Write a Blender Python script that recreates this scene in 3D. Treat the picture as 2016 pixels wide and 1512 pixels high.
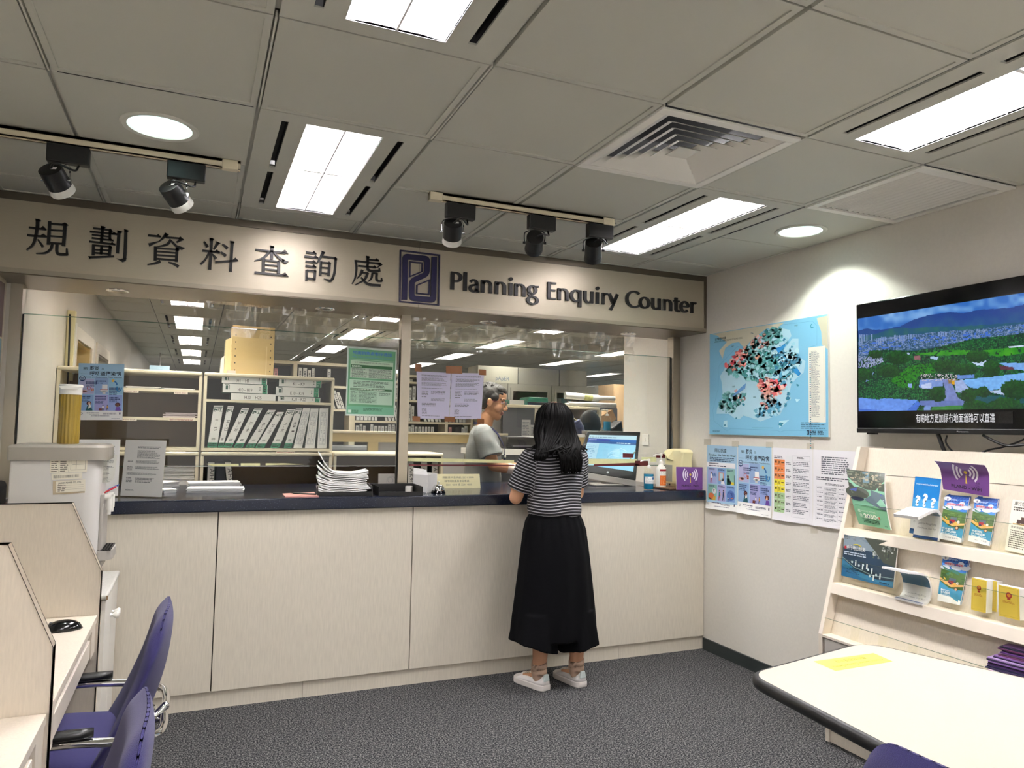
import bpy, math, random
import numpy as np
from mathutils import Vector, Matrix, Euler
for _o in list(bpy.data.objects): bpy.data.objects.remove(_o)
SC = bpy.context.scene
COL = SC.collection
PI = math.pi
# ---------------------------------------------------------------- camera, world, exposure
F_PX = 1440.7
CAM = np.array([-3.1608, -4.0421, 1.4350])
YAW, PITCH, ROLL = 0.405369, 0.061039, 0.019707
def _rot():
    f = np.array([math.sin(YAW)*math.cos(PITCH), math.cos(YAW)*math.cos(PITCH), math.sin(PITCH)])
    r = np.array([math.cos(YAW), -math.sin(YAW), 0.0]); u = np.cross(r, f)
    c, s = math.cos(ROLL), math.sin(ROLL)
    return np.array([c*r+s*u, -s*r+c*u, f])
ROT = _rot()
cd = bpy.data.cameras.new('camera'); cam = bpy.data.objects.new('camera', cd); COL.objects.link(cam)
cd.sensor_width = 36; cd.lens = F_PX*36/2016; cd.clip_start = 0.02; cd.clip_end = 100
_m = Matrix(((ROT[0][0], ROT[1][0], -ROT[2][0]), (ROT[0][1], ROT[1][1], -ROT[2][1]), (ROT[0][2], ROT[1][2], -ROT[2][2])))
cam.matrix_world = Matrix.Translation(Vector(CAM)) @ _m.to_4x4()
SC.camera = cam
SC.view_settings.view_transform = 'Standard'; SC.view_settings.look = 'None'
SC.view_settings.gamma = 1; SC.view_settings.use_curve_mapping = False
SC.view_settings.exposure = 1.05
wd = bpy.data.worlds.new('world'); SC.world = wd; wd.use_nodes = True
wd.node_tree.nodes['Background'].inputs[0].default_value = (1, .96, .9, 1)
wd.node_tree.nodes['Background'].inputs[1].default_value = 0.8
SC.cycles.max_bounces = 8; SC.cycles.diffuse_bounces = 6; SC.cycles.transparent_max_bounces = 24
SC.cycles.glossy_bounces = 4; SC.cycles.caustics_reflective = False; SC.cycles.caustics_refractive = False
TUBE_E = 46.0        # luminous strength of the fluorescent troffers
OFFICE_E = 39.0
DOWN_W = 17.0        # watts of each round downlight
def at(px, py, ax, val):
    """the place on the plane x|y|z = val that the photo shows at pixel px,py"""
    d = ROT.T @ np.array([(px-1008)/F_PX, -(py-756)/F_PX, 1.0]); a = 'xyz'.index(ax)
    return Vector(CAM + d*(val-CAM[a])/d[a])
# ---------------------------------------------------------------- materials
def srgb(c):
    if isinstance(c, str): c = [int(c[i:i+2], 16)/255 for i in (0, 2, 4)]
    elif max(c) > 1.001: c = [v/255 for v in c]
    return tuple((v/12.92 if v <= .04045 else ((v+.055)/1.055)**2.4) for v in c[:3])
MATS = {}
def mat(name, col, rough=.5, metal=0., spec=.5, noise=None, bump=None, coat=0, alpha=None, emit=None, aniso=0, sheen=0, trans=0):
    """noise=(scale, amount, (sx,sy,sz)); bump=(scale, strength, (sx,sy,sz))"""
    m = bpy.data.materials.new(name); m.use_nodes = True; nt = m.node_tree; b = nt.nodes['Principled BSDF']
    c = srgb(col); b.inputs['Base Color'].default_value = (*c, 1); b.inputs['Roughness'].default_value = rough
    b.inputs['Metallic'].default_value = metal; b.inputs['Specular IOR Level'].default_value = spec
    b.inputs['Coat Weight'].default_value = coat; b.inputs['Anisotropic'].default_value = aniso
    b.inputs['Sheen Weight'].default_value = sheen; b.inputs['Transmission Weight'].default_value = trans
    if alpha is not None: b.inputs['Alpha'].default_value = alpha
    if emit:
        b.inputs['Emission Color'].default_value = (*c, 1); b.inputs['Emission Strength'].default_value = emit
    def tex(sc, st, det=3):
        tc = nt.nodes.new('ShaderNodeTexCoord'); mp = nt.nodes.new('ShaderNodeMapping'); mp.inputs['Scale'].default_value = st
        n = nt.nodes.new('ShaderNodeTexNoise'); n.inputs['Scale'].default_value = sc; n.inputs['Detail'].default_value = det
        nt.links.new(tc.outputs['Object'], mp.inputs[0]); nt.links.new(mp.outputs[0], n.inputs['Vector']); return n
    if noise:
        n = tex(noise[0], noise[2] if len(noise) > 2 else (1, 1, 1)); r = nt.nodes.new('ShaderNodeMix'); r.data_type = 'RGBA'
        a = noise[1]; r.inputs[6].default_value = (*[v*(1-a) for v in c], 1); r.inputs[7].default_value = (*[min(1, v*(1+a)) for v in c], 1)
        mr = nt.nodes.new('ShaderNodeMapRange'); mr.inputs[1].default_value = .3; mr.inputs[2].default_value = .7
        nt.links.new(n.outputs['Fac'], mr.inputs[0]); nt.links.new(mr.outputs[0], r.inputs[0]); nt.links.new(r.outputs[2], b.inputs['Base Color'])
    if bump:
        n = tex(bump[0], bump[2] if len(bump) > 2 else (1, 1, 1)); bp = nt.nodes.new('ShaderNodeBump'); bp.inputs['Strength'].default_value = bump[1]
        bp.inputs['Distance'].default_value = .004; nt.links.new(n.outputs['Fac'], bp.inputs['Height']); nt.links.new(bp.outputs[0], b.inputs['Normal'])
    MATS[name] = m; return m
def glass_mat(name, tint, fres=1.45, base=0.0, rough=0.0):
    m = bpy.data.materials.new(name); m.use_nodes = True; nt = m.node_tree; nt.nodes.clear()
    o = nt.nodes.new('ShaderNodeOutputMaterial'); t = nt.nodes.new('ShaderNodeBsdfTransparent'); t.inputs[0].default_value = (*srgb(tint), 1)
    g = nt.nodes.new('ShaderNodeBsdfGlossy'); g.inputs['Roughness'].default_value = rough; g.inputs[0].default_value = (1, 1, 1, 1)
    fr = nt.nodes.new('ShaderNodeFresnel'); fr.inputs[0].default_value = fres; x = nt.nodes.new('ShaderNodeMixShader')
    ad = nt.nodes.new('ShaderNodeMath'); ad.operation = 'ADD'; ad.inputs[1].default_value = base; ad.use_clamp = True
    gm = nt.nodes.new('ShaderNodeNewGeometry'); iv = nt.nodes.new('ShaderNodeMath'); iv.operation = 'SUBTRACT'; iv.inputs[0].default_value = 1
    nt.links.new(gm.outputs['Backfacing'], iv.inputs[1]); mu = nt.nodes.new('ShaderNodeMath'); mu.operation = 'MULTIPLY'; nt.links.new(iv.outputs[0], mu.inputs[1]); nt.links.new(ad.outputs[0], mu.inputs[0])
    nt.links.new(fr.outputs[0], ad.inputs[0]); nt.links.new(mu.outputs[0], x.inputs[0]); nt.links.new(t.outputs[0], x.inputs[1])
    nt.links.new(g.outputs[0], x.inputs[2]); nt.links.new(x.outputs[0], o.inputs[0]); MATS[name] = m; return m
def attr_mat(name, emit=0, rough=.5, spec=.4, coat=0):
    m = bpy.data.materials.new(name); m.use_nodes = True; nt = m.node_tree; b = nt.nodes['Principled BSDF']
    a = nt.nodes.new('ShaderNodeVertexColor'); a.layer_name = 'ink'
    b.inputs['Roughness'].default_value = rough; b.inputs['Specular IOR Level'].default_value = spec; b.inputs['Coat Weight'].default_value = coat
    if emit:
        b.inputs['Base Color'].default_value = (.01, .01, .01, 1); nt.links.new(a.outputs[0], b.inputs['Emission Color']); b.inputs['Emission Strength'].default_value = emit
    else: nt.links.new(a.outputs[0], b.inputs['Base Color'])
    MATS[name] = m; return m
# ---------------------------------------------------------------- mesh builder
class MB:
    def __init__(s): s.v = []; s.f = []; s.mi = []; s.c = []; s.M = None; s.m = 0; s.col = None
    def _add(s, vs, fs):
        o = len(s.v)
        if s.M is not None: vs = [s.M @ Vector(p) for p in vs]
        s.v += [tuple(p) for p in vs]
        for f in fs: s.f.append(tuple(o+i for i in f)); s.mi.append(s.m); s.c.append(s.col)
        return s
    def box(s, x0, x1, y0, y1, z0, z1):
        x0, x1 = sorted((x0, x1)); y0, y1 = sorted((y0, y1)); z0, z1 = sorted((z0, z1))
        return s._add([(x0,y0,z0),(x1,y0,z0),(x1,y1,z0),(x0,y1,z0),(x0,y0,z1),(x1,y0,z1),(x1,y1,z1),(x0,y1,z1)],
                      [(0,3,2,1),(4,5,6,7),(0,1,5,4),(1,2,6,5),(2,3,7,6),(3,0,4,7)])
    def hexa(s, p): return s._add(p, [(0,3,2,1),(4,5,6,7),(0,1,5,4),(1,2,6,5),(2,3,7,6),(3,0,4,7)])
    def quad(s, a, b, c, d): return s._add([a, b, c, d], [(0, 1, 2, 3)])
    def poly(s, ps): return s._add(ps, [tuple(range(len(ps)))])
    def prism(s, ps, vec):
        """planar outline (3D points) pushed along vec"""
        n = len(ps); v = Vector(vec); q = [Vector(p) for p in ps]
        return s._add(q+[p+v for p in q], [tuple(range(n))[::-1], tuple(range(n, 2*n))]+[(i, (i+1) % n, n+(i+1) % n, n+i) for i in range(n)])
    def loft(s, rings, cap0=True, cap1=True, closed=True):
        n = len(rings[0]); vs = [p for r in rings for p in r]; fs = []
        for k in range(len(rings)-1):
            for i in range(n if closed else n-1): fs.append((k*n+i, k*n+(i+1) % n, (k+1)*n+(i+1) % n, (k+1)*n+i))
        if cap0: fs.append(tuple(range(n))[::-1])
        if cap1: fs.append(tuple(range((len(rings)-1)*n, len(rings)*n)))
        return s._add(vs, fs)
    def tube(s, pts, r, n=10, caps=True, closed=False):
        pts = [Vector(p) for p in pts]; N = len(pts); rs = r if isinstance(r, (list, tuple)) else [r]*N
        rings = []; up = None
        for i in range(N):
            if closed: d = pts[(i+1) % N]-pts[i-1]
            else: d = pts[min(i+1, N-1)]-pts[max(i-1, 0)]
            d.normalize()
            if up is None:
                up = Vector((0, 0, 1)) if abs(d.z) < .9 else Vector((1, 0, 0))
            a = d.cross(up)
            if a.length < 1e-4: a = d.cross(Vector((0, 1, 0)))
            a.normalize(); b = a.cross(d); up = b
            rings.append([pts[i]+(a*math.cos(2*PI*k/n)+b*math.sin(2*PI*k/n))*rs[i] for k in range(n)])
        if closed: rings.append(rings[0]); caps = False
        return s.loft(rings, caps, caps)
    def cyl(s, p0, p1, r0, r1=None, n=20): return s.tube([p0, p1], [r0, r0 if r1 is None else r1], n)
    def lathe(s, prof, n=24, cx=0, cy=0, sx=1, sy=1, caps=True):
        return s.loft([[(cx+r*sx*math.cos(2*PI*k/n), cy+r*sy*math.sin(2*PI*k/n), z) for k in range(n)] for r, z in prof], caps, caps)
    def ell(s, c, r, nu=16, nv=10, R=None):
        c = Vector(c); rings = []
        for j in range(nv+1):
            t = -PI/2+PI*(j if 0 < j < nv else (.02 if j == 0 else nv-.02))/nv
            ring = []
            for i in range(nu):
                p = Vector((r[0]*math.cos(t)*math.cos(2*PI*i/nu), r[1]*math.cos(t)*math.sin(2*PI*i/nu), r[2]*math.sin(t)))
                ring.append(c+(R @ p if R is not None else p))
            rings.append(ring)
        return s.loft(rings)
    def grid(s, fn, nu, nv):
        vs = [fn(i/nu, j/nv) for j in range(nv+1) for i in range(nu+1)]; w = nu+1
        return s._add(vs, [(j*w+i, j*w+i+1, (j+1)*w+i+1, (j+1)*w+i) for j in range(nv) for i in range(nu)])
    def mesh(s, name, mats):
        me = bpy.data.meshes.new(name); me.from_pydata(s.v, [], s.f)
        for m in mats: me.materials.append(m)
        if len(mats) > 1: me.polygons.foreach_set('material_index', s.mi)
        if any(c is not None for c in s.c):
            a = me.color_attributes.new('ink', 'FLOAT_COLOR', 'CORNER'); buf = []
            for f, c in zip(s.f, s.c):
                c = c or (1, 1, 1)
                buf += [c[0], c[1], c[2], 1.0]*len(f)
            a.data.foreach_set('color', buf)
        return me
    def build(s, name, mats, parent=None, smooth=False, bevel=0, seg=2, sub=0, angle=35, solid=0):
        if not isinstance(mats, (list, tuple)): mats = [mats]
        me = s.mesh(name, mats); o = bpy.data.objects.new(name, me); COL.objects.link(o)
        if parent is not None: o.parent = parent
        if smooth:
            me.polygons.foreach_set('use_smooth', [True]*len(me.polygons))
            if smooth != 'all':
                try: me.set_sharp_from_angle(angle=math.radians(angle))
                except Exception: pass
        if solid: md = o.modifiers.new('solid', 'SOLIDIFY'); md.thickness = solid; md.offset = 0
        if bevel: md = o.modifiers.new('bevel', 'BEVEL'); md.width = bevel; md.segments = seg; md.limit_method = 'ANGLE'; md.angle_limit = .6
        if sub: md = o.modifiers.new('sub', 'SUBSURF'); md.levels = sub; md.render_levels = sub
        return o
def box_mb(*a): return MB().box(*a)
def tag(o, label, cat, group=None):
    o['label'] = label; o['category'] = cat
    if group: o['group'] = group
    return o
def struct(o): o['kind'] = 'structure'; return o
def thing(name, label, cat, loc=(0, 0, 0), rz=0, group=None):
    o = bpy.data.objects.new(name, None); COL.objects.link(o); o.location = loc; o.rotation_euler = (0, 0, rz); o.empty_display_size = .05
    return tag(o, label, cat, group)
def copy_thing(o, loc=None, rz=None, label=None, group=None, parent=None):
    c = o.copy(); COL.objects.link(c)
    if parent is not None: c.parent = parent
    if loc is not None: c.location = loc
    if rz is not None: c.rotation_euler = (0, 0, rz)
    if label: c['label'] = label
    if group: c['group'] = group
    for ch in list(o.children): copy_thing(ch, parent=c)
    return c
def spline(pts, n=6, closed=False):
    """Catmull-Rom through points"""
    P = [Vector(p) for p in pts]; N = len(P); out = []
    if N < 3: return P
    for i in range(N if closed else N-1):
        p1, p2 = P[i], P[(i+1) % N]
        p0 = P[i-1] if (i > 0 or closed) else p1*2-p2
        p3 = P[(i+2) % N] if (i+2 < N or closed) else p2*2-p1
        for k in range(n):
            t = k/n
            out.append(.5*((2*p1)+(p2-p0)*t+(2*p0-5*p1+4*p2-p3)*t*t+(3*p1-p0-3*p2+p3)*t**3))
    if not closed: out.append(P[-1])
    return out
# ---------------------------------------------------------------- writing
_TXT = {}
def text_geo(s, bold=0.0):
    k = (s, bold)
    if k not in _TXT:
        c = bpy.data.curves.new('t', 'FONT'); c.body = s; c.resolution_u = 3; c.offset = bold
        o = bpy.data.objects.new('t', c); COL.objects.link(o); dg = bpy.context.evaluated_depsgraph_get()
        me = bpy.data.meshes.new_from_object(o.evaluated_get(dg))
        vs = [(v.co.x, v.co.y) for v in me.vertices]; fs = [tuple(p.vertices) for p in me.polygons]
        bpy.data.objects.remove(o); bpy.data.curves.remove(c); bpy.data.meshes.remove(me)
        xs = [v[0] for v in vs] or [0]; ys = [v[1] for v in vs] or [0]
        _TXT[k] = (vs, fs, min(xs), max(xs), min(ys), max(ys))
    return _TXT[k]
class Sheet:
    """a printed sheet: u right, v up from its lower left corner (metres); ink goes in thin layers over the paper"""
    def __init__(s, w, h, paper='f4f4f2', th=.0006, map=None, nu=1, nv=1):
        s.nu, s.nv = nu, nv; s.w, s.h, s.th, s.map = w, h, th, map or (lambda u, v, n: Vector((u, v, n)))
        s.mb = MB(); s.L = 0; s.mb.col = srgb(paper); s.e = .00022
        m = s.map
        for n0, fl in ((0, True), (-th, False)):
            s.mb.grid(lambda i, j: m(i*w, j*h, n0), nu, nv) if fl else s.mb.grid(lambda i, j: m((1-i)*w, j*h, n0), nu, nv)
        ed = [(0, 0), (w, 0), (w, h), (0, h)]
        for k in range(4):
            a, b = ed[k], ed[(k+1) % 4]; N = max(nu, nv)
            for q in range(N):
                p0 = (a[0]+(b[0]-a[0])*q/N, a[1]+(b[1]-a[1])*q/N); p1 = (a[0]+(b[0]-a[0])*(q+1)/N, a[1]+(b[1]-a[1])*(q+1)/N)
                s.mb.quad(m(*p0, -th), m(*p1, -th), m(*p1, 0), m(*p0, 0))
    def _p(s, pts, col, L=None):
        n = (s.L+1 if L is None else L)*s.e; s.mb.col = srgb(col); s.mb.poly([s.map(u, v, n) for u, v in pts])
    def up(s): s.L += 1; return s
    def rect(s, u0, v0, u1, v1, col):
        nu = max(1, math.ceil(abs(u1-u0)/s.w*s.nu)) if s.nu > 1 else 1; nv = max(1, math.ceil(abs(v1-v0)/s.h*s.nv)) if s.nv > 1 else 1
        for i in range(nu):
            for j in range(nv):
                a, b = u0+(u1-u0)*i/nu, u0+(u1-u0)*(i+1)/nu; c, d = v0+(v1-v0)*j/nv, v0+(v1-v0)*(j+1)/nv
                s._p([(a, c), (b, c), (b, d), (a, d)], col)
        return s
    def frame(s, u0, v0, u1, v1, t, col):
        s.rect(u0, v0, u1, v0+t, col); s.rect(u0, v1-t, u1, v1, col); s.rect(u0, v0+t, u0+t, v1-t, col); s.rect(u1-t, v0+t, u1, v1-t, col); return s
    def disc(s, u, v, r, col, n=20, ry=None, a0=0, a1=2*PI):
        ry = r if ry is None else ry
        s._p([(u+r*math.cos(a0+(a1-a0)*k/n), v+ry*math.sin(a0+(a1-a0)*k/n)) for k in range(n if a1-a0 > 6.2 else n+1)], col); return s
    def ring(s, u, v, r0, r1, col, a0=0, a1=2*PI, n=24):
        for k in range(n):
            a, b = a0+(a1-a0)*k/n, a0+(a1-a0)*(k+1)/n
            s._p([(u+r0*math.cos(a), v+r0*math.sin(a)), (u+r1*math.cos(a), v+r1*math.sin(a)), (u+r1*math.cos(b), v+r1*math.sin(b)), (u+r0*math.cos(b), v+r0*math.sin(b))], col)
        return s
    def pl(s, pts, col): s._p(pts, col); return s
    def line(s, pts, w, col):
        for (a, b), (c, d) in zip(pts[:-1], pts[1:]):
            L = math.hypot(c-a, d-b) or 1; nx, ny = -(d-b)/L*w/2, (c-a)/L*w/2
            s._p([(a+nx, b+ny), (a-nx, b-ny), (c-nx, d-ny), (c+nx, d+ny)], col)
        return s
    def text(s, t, u, v, h, col, align='l', w=None, bold=0.0, rot=0, sk=0):
        """h = height of a capital; w squeezes the line to that width"""
        vs, fs, x0, x1, y0, y1 = text_geo(t, bold); k = h/.72; kx = k
        W = (x1-x0)*k
        if w and W > 0: kx = k*w/W; W = w
        du = {'l': 0, 'c': -W/2, 'r': -W}[align]; n = (s.L+1)*s.e; s.mb.col = srgb(col)
        ca, sa = math.cos(rot), math.sin(rot); out = []
        for x, y in vs:
            a, b = (x-x0)*kx+du, y*k; a += sk*b
            out.append(s.map(u+a*ca-b*sa, v+a*sa+b*ca, n))
        s.mb._add(out, fs); return s
    def greek(s, u0, v0, u1, v1, rows, col, rng, fill=.55, ragged=.3, cjk=False):
        """small print too fine to read: rows of word-length marks"""
        rh = (v1-v0)/rows
        for i in range(rows):
            v = v1-rh*(i+.75); u = u0; end = u1-(u1-u0)*ragged*(rng.random()**2)
            while u < end:
                wl = min(end-u, rh*(.55 if cjk else rng.uniform(.8, 3.4)))
                if wl > rh*.25: s._p([(u, v), (u+wl, v), (u+wl, v+rh*fill), (u, v+rh*fill)], col)
                u += wl+rh*(.2 if cjk else .4)
        return s
    def build(s, name, parent=None, mtl=None): return s.mb.build(name, mtl or MATS['print'], parent)
def plane_map(o, du, dv, n):
    """sheet coordinates onto a flat place: o corner, du and dv unit directions, n outward"""
    o, du, dv, n = Vector(o), Vector(du).normalized(), Vector(dv).normalized(), Vector(n).normalized()
    return lambda u, v, k: o+du*u+dv*v+n*k
def join_mesh(objs, name):
    pass
# ---------------------------------------------------------------- materials of the place
WALL = mat('wall_paint', (224,220,211), .75, noise=(60, .02), bump=(220, .12, (1, 1, .35)))
WALLV = mat('wall_vinyl_office', (212,206,196), .6, noise=(3, .03))
CEILT = mat('ceiling_tile', (196,196,186), .6, spec=.5, bump=(900, .1))
CEILG = mat('ceiling_grid', (208,207,198), .5)
DARK = mat('slot_black', (6,6,8), .7)
LAMI = mat('counter_laminate', (216,208,193), .42, noise=(26, .06, (6, 6, .5)))
LAMI2 = mat('desk_laminate', (221,211,196), .45, noise=(40, .05, (5, 5, .6)))
EDGE = mat('edge_cream', (232,222,208), .4)
GAP = mat('gap_dark', (38,30,22), .8)
STEEL = mat('brushed_steel', (178,170,154), .3, metal=1, aniso=.6, bump=(300, .06, (1, 1, 14)))
STEELD = mat('steel_dark', (120,112,100), .35, metal=1)
SIGNP = mat('sign_panel_steel', (196,187,168), .36, metal=.75, noise=(90, .035, (.25, 1, 14)), bump=(220, .05, (.2, 1, 12)))
CHROME = mat('chrome', (225,225,225), .08, metal=1)
BLACK = mat('black_plastic', (14,14,15), .4)
BLACKM = mat('black_matt', (10,10,12), .7)
BLACKG = mat('black_gloss', (8,8,10), .12)
LETTER = mat('letter_black', (9,9,12), .35)
NAVY = mat('logo_navy', (24,21,66), .38)
WHITE = mat('white_plastic', (236,234,228), .4)
CREAM = mat('cream_plastic', (232,222,176), .35)
OFFW = mat('shelf_cream', (226,216,190), .4)
GREYP = mat('grey_plastic', (176,172,166), .4)
GREYC = mat('grey_cabinet', (150,148,138), .5)
GREYD = mat('grey_dark_panel', (92,94,98), .7, noise=(200, .1))
PAPERW = mat('paper_white', (240,240,240), .7, noise=(8, .02))
CARD = mat('tan_card', (206,180,126), .7, noise=(6, .04))
WOODY = mat('yellow_wood', (214,192,138), .5, noise=(5, .05, (1, 8, 8)))
WOODT = mat('tan_wood', (200,170,132), .5, noise=(5, .06, (8, 8, 1)))
PURPLE = mat('chair_fabric', (44,40,96), .9, sheen=.15, noise=(420, .13), bump=(700, .5))
TGREEN = mat('binder_green', (22,96,74), .5)
BINDW = mat('binder_spine_white', (226,226,222), .5)
BINDD = mat('binder_dark', (26,40,38), .6)
GLASS = glass_mat('partition_glass', (252,254,253), 1.45)
GEDGE = glass_mat('glass_edge', (150,190,175), 1.5, .15)
FILM = glass_mat('plastic_film', (250,249,247), 1.6, .09, .08)
ACRYL = glass_mat('acrylic', (254,254,251), 1.3, .0)
PRINT = attr_mat('print', 0, .55); GLOSSP = attr_mat('print_gloss', 0, .3, .5); SCREEN = attr_mat('screen', .48, .2)
SKINM = attr_mat('skin', 0, .5, .3)
def worktop_mat():
    m = mat('worktop_navy', (24,30,44), .16, spec=.5); nt = m.node_tree; b = nt.nodes['Principled BSDF']
    tc = nt.nodes.new('ShaderNodeTexCoord'); v = nt.nodes.new('ShaderNodeTexVoronoi'); v.inputs['Scale'].default_value = 170
    nt.links.new(tc.outputs['Object'], v.inputs['Vector'])
    r = nt.nodes.new('ShaderNodeValToRGB'); r.color_ramp.elements[0].position = .06; r.color_ramp.elements[0].color = (.16, .2, .27, 1)
    r.color_ramp.elements[1].position = .16; r.color_ramp.elements[1].color = (*srgb((22,28,44)), 1)
    nt.links.new(v.outputs['Distance'], r.inputs[0]); nt.links.new(r.outputs[0], b.inputs['Base Color']); return m
WORKT = worktop_mat()
def carpet_mat():
    m = mat('carpet', (70,72,78), .95, spec=.1); nt = m.node_tree; b = nt.nodes['Principled BSDF']
    tc = nt.nodes.new('ShaderNodeTexCoord'); n = nt.nodes.new('ShaderNodeTexNoise'); n.inputs['Scale'].default_value = 135; n.inputs['Detail'].default_value = 3
    n.inputs['Roughness'].default_value = .8
    r = nt.nodes.new('ShaderNodeValToRGB'); E_ = r.color_ramp.elements
    E_[0].position = .4; E_[0].color = (*srgb((14,15,18)), 1); E_[1].position = .6; E_[1].color = (*srgb((122,121,119)), 1)
    e = E_.new(.5); e.color = (*srgb((50,51,55)), 1)
    nt.links.new(tc.outputs['Object'], n.inputs['Vector']); nt.links.new(n.outputs[0], r.inputs[0]); nt.links.new(r.outputs[0], b.inputs['Base Color'])
    bp = nt.nodes.new('ShaderNodeBump'); bp.inputs['Strength'].default_value = .6; bp.inputs['Distance'].default_value = .006
    nt.links.new(n.outputs[0], bp.inputs['Height']); nt.links.new(bp.outputs[0], b.inputs['Normal']); return m
CARPET = carpet_mat()
def emit_mat(name, col, e):
    m = bpy.data.materials.new(name); m.use_nodes = True; nt = m.node_tree; nt.nodes.clear()
    o = nt.nodes.new('ShaderNodeOutputMaterial'); em = nt.nodes.new('ShaderNodeEmission'); em.inputs[0].default_value = (*srgb(col), 1); em.inputs[1].default_value = e
    nt.links.new(em.outputs[0], o.inputs[0]); return m
TUBE = emit_mat('lamp_light', (255,250,250), TUBE_E); TUBEO = emit_mat('lamp_light_office', (255,247,236), OFFICE_E); LOUV = mat('louvre_white', (245,243,246), .35)
DLEM = emit_mat('downlight_lamp', (232,255,248), 4)
REFL = mat('lamp_reflector', (235,240,240), .15, metal=1)
STRIPE = None
def stripe_mat():
    m = mat('striped_jersey', (20,20,26), .85); nt = m.node_tree; b = nt.nodes['Principled BSDF']
    tc = nt.nodes.new('ShaderNodeTexCoord'); s = nt.nodes.new('ShaderNodeVertexColor'); s.layer_name = 'ink'
    sx = nt.nodes.new('ShaderNodeSeparateColor'); mt = nt.nodes.new('ShaderNodeMath'); mt.operation = 'FRACT'
    mu = nt.nodes.new('ShaderNodeMath'); mu.operation = 'MULTIPLY'; mu.inputs[1].default_value = 1/.0165
    g = nt.nodes.new('ShaderNodeMath'); g.operation = 'GREATER_THAN'; g.inputs[1].default_value = .7
    mx = nt.nodes.new('ShaderNodeMix'); mx.data_type = 'RGBA'; mx.inputs[6].default_value = (*srgb((8,8,13)), 1); mx.inputs[7].default_value = (*srgb((176,174,180)), 1)
    nt.links.new(s.outputs[0], sx.inputs[0]); nt.links.new(sx.outputs[0], mu.inputs[0]); nt.links.new(mu.outputs[0], mt.inputs[0])
    nt.links.new(mt.outputs[0], g.inputs[0]); nt.links.new(g.outputs[0], mx.inputs[0]); nt.links.new(mx.outputs[2], b.inputs['Base Color']); return m
STRIPE = stripe_mat()
# ---------------------------------------------------------------- the setting
CZ = 2.5; XL = -4.06; YB = -7.0
o = struct(box_mb(XL-.3, 9, YB, 15, -.1, 0).build('floor', CARPET))
HOLES = [(-3.327, -1.155, .112), (-.293, -1.158, .112)]
def tiles(mb, xs, ys, skip, gx=.008, gy=.0035):
    for i in range(len(xs)-1):
        for j in range(len(ys)-1):
            cx, cy = (xs[i]+xs[i+1])/2, (ys[j]+ys[j+1])/2
            if any(a < cx < b and c < cy < d for a, b, c, d in skip): continue
            hole = [h for h in HOLES if xs[i] < h[0] < xs[i+1] and ys[j] < h[1] < ys[j+1]]
            a, b, c, d = xs[i]+gx, xs[i+1]-gx, ys[j]+gy, ys[j+1]-gy; r = .02
            if hole:
                hx_, hy_, hr = hole[0]; A, B = [], []
                for t in sorted([2*PI*k/48 for k in range(48)]+[math.atan2(q_-hy_, p_-hx_) % (2*PI) for p_ in (a, b) for q_ in (c, d)]):
                    ct, st = math.cos(t), math.sin(t); B.append((hx_+hr*ct, hy_+hr*st))
                    e = min(((b if ct > 0 else a)-hx_)/ct if abs(ct) > 1e-6 else 9, ((d if st > 0 else c)-hy_)/st if abs(st) > 1e-6 else 9); A.append((hx_+e*ct, hy_+e*st))
                mb.loft([[(x, y, z) for x, y in R] for R, z in ((A, CZ+.0), (B, CZ+.0), (B, CZ+.02))], False, False); continue
            mb.box(a, b, c, d, CZ+.004, CZ+.02)
            for q in ((a, a+r, c, d), (b-r, b, c, d), (a+r, b-r, c, c+r), (a+r, b-r, d-r, d)): mb.box(*q, CZ, CZ+.004)
GX = [-4.06]+[-3.62+.607*k for k in range(6)]+[0.0]
GY = [-7.0]+[-6.36+.61*k for k in range(11)]+[0.0]
GX[-1] = -.001
TRO = [(-3.013, -2.406), (-1.192, -.585)]
ROWS = [(-5.14, -3.92), (-3.31, -2.09), (-1.48, -.26)]
SK = [(a, b, c-.02, d+.02) for a, b in TRO for c, d in ROWS]+[(-1.80, -1.19, -2.1, -1.46), (-.585, 0, -2.1, -1.46)]
m = MB(); tiles(m, GX, GY, SK)
m.m = 1
for x in GX[1:-1]:                                               # runners of the ceiling grid
    for y0, y1 in zip([YB]+[r[1]+.0 for r in ROWS], [r[0]-.0 for r in ROWS]+[0]):
        m.box(x-.0025, x+.0025, y0, y1, CZ-.002, CZ+.02)
m.m = 1
for y in GY[1:-1]: m.box(XL, 0, y-.008, y+.008, CZ+.0165, CZ+.0195)
for x in GX[1:-1]: m.box(x-.014, x+.014, YB, 0, CZ+.0165, CZ+.0195)
m.m = 2
hx = [XL-.3]; 
m.box(XL-.3, .3, YB-.1, 0, CZ+.17, CZ+.2)
struct(m.build('ceiling', [CEILT, CEILG, DARK]))
# office ceiling beyond the counter
OTX = [(-3.28-.305, -3.28+.305)]+[(-3.28+1.815*k-.305, -3.28+1.815*k+.305) for k in range(1, 5)]
OROW = [(2.12+1.83*k, 3.34+1.83*k) for k in range(5)]
m = MB(); ox = sorted(set([-4.0, 6.0]+[round(v, 3) for t in OTX for v in t]+[round(-3.28+1.815*k+.91, 3) for k in range(5)]))
oy = sorted(set([.445, 14.5]+[round(v, 3) for r in OROW for v in r]+[1.51, .47]))
tiles(m, ox, oy, [(t[0]-.01, t[1]+.01, r[0]-.01, r[1]+.01) for t in OTX for r in OROW]+[(t[0]-.01, t[1]+.01, .46, 1.52) for t in OTX[:2]+[(-1.1, -.49)]], .006, .003)
m.m = 2; m.box(-4.3, 9, .44, 15, CZ+.17, CZ+.2)
struct(m.build('ceiling_office', [CEILT, CEILG, DARK]))
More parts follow.
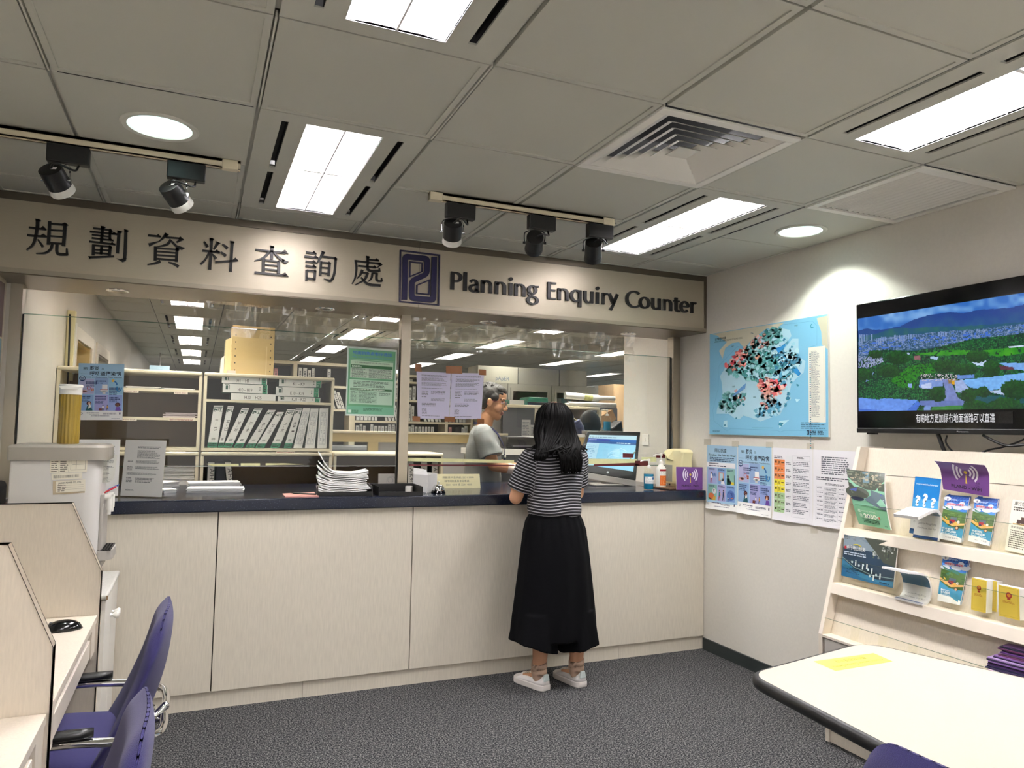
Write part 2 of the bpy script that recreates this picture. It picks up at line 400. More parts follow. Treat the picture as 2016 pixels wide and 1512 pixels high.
# walls
struct(box_mb(0, .2, YB, 1.03, 0, CZ+.18).build('wall_right', WALL))
struct(box_mb(XL-.2, XL, YB, .28, 0, CZ+.18).build('wall_left', WALL))
m = MB(); m.box(XL-.2, .2, YB-.2, YB, 0, .3); m.box(XL-.2, .2, YB-.2, YB, 2.4, CZ+.18)
struct(m.build('wall_rear', WALL))   # unseen opening added behind the camera: world light lifts the ceiling
m = MB(); D1, D2 = (2.12, 2.93), (3.36, 4.15)
for y0, y1 in ((.28, D1[0]), (D1[1], D2[0]), (D2[1], 15)): m.box(-4.25, -4.0, y0, y1, 0, CZ+.18)
for y0, y1 in (D1, D2): m.box(-4.25, -4.0, y0, y1, 2.03, CZ+.18)
struct(m.build('wall_office_left', WALLV))
struct(box_mb(-4.3, 9, 14.5, 14.7, 0, CZ+.18).build('wall_office_back', WALLV))
m = MB(); m.box(8.6, 8.8, .3, 14.5, 0, .8); m.box(8.6, 8.8, .3, 14.5, 2.3, CZ+.18)  # unseen band left open, added to let world light into the office
struct(m.build('wall_office_right', WALLV))
struct(box_mb(.2, 8.6, .83, 1.03, 0, CZ+.18).build('wall_office_front', WALLV))
for k, (y0, y1) in enumerate((D1, D2)):
    m = box_mb(-4.24, -4.2, y0, y1, 0, 2.03)
    d = struct(m.build('door_%d' % (k+1), WOODY if k == 0 else GREYC))
    f = MB()
    for a, b, c, e in ((y0-.1, y0, 0, 2.12), (y1, y1+.1, 0, 2.12), (y0, y1, 2.03, 2.12)): f.box(-4.0, -3.985, a, b, c, e)
    f.build('door_frame', EDGE, d)
    g = MB()
    for a, b, c, e in ((y0, y0+.012, 0, 2.03), (y1-.012, y1, 0, 2.03), (y0, y1, 2.018, 2.03)): g.box(-4.2, -4.0, a, b, c, e)
    g.build('door_lining', WOODY if k == 0 else WALLV, d)
    if k == 1: box_mb(-4.2, -4.19, y0+.36, y0+.4, 0, 2.03).build('door_stile', BLACK, d)
    box_mb(-4.2, -4.17, y1-.1, y1-.07, .98, 1.12).build('door_handle', CHROME, d)
struct(box_mb(-.012, 0, YB, -.0, 0, .075).build('baseboard_right', mat('skirting_dark', (44,50,50), .5)))
struct(box_mb(XL, XL+.012, YB, -.5, 0, .075).build('baseboard_left', MATS['skirting_dark']))
# bulkhead over the counter and its steel soffit
struct(box_mb(XL, 0, .002, .44, 2.118, CZ+.18).build('wall_front', WALLV))
m = box_mb(XL, 0, -.012, .44, 2.112, 2.118)
struct(m.build('trim_1', STEELD))
# glazed screen on the counter
win = struct(box_mb(-4.042, -3.99, .279, .35, 1.047, 2.112).build('window_1', STEEL)); 
box_mb(-2.04, -1.983, .279, .35, 1.047, 2.112).build('post', STEEL, win)
box_mb(-.058, -.0005, .279, .35, 1.047, 2.112).build('post', STEEL, win)
for x0, x1 in ((-3.985, -2.045), (-1.978, -.063)):
    p = box_mb(x0, x1, .305, .313, 1.2, 1.965).build('pane', GLASS, win)
    e = MB(); e.box(x0, x1, .3045, .3135, 1.965, 1.969); e.box(x0, x1, .3045, .3135, 1.195, 1.2); e.build('pane_edge', GEDGE, p)
e = MB()
for x in (-3.987, -2.043, -.061): e.box(x-.002, x+.002, .3, .318, 1.047, 1.965)
e.build('glazing_gasket', BLACKM, win)
# counter
ct = thing('service_counter', 'long cream laminate service counter base under the dark worktop', 'counter', (-2, .3, 0))
ct.location = (0, 0, 0)
JX = [XL, -3.039, -2.017, -1.0, -.002]
for a, b in zip(JX[:-1], JX[1:]): box_mb(a+.0025, b-.0025, 0, .018, .087, .983).build('front_panel', LAMI, ct, bevel=.001)
box_mb(-3.99, -.002, .02, .95, .085, .98).build('carcass', GAP, ct)
KX = [XL, at(595, 1372, 'y', .012).x, at(1218, 1290, 'y', .012).x, -.002]
for a, b in zip(KX[:-1], KX[1:]): box_mb(a+.001, b-.001, .012, .03, 0, .085).build('kick_board', LAMI, ct)
wt = box_mb(-3.995, -.002, -.02, .95, .983, 1.047).build('worktop', WORKT, bevel=.006, seg=3)
tag(wt, 'long speckled navy stone worktop running along the whole counter', 'worktop')
# ---------------------------------------------------------------- ceiling fittings
def troffer(label, group, x0, x1, y0, y1, tube, frontroom=True):
    """recessed fluorescent light in a slotted metal panel"""
    cx = (x0+x1)/2; w = .137; ya, yb = y0+.065, y1-.065
    t = thing('ceiling_light', label, 'ceiling light', (cx, (y0+y1)/2, CZ), 0, group)
    dy = (y1-y0)/2; L = (yb-ya)/2; xs = (-(x1-x0)/2+.006, (x1-x0)/2-.006)
    m = MB(); z0, z1 = 0, .006; sl = .2085; sw = .0125; ym = .0 if not frontroom else -.0
    segs = [(-L+.01, .0-.03), (.03, L-.02)]
    for a, b in ((xs[0], -sl-sw), (-sl+sw, -w), (w, sl-sw), (sl+sw, xs[1])): m.box(a, b, -dy+.003, dy-.003, z0, z1)
    m.box(-w, w, -dy+.003, -L, z0, z1); m.box(-w, w, L, dy-.003, z0, z1)
    for s in (-sl, sl):
        for a, b in ((-dy+.003, segs[0][0]), (segs[0][1], segs[1][0]), (segs[1][1], dy-.003)): m.box(s-sw, s+sw, a, b, z0, z1)
    m.build('surround', CEILT, t)
    for s in (-sl, sl):
        for a, b in segs:
            q = MB(); q.box(s-sw, s+sw, a, b, .03, .034); q.box(s-sw, s-sw+.002, a, b, .006, .03); q.box(s+sw-.002, s+sw, a, b, .006, .03); q.build('air_slot', DARK, t)
    m = MB()
    m.box(-w-.002, -w, -L, L, -.001, .12); m.box(w, w+.002, -L, L, -.001, .12); m.box(-w, w, -L-.002, -L, -.001, .12); m.box(-w, w, L, L+.002, -.001, .12)
    m.build('housing', REFL, t)
    m = MB(); m.box(-w, w, -L, L, .115, .12); m.build('lamp_panel', tube, t)
    m = MB(); n = 15
    for k in range(n+1):
        y = -L+2*L*k/n
        for s in (-1, 1):
            m.hexa([(s*.004, y-.0015, .012), (s*w, y-.0015, .0), (s*w, y+.0015, .0), (s*.004, y+.0015, .012), (s*.004, y-.006, .058), (s*w, y-.006, .05), (s*w, y+.006, .05), (s*.004, y+.006, .058)])
    m.loft([[(-.003, y, .0), (.003, y, .0), (.009, y, .06), (-.009, y, .06)] for y in (-L, L)])
    m.build('louvre', LOUV, t)
    return t
names = {(0, 2): 'white louvred ceiling light above the Chinese characters of the sign', (0, 1): 'white louvred ceiling light cut off by the top edge of the photo',
         (1, 2): 'long white louvred ceiling light above the end of the English sign', (1, 1): 'white louvred ceiling light at the right between the square diffuser and the television wall'}
for (i, j), lb in names.items(): troffer(lb, 'ceiling lights of the public room', *TRO[i], *ROWS[j], TUBE)
for i in (0, 1): troffer('louvred ceiling light at the back of the public room', 'ceiling lights of the public room', *TRO[i], *ROWS[0], TUBE)
colname = ['row along the office left wall', 'row over the far binder shelves', 'row over the grey office cubicles', 'row seen past the right wall end', 'row deep on the office right']
rown = ['nearest', 'second', 'third', 'fourth', 'farthest']
proto = None
for i, (x0, x1) in enumerate(OTX):
    for j, (y0, y1) in enumerate(OROW):
        lb = '%s louvred office ceiling light in the %s' % (rown[j], colname[i])
        if proto is None: proto = troffer(lb, 'ceiling lights of the office', x0, x1, y0, y1, TUBEO, False)
        else: copy_thing(proto, ((x0+x1)/2, (y0+y1)/2, CZ), None, lb)
for i, (x0, x1) in enumerate(OTX[:2]): troffer('louvred office ceiling light just behind the counter bulkhead', 'ceiling lights of the office', x0, x1, .47, 1.51, TUBEO, False)
troffer('added louvred office ceiling light hidden above the computer to brighten the wall', 'ceiling lights of the office', -1.1, -.49, .47, 1.51, TUBEO, False)  # extra hidden light outside the row spacing, added to brighten the right wall
# square four-way air diffuser
def diffuser():
    t = thing('air_diffuser', 'large square four-way air diffuser with nested white louvres', 'air diffuser', (-1.499, -1.778, CZ))
    R = .298; m = MB(); r = .262
    for a, b, c, d in ((-R, R, -R, -r), (-R, R, r, R), (-R, -r, -r, r), (r, R, -r, r)): m.box(a, b, c, d, -.006, .004)
    m.build('frame', WHITE, t, bevel=.002)
    box_mb(-.27, .27, -.27, .27, .15, .155).build('duct', BLACKM, t)
    n = 6
    for k in range(n):
        r0 = .258-.042*k; m = MB(); rings = []
        for rr, z in ((r0-.047, .027), (r0-.003, .002), (r0+.0015, -.002), (r0-.047, .023)):
            rings.append([(-rr, -rr, z), (rr, -rr, z), (rr, rr, z), (-rr, rr, z)])
        m.loft(rings+[rings[0]], False, False); m.build('louvre', WHITE, t)
    m = MB(); m.loft([[(-a, -a, z), (a, -a, z), (a, a, z), (-a, a, z)] for a, z in ((.046, -.002), (.015, .012))]); m.build('centre_cone', WHITE, t)
diffuser()
t = thing('air_grille', 'white slatted return air grille beside the right wall', 'air grille', (-.293, -1.778, CZ)); m = MB()
for a, b, c, d in ((-.288, .288, -.30, -.255), (-.288, .288, .265, .30), (-.288, -.25, -.255, .265), (.25, .288, -.255, .265)): m.box(a, b, c, d, -.006, .004)
m.build('frame', WHITE, t, bevel=.002)
m = MB()
for k in range(15):
    x = -.245+.035*k; m.hexa([(x+.022, -.255, -.001), (x+.025, -.255, -.001), (x+.025, .265, -.001), (x+.022, .265, -.001), (x, -.255, .022), (x+.003, -.255, .022), (x+.003, .265, .022), (x, .265, .022)])
m.build('slats', WHITE, t); box_mb(-.255, .255, -.26, .27, .08, .085).build('duct', GREYD, t)
# round downlights
def downlight(label, x, y, watts):
    t = thing('downlight', label, 'downlight', (x, y, CZ), 0, 'round downlights in the ceiling'); m = MB()
    m.loft([[(r*math.cos(2*PI*k/40), r*math.sin(2*PI*k/40), z) for k in range(40)] for r, z in ((.131, 0), (.131, -.004), (.124, -.008), (.108, -.005), (.106, .004))], False, False)
    m.build('trim_ring', CEILG, t, smooth=True)
    m = MB(); m.loft([[(r*math.cos(2*PI*k/40), r*math.sin(2*PI*k/40), z) for k in range(40)] for r, z in ((.106, .002), (.1, .04), (.085, .09), (.05, .13), (.002, .14))], False, False)
    m.build('reflector', DLREF, t, smooth='all')
    m = MB(); m.loft([[(r*math.cos(2*PI*k/40), r*math.sin(2*PI*k/40), z) for k in range(40)] for r, z in ((.1115, .004), (.1115, .15), (.002, .152))], False, False); m.build('can', GREYP, t, smooth=True)  # unseen outer can added to keep the reflector's glow off the ceiling gaps
    m = MB(); m.cyl((-.05, -.02, .075), (.05, -.02, .075), .018); m.cyl((-.05, .02, .075), (.05, .02, .075), .018); m.build('lamp', DLEM, t, smooth='all')
    box_mb(.03, .062, -.03, .03, .09, .11).build('lamp_holder', GREYP, t)
    l = bpy.data.lights.new('downlight_beam', 'SPOT'); l.energy = watts; l.spot_size = math.radians(112); l.spot_blend = .3; l.shadow_soft_size = .05; l.color = (.93, 1, .9)
    lo = bpy.data.objects.new('downlight_beam', l); COL.objects.link(lo); lo.parent = t; lo.location = (0, 0, .06)
DLREF = mat('downlight_reflector_glow', (205,235,232), .2, metal=.3, emit=.55, noise=(30, .3))  # glow put into the reflector, standing in for lamp light on it
# recess in the tiles for the downlights is hidden behind their rings
downlight('round downlight above the left track spotlights', -3.327, -1.155, DOWN_W)
downlight('round downlight near the right wall above the map', -.293, -1.158, DOWN_W*1.6)
for k, (px, py) in enumerate(((232, 572), (640, 608), (961, 634), (1237, 657))):
    p = at(px, py, 'z', 2.112); where = ['left end of', 'middle post side of', 'English lettering part of', 'right end of'][k]
    t = thing('soffit_downlight', 'small round downlight in the steel soffit at the %s the sign' % where, 'downlight', (p.x, p.y, 2.112), 0, 'small soffit downlights'); m = MB()
    m.loft([[(r*math.cos(2*PI*i/28), r*math.sin(2*PI*i/28), z) for i in range(28)] for r, z in ((.055, 0), (.054, -.004), (.046, -.005), (.036, -.001), (.03, -.0005))], False, False); m.build('trim_ring', CHROME, t, smooth=True)
    m = MB(); m.lathe([(.03, -.0006), (.03, -.001)], 24); m.build('lamp', BLACKG, t)
# lighting tracks and spotlights
def track(label, x0, x1, y, ends):
    t = thing('lighting_track', label, 'lighting track', (x0, y, CZ)); m = MB(); L = x1-x0
    m.box(0, L, -.018, -.010, -.035, -.0005); m.box(0, L, .010, .018, -.035, -.0005); m.box(0, L, -.018, .018, -.012, -.0005); m.box(0, L, -.018, -.006, -.035, -.032); m.box(0, L, .006, .018, -.035, -.032)
    m.build('rail', OFFW, t)
    for e in ends: box_mb(e-.03, e+.03, -.02, .02, -.038, -.0005).build('end_feed', OFFW, t, bevel=.003)
TY = -.89
track('pale lighting track at the upper left holding two spotlights', XL, -3.04, TY-.01, [.98])
track('pale lighting track above the emblem holding three spotlights', -2.235, -1.27, TY, [.03, .93])
def spotlight(label, x, y, az, el, white):
    t = thing('track_spotlight', label, 'spotlight', (x, y, CZ-.036), 0, 'black track spotlights')
    box_mb(-.055, .085, -.02, .02, -.07, -.0005).build('adapter', BLACK, t, bevel=.004)
    c = Vector((-.02, 0, -.135)); d = Vector((math.cos(az)*math.cos(el), math.sin(az)*math.cos(el), -math.sin(el)))
    q = d.cross(Vector((0, 0, 1))).normalized(); m = MB()
    m.tube(spline([(0, 0, -.07), c+q*.0+Vector((0, 0, .062)), c+q*.046+Vector((0, 0, .05)), c+q*.048, ], 5), .0028, 8)
    m.tube(spline([c+Vector((0, 0, .062)), c-q*.046+Vector((0, 0, .05)), c-q*.048], 5), .0028, 8); m.cyl(c+q*.043, c+q*.056, .006); m.cyl(c-q*.043, c-q*.056, .006)
    m.build('yoke', CHROME if white else BLACK, t, smooth=True)
    m = MB(); m.tube([c-d*.05, c-d*.047, c-d*.01, c+d*.028], [.034, .041, .042, .042], 24); m.build('lamp_body', BLACK, t, smooth=True)
    m = MB(); m.tube([c+d*.028, c+d*.05, c+d*.056, c+d*.056, c+d*.045], [.0425, .045, .044, .038, .034], 24); m.build('front_rim', WHITE if white else BLACK, t, smooth=True)
    m = MB(); m.tube(spline([(.05, 0, -.072), (.04, -.03, -.1), c-d*.07+Vector((.03, -.02, .0)), c-d*.045], 6), .004, 8); m.build('cable', BLACK, t, smooth=True)
    if white:
        m = MB(); u = d.cross(q)
        s = c-d*.0507+q*.012; m.prism([s+q*.014+u*.006, s-q*.006+u*.006, s-q*.006-u*.006, s+q*.014-u*.006], -d*.0005); m.build('label_sticker', PAPERW, t)
spotlight('leftmost black and white spotlight on the left track', -3.66, TY-.01, 1.15, .62, True)
spotlight('black and white spotlight on the left track nearest the ceiling light', -3.255, TY-.01, .9, .6, True)
spotlight('spotlight with a white rim at the left of the three', -2.10, TY, 1.3, .75, True)
spotlight('all black spotlight in the middle of the three', -1.685, TY, 1.2, .35, False)
spotlight('all black spotlight at the right of the three beside the long light', -1.362, TY, 1.1, .7, False)
# ---------------------------------------------------------------- sign over the counter
SG = thing('sign_board', 'long brushed steel sign with black Chinese and English lettering over the counter', 'sign', (0, 0, 0))
SY = -.012; seam = at(826, 500, 'y', SY).x
for a, b in ((XL+.001, seam-.0008), (seam+.0008, -.022)): box_mb(a, b, SY, .0015, 2.14, 2.462).build('face_panel', SIGNP, SG)
for a, b in ((XL+.001, seam-.0008), (seam+.0008, -.001)):
    box_mb(a, b, SY-.004, .0015, 2.118, 2.1395).build('bottom_edge_strip', STEEL, SG); box_mb(a, b, SY-.004, .0015, 2.4625, 2.4985).build('top_edge_strip', STEELD, SG)
box_mb(-.0215, -.001, SY-.004, .0015, 2.14, 2.462).build('end_strip', STEELD, SG)
def brush(mb, pts, ws, yb, yf, sm=True, mapf=None):
    """one brush stroke: pts in photo pixels on the sign face, ws widths in pixels"""
    if sm and len(pts) > 2:
        N = len(pts); ww = []
        P3 = spline([(p[0], p[1], w) for p, w in zip(pts, ws)], 5); pts = [(p.x, p.y) for p in P3]; ws = [p.z for p in P3]
    L, R = [], []
    for i in range(len(pts)):
        a, b = pts[max(0, i-1)], pts[min(len(pts)-1, i+1)]; d = math.hypot(b[0]-a[0], b[1]-a[1]) or 1
        nx, ny = -(b[1]-a[1])/d, (b[0]-a[0])/d; w = ws[i]/2
        L.append((pts[i][0]+nx*w, pts[i][1]+ny*w)); R.append((pts[i][0]-nx*w, pts[i][1]-ny*w))
    f = mapf
    for i in range(len(pts)-1):
        q = [f(*L[i], yf), f(*L[i+1], yf), f(*R[i+1], yf), f(*R[i], yf)]
        mb.prism(q, Vector((0, yb-yf, 0)))
def glyph(ox, oy, sc, strokes, tris, parent):
    mb = MB(); f = lambda x, y, Y: at(ox+x/sc, oy+y/sc, 'y', Y)
    for st in strokes: brush(mb, st[1:], st[0] if isinstance(st[0], list) else [st[0]]*(len(st)-1), SY, SY-.013, True, f)
    for t in tris: mb.prism([f(x, y, SY-.013) for x, y in t], Vector((0, .013, 0)))
    return mb.build('chinese_letter', LETTER, parent)
# traced as lettering: [width(s), points...] in the enlarged drawing of each pair of characters
G1 = ([[[62,60,46,26],(285,92),(275,255),(215,500),(100,605)],[30,(140,228),(340,255),(425,264)],[33,(112,355),(250,372),(440,383)],[[24,34,46],(285,430),(330,490),(372,552)],
 [56,(483,130),(475,300),(460,515)],[30,(500,168),(710,186)],[60,(738,165),(728,350),(710,540)],[25,(500,274),(705,286)],[26,(495,374),(700,389)],[30,(485,488),(700,500)],
 [[48,44,32,14],(530,495),(500,590),(410,652),(258,662)],[[55,52,46,42],(605,500),(602,630),(640,672),(780,678)],[[26,46],(765,575),(770,688)]],
 [[(245,85),(340,110),(318,138),(252,125)],[(335,240),(375,205),(435,264),(400,272)],[(325,367),(380,335),(440,377)],[(690,165),(738,150),(792,190),(750,218)]])
G2 = ([[54,(1362,210),(1340,480)],[27,(1205,242),(1500,278)],[44,(1482,262),(1478,430)],[29,(1148,298),(1605,345)],[25,(1182,352),(1480,385)],[27,(1180,405),(1540,447)],[31,(1136,462),(1572,514)],
 [50,(1210,512),(1203,690)],[28,(1210,525),(1500,550)],[52,(1488,545),(1470,698)],[46,(1345,538),(1332,680)],[24,(1215,597),(1475,612)],[28,(1215,650),(1465,670)],[[38,26],(1135,728),(1552,708)],
 [54,(1632,290),(1605,658)],[[54,54,48],(1745,270),(1732,640),(1722,760)]],
 [[(1325,200),(1412,228),(1392,255),(1332,245)],[(1460,268),(1485,245),(1530,290),(1500,325)],[(1500,340),(1550,303),(1608,352)],[(1440,432),(1490,403),(1545,460)],[(1480,503),(1520,473),(1580,525)],[(1460,540),(1480,525),(1522,565),(1490,595)],
 [(1118,705),(1180,712),(1150,755)],[(1602,278),(1688,300),(1662,328),(1606,322)],[(1714,256),(1798,285),(1770,312),(1720,302)],[(1590,743),(1650,757),(1705,742),(1757,735),(1745,780),(1692,808),(1660,785)]])
G3 = ([[29,(180,192),(390,214)],[[14,30,54],(362,294),(280,322),(190,355)],[[54,42,16],(482,165),(440,225),(362,296)],[29,(470,224),(720,246)],[[48,40,12],(560,265),(490,345),(332,382)],
 [52,(303,378),(298,610)],[52,(662,405),(648,632)],[25,(315,404),(650,428)],[24,(315,460),(640,484)],[25,(315,518),(640,541)],[30,(315,580),(645,606)],[[46,38,16],(385,622),(300,655),(168,678)],[[18,36,46],(515,638),(610,668),(685,712)]],
 [[(310,206),(350,170),(396,224)],[(455,145),(525,180),(485,228),(450,205)],[(665,245),(718,215),(776,266),(740,282),(662,318),(642,300),(692,264)],[(550,296),(590,288),(660,360),(640,392)],[(640,392),(660,360),(790,402),(738,436),(690,415)],[(620,425),(660,393),(702,430),(675,462)]])
G4 = ([[[26,38,50],(1105,297),(1140,345),(1162,390)],[[54,30],(1342,308),(1268,425)],[[54,50,52],(1230,240),(1218,500),(1200,760)],[33,(1078,444),(1368,479)],[[38,36,32],(1192,478),(1130,590),(1052,672)],[[18,34,50],(1242,500),(1280,545),(1305,582)],
 [[22,36,48],(1410,342),(1460,375),(1495,412)],[[24,38,50],(1382,470),(1430,502),(1468,536)],[[52,48,50],(1574,292),(1562,500),(1545,795)],[[36,28],(1293,636),(1660,610)]],
 [[(1198,232),(1276,256),(1245,284),(1200,272)],[(1303,293),(1384,325),(1340,345)],[(1270,466),(1320,427),(1380,487)],[(1538,284),(1615,306),(1590,332),(1545,320)],[(1572,606),(1625,561),(1676,613)]])
G5 = ([[26,(92,152),(520,203)],[44,(332,100),(322,292)],[[42,32,12],(290,185),(205,270),(78,312)],[[18,32,40],(352,190),(430,270),(500,318)],[44,(210,278),(205,470)],[42,(425,308),(422,490)],[25,(220,300),(425,324)],[18,(225,363),(412,380)],[22,(222,428),(412,446)],[[32,26],(82,476),(530,522)]],
 [[(450,196),(512,153),(562,214)],[(303,92),(364,112),(345,132),(306,126)],[(470,288),(566,322),(522,356),(470,330)],[(445,515),(515,476),(564,537)]])
G6 = ([[27,(810,190),(955,211)],[28,(790,248),(985,272)],[26,(805,318),(955,339)],[26,(805,382),(955,402)],[34,(820,438),(818,590)],[36,(940,452),(930,588)],[28,(820,448),(948,461)],[28,(818,558),(935,571)],[[44,36,20],(1052,185),(1015,270),(960,350)],[26,(1030,248),(1230,274)],
 [[36,36,40],(1232,270),(1215,480),(1180,575)],[36,(1022,318),(1012,525)],[38,(1147,335),(1130,525)],[24,(1020,333),(1155,346)],[18,(1020,404),(1135,413)],[22,(1018,483),(1130,496)]],
 [[(885,201),(925,169),(963,216)],[(908,261),(950,233),(992,279)],[(888,331),(920,299),(962,342)],[(888,393),(922,361),(962,407)],[(1028,170),(1086,190),(1058,232)],[(1198,270),(1225,254),(1257,285),(1228,312)],[(1063,563),(1150,577),(1190,556),(1214,562),(1172,611),(1145,615)],[(1120,335),(1135,318),(1168,345),(1150,362)],[(920,452),(935,434),(962,460),(945,475)]])
G7 = ([[38,(1690,245),(1684,325)],[24,(1695,293),(1845,309)],[[34,32,26,14],(1515,300),(1525,430),(1505,560),(1465,638)],[26,(1510,312),(1865,356)],[[34,34,36,36],(1693,330),(1682,410),(1720,452),(1850,454)],[[18,28],(1850,415),(1855,466)],[24,(1550,382),(1805,408)],
 [[38,30,12],(1612,440),(1582,510),(1532,566)],[22,(1595,480),(1695,486)],[[36,32,14],(1690,482),(1640,580),(1510,652)],[[16,34,34],(1592,545),(1690,640),(1870,662)],[[30,28,12],(1755,480),(1738,560),(1692,606)],[22,(1755,487),(1825,493)],[[32,32,28,28],(1815,487),(1812,565),(1835,598),(1888,600)],[[16,28],(1882,553),(1888,606)]],
 [[(1663,239),(1722,262),(1690,284),(1668,272)],[(1775,306),(1812,274),(1852,314)],[(1818,355),(1860,334),(1897,370),(1860,390),(1832,412),(1818,402),(1845,378)],[(1755,402),(1782,376),(1818,412)],[(1500,296),(1545,310),(1520,335)]])
for gl, (ox, oy, sc) in zip((G1, G2, G3, G4, G5, G6, G7), ((40, 420, 8.4), (40, 420, 8.4), (270, 440, 8.4), (270, 440, 8.4), (490, 470, 7.2), (490, 470, 7.2), (490, 470, 7.2))): glyph(ox, oy, sc, *gl, SG)
# flared roman letters: skeleton strokes in units of the x-height, thick down-strokes and thin cross-strokes
def arc(cx, cy, rx, ry, a0, a1, n=14): return [(cx+rx*math.cos(math.radians(a0+(a1-a0)*k/n)), cy+ry*math.sin(math.radians(a0+(a1-a0)*k/n))) for k in range(n+1)]
XH = .0745; CAP = 1.42
LET = {'P': (.80, [[(.13, 0), (.13, CAP)], [(.13, CAP-.07), (.35, CAP-.07)]+arc(.35, 1.02, .33, .33, 90, -90)+[(.13, .69)]]),
 'l': (.26, [[(.13, 0), (.13, 1.48)]]), 'i': (.26, [[(.13, 0), (.13, 1)]]),
 'a': (.82, [arc(.36, .62, .26, .32, 155, 25, 8)+[(.62, .5), (.62, .2), (.68, .04), (.80, .03)], [(.62, .58), (.42, .55)]+arc(.36, .27, .24, .25, 85, 300, 14)+[(.62, .22)]]),
 'n': (.86, [[(.13, 0), (.13, 1)], [(.13, .72)]+arc(.43, .62, .29, .33, 150, 0, 10)+[(.72, .3), (.72, 0)]]),
 'u': (.84, [[(.13, 1), (.13, .4)]+arc(.40, .36, .27, .32, 180, 330, 10), [(.70, 1), (.70, 0)]]),
 'r': (.58, [[(.13, 0), (.13, 1)], [(.13, .7)]+arc(.42, .64, .27, .29, 150, 62, 6)]),
 'o': (.96, [arc(.48, .5, .38, .45, 0, 360, 26)]),
 'g': (.92, [arc(.40, .62, .27, .32, 0, 360, 22), [(.55, .9), (.9, .93)], [(.22, .38), (.16, .24), (.26, .12), (.5, .08)]+arc(.44, -.24, .36, .3, 75, -255, 22)]),
 'E': (.72, [[(.13, 0), (.13, CAP)], [(.13, CAP-.06), (.68, CAP-.06)], [(.13, .75), (.62, .75)], [(.13, .06), (.68, .06)]]),
 'q': (.92, [arc(.48, .5, .36, .45, 40, 320, 22), [(.78, 1), (.78, -.42)]]),
 'y': (.80, [[(.08, 1), (.42, .08)], [(.72, 1), (.36, 0), (.18, -.42)]]),
 'C': (1.12, [arc(.74, .71, .60, .68, 48, 312, 26)]),
 't': (.56, [[(.24, 1.25), (.24, .3)]+arc(.46, .26, .22, .22, 180, 300, 8), [(.02, .93), (.54, .93)]]),
 'e': (.90, [[(.14, .52), (.78, .52)]+arc(.47, .5, .33, .45, 5, 318, 24)])}
def roman(ch, x0, x1, zb):
    w, sts = LET[ch]; k = (x1-x0)/w; mb = MB()
    for st in sts:
        n = len(st); P = st; Lf, Rt = [], []
        closed = math.hypot(P[0][0]-P[-1][0], P[0][1]-P[-1][1]) < .02
        for i in range(n):
            if closed: a, b = P[i-1 if i > 0 else n-2], P[i+1 if i < n-1 else 1]
            else: a, b = P[max(0, i-1)], P[min(n-1, i+1)]
            d = math.hypot(b[0]-a[0], b[1]-a[1]) or 1; dx, dy = (b[0]-a[0])/d, (b[1]-a[1])/d
            W = .135+(.25-.135)*abs(dy)**1.3
            if n == 2: W += .0
            Lf.append((P[i][0]-dy*W/2, P[i][1]+dx*W/2)); Rt.append((P[i][0]+dy*W/2, P[i][1]-dx*W/2))
        for i in range(n-1):
            mb.prism([Vector((x0+u*k, SY-.013, zb+v*XH)) for u, v in (Lf[i], Rt[i], Rt[i+1], Lf[i+1])], (0, .013, 0))
    if ch == 'i': mb.prism([Vector((x0+(.13+.15*math.cos(a))*k, SY-.013, zb+(1.33+.15*math.sin(a))*XH)) for a in [2*PI*q/20 for q in range(20)]], (0, .013, 0))
    mb.build('roman_letter', LETTER, SG)
z1 = lambda x: 870+x/7.754
z2 = lambda x: 1130+x/7.467
for ch, a, b in [('P', z1(132), z1(312)), ('l', z1(330), z1(385)), ('a', z1(412), z1(578)), ('n', z1(598), z1(775)), ('n', z1(812), z1(988)), ('i', z1(1025), z1(1080)), ('n', z1(1110), z1(1282)), ('g', z1(1305), z1(1485)),
                 ('E', z1(1615), z1(1752)), ('n', z1(1770), z1(1942)), ('q', 1122.5, z2(118)), ('u', z2(145), z2(292)), ('i', z2(328), z2(372)), ('r', z2(412), z2(508)), ('y', z2(508), z2(656)),
                 ('C', z2(757), z2(960)), ('o', z2(962), z2(1124)), ('u', z2(1143), z2(1282)), ('n', z2(1312), z2(1452)), ('t', z2(1465), z2(1562)), ('e', z2(1558), z2(1702)), ('r', z2(1720), z2(1808))]:
    f = lambda p: at(p, 570.7+(p-890)*.0932, 'y', SY-.013).x
    roman(ch, f(a), f(b), 2.237)
# blue emblem
EM = lambda x, y, Y=SY-.016: at(770+x/11.63, 480+y/11.63, 'y', Y)
def outline(pts, w, mb):
    """closed mitred border inside the outline pts"""
    n = len(pts); q = []
    for i in range(n):
        a, b, c = Vector(pts[i-1]), Vector(pts[i]), Vector(pts[(i+1) % n]); d1, d2 = (b-a).normalized(), (c-b).normalized()
        n1, n2 = Vector((-d1.y, d1.x)), Vector((-d2.y, d2.x)); mm = (n1+n2).normalized(); q.append(b+mm*(w/max(.3, mm.dot(n1))))
    for i in range(n):
        j = (i+1) % n; mb.prism([EM(*pts[i]), EM(*pts[j]), EM(*q[j]), EM(*q[i])], (0, .016, 0))
e = MB(); outline([(207, 132), (1128, 245), (1104, 1415), (188, 1335)], 30, e); em = e.build('emblem_border', NAVY, SG)
e = MB(); outline([(425, 393), (735, 425), (728, 640), (420, 768)], 28, e); outline([(898, 805), (880, 1172), (578, 1142), (585, 935)], 28, e); e.build('emblem_inner_border', NAVY, SG)
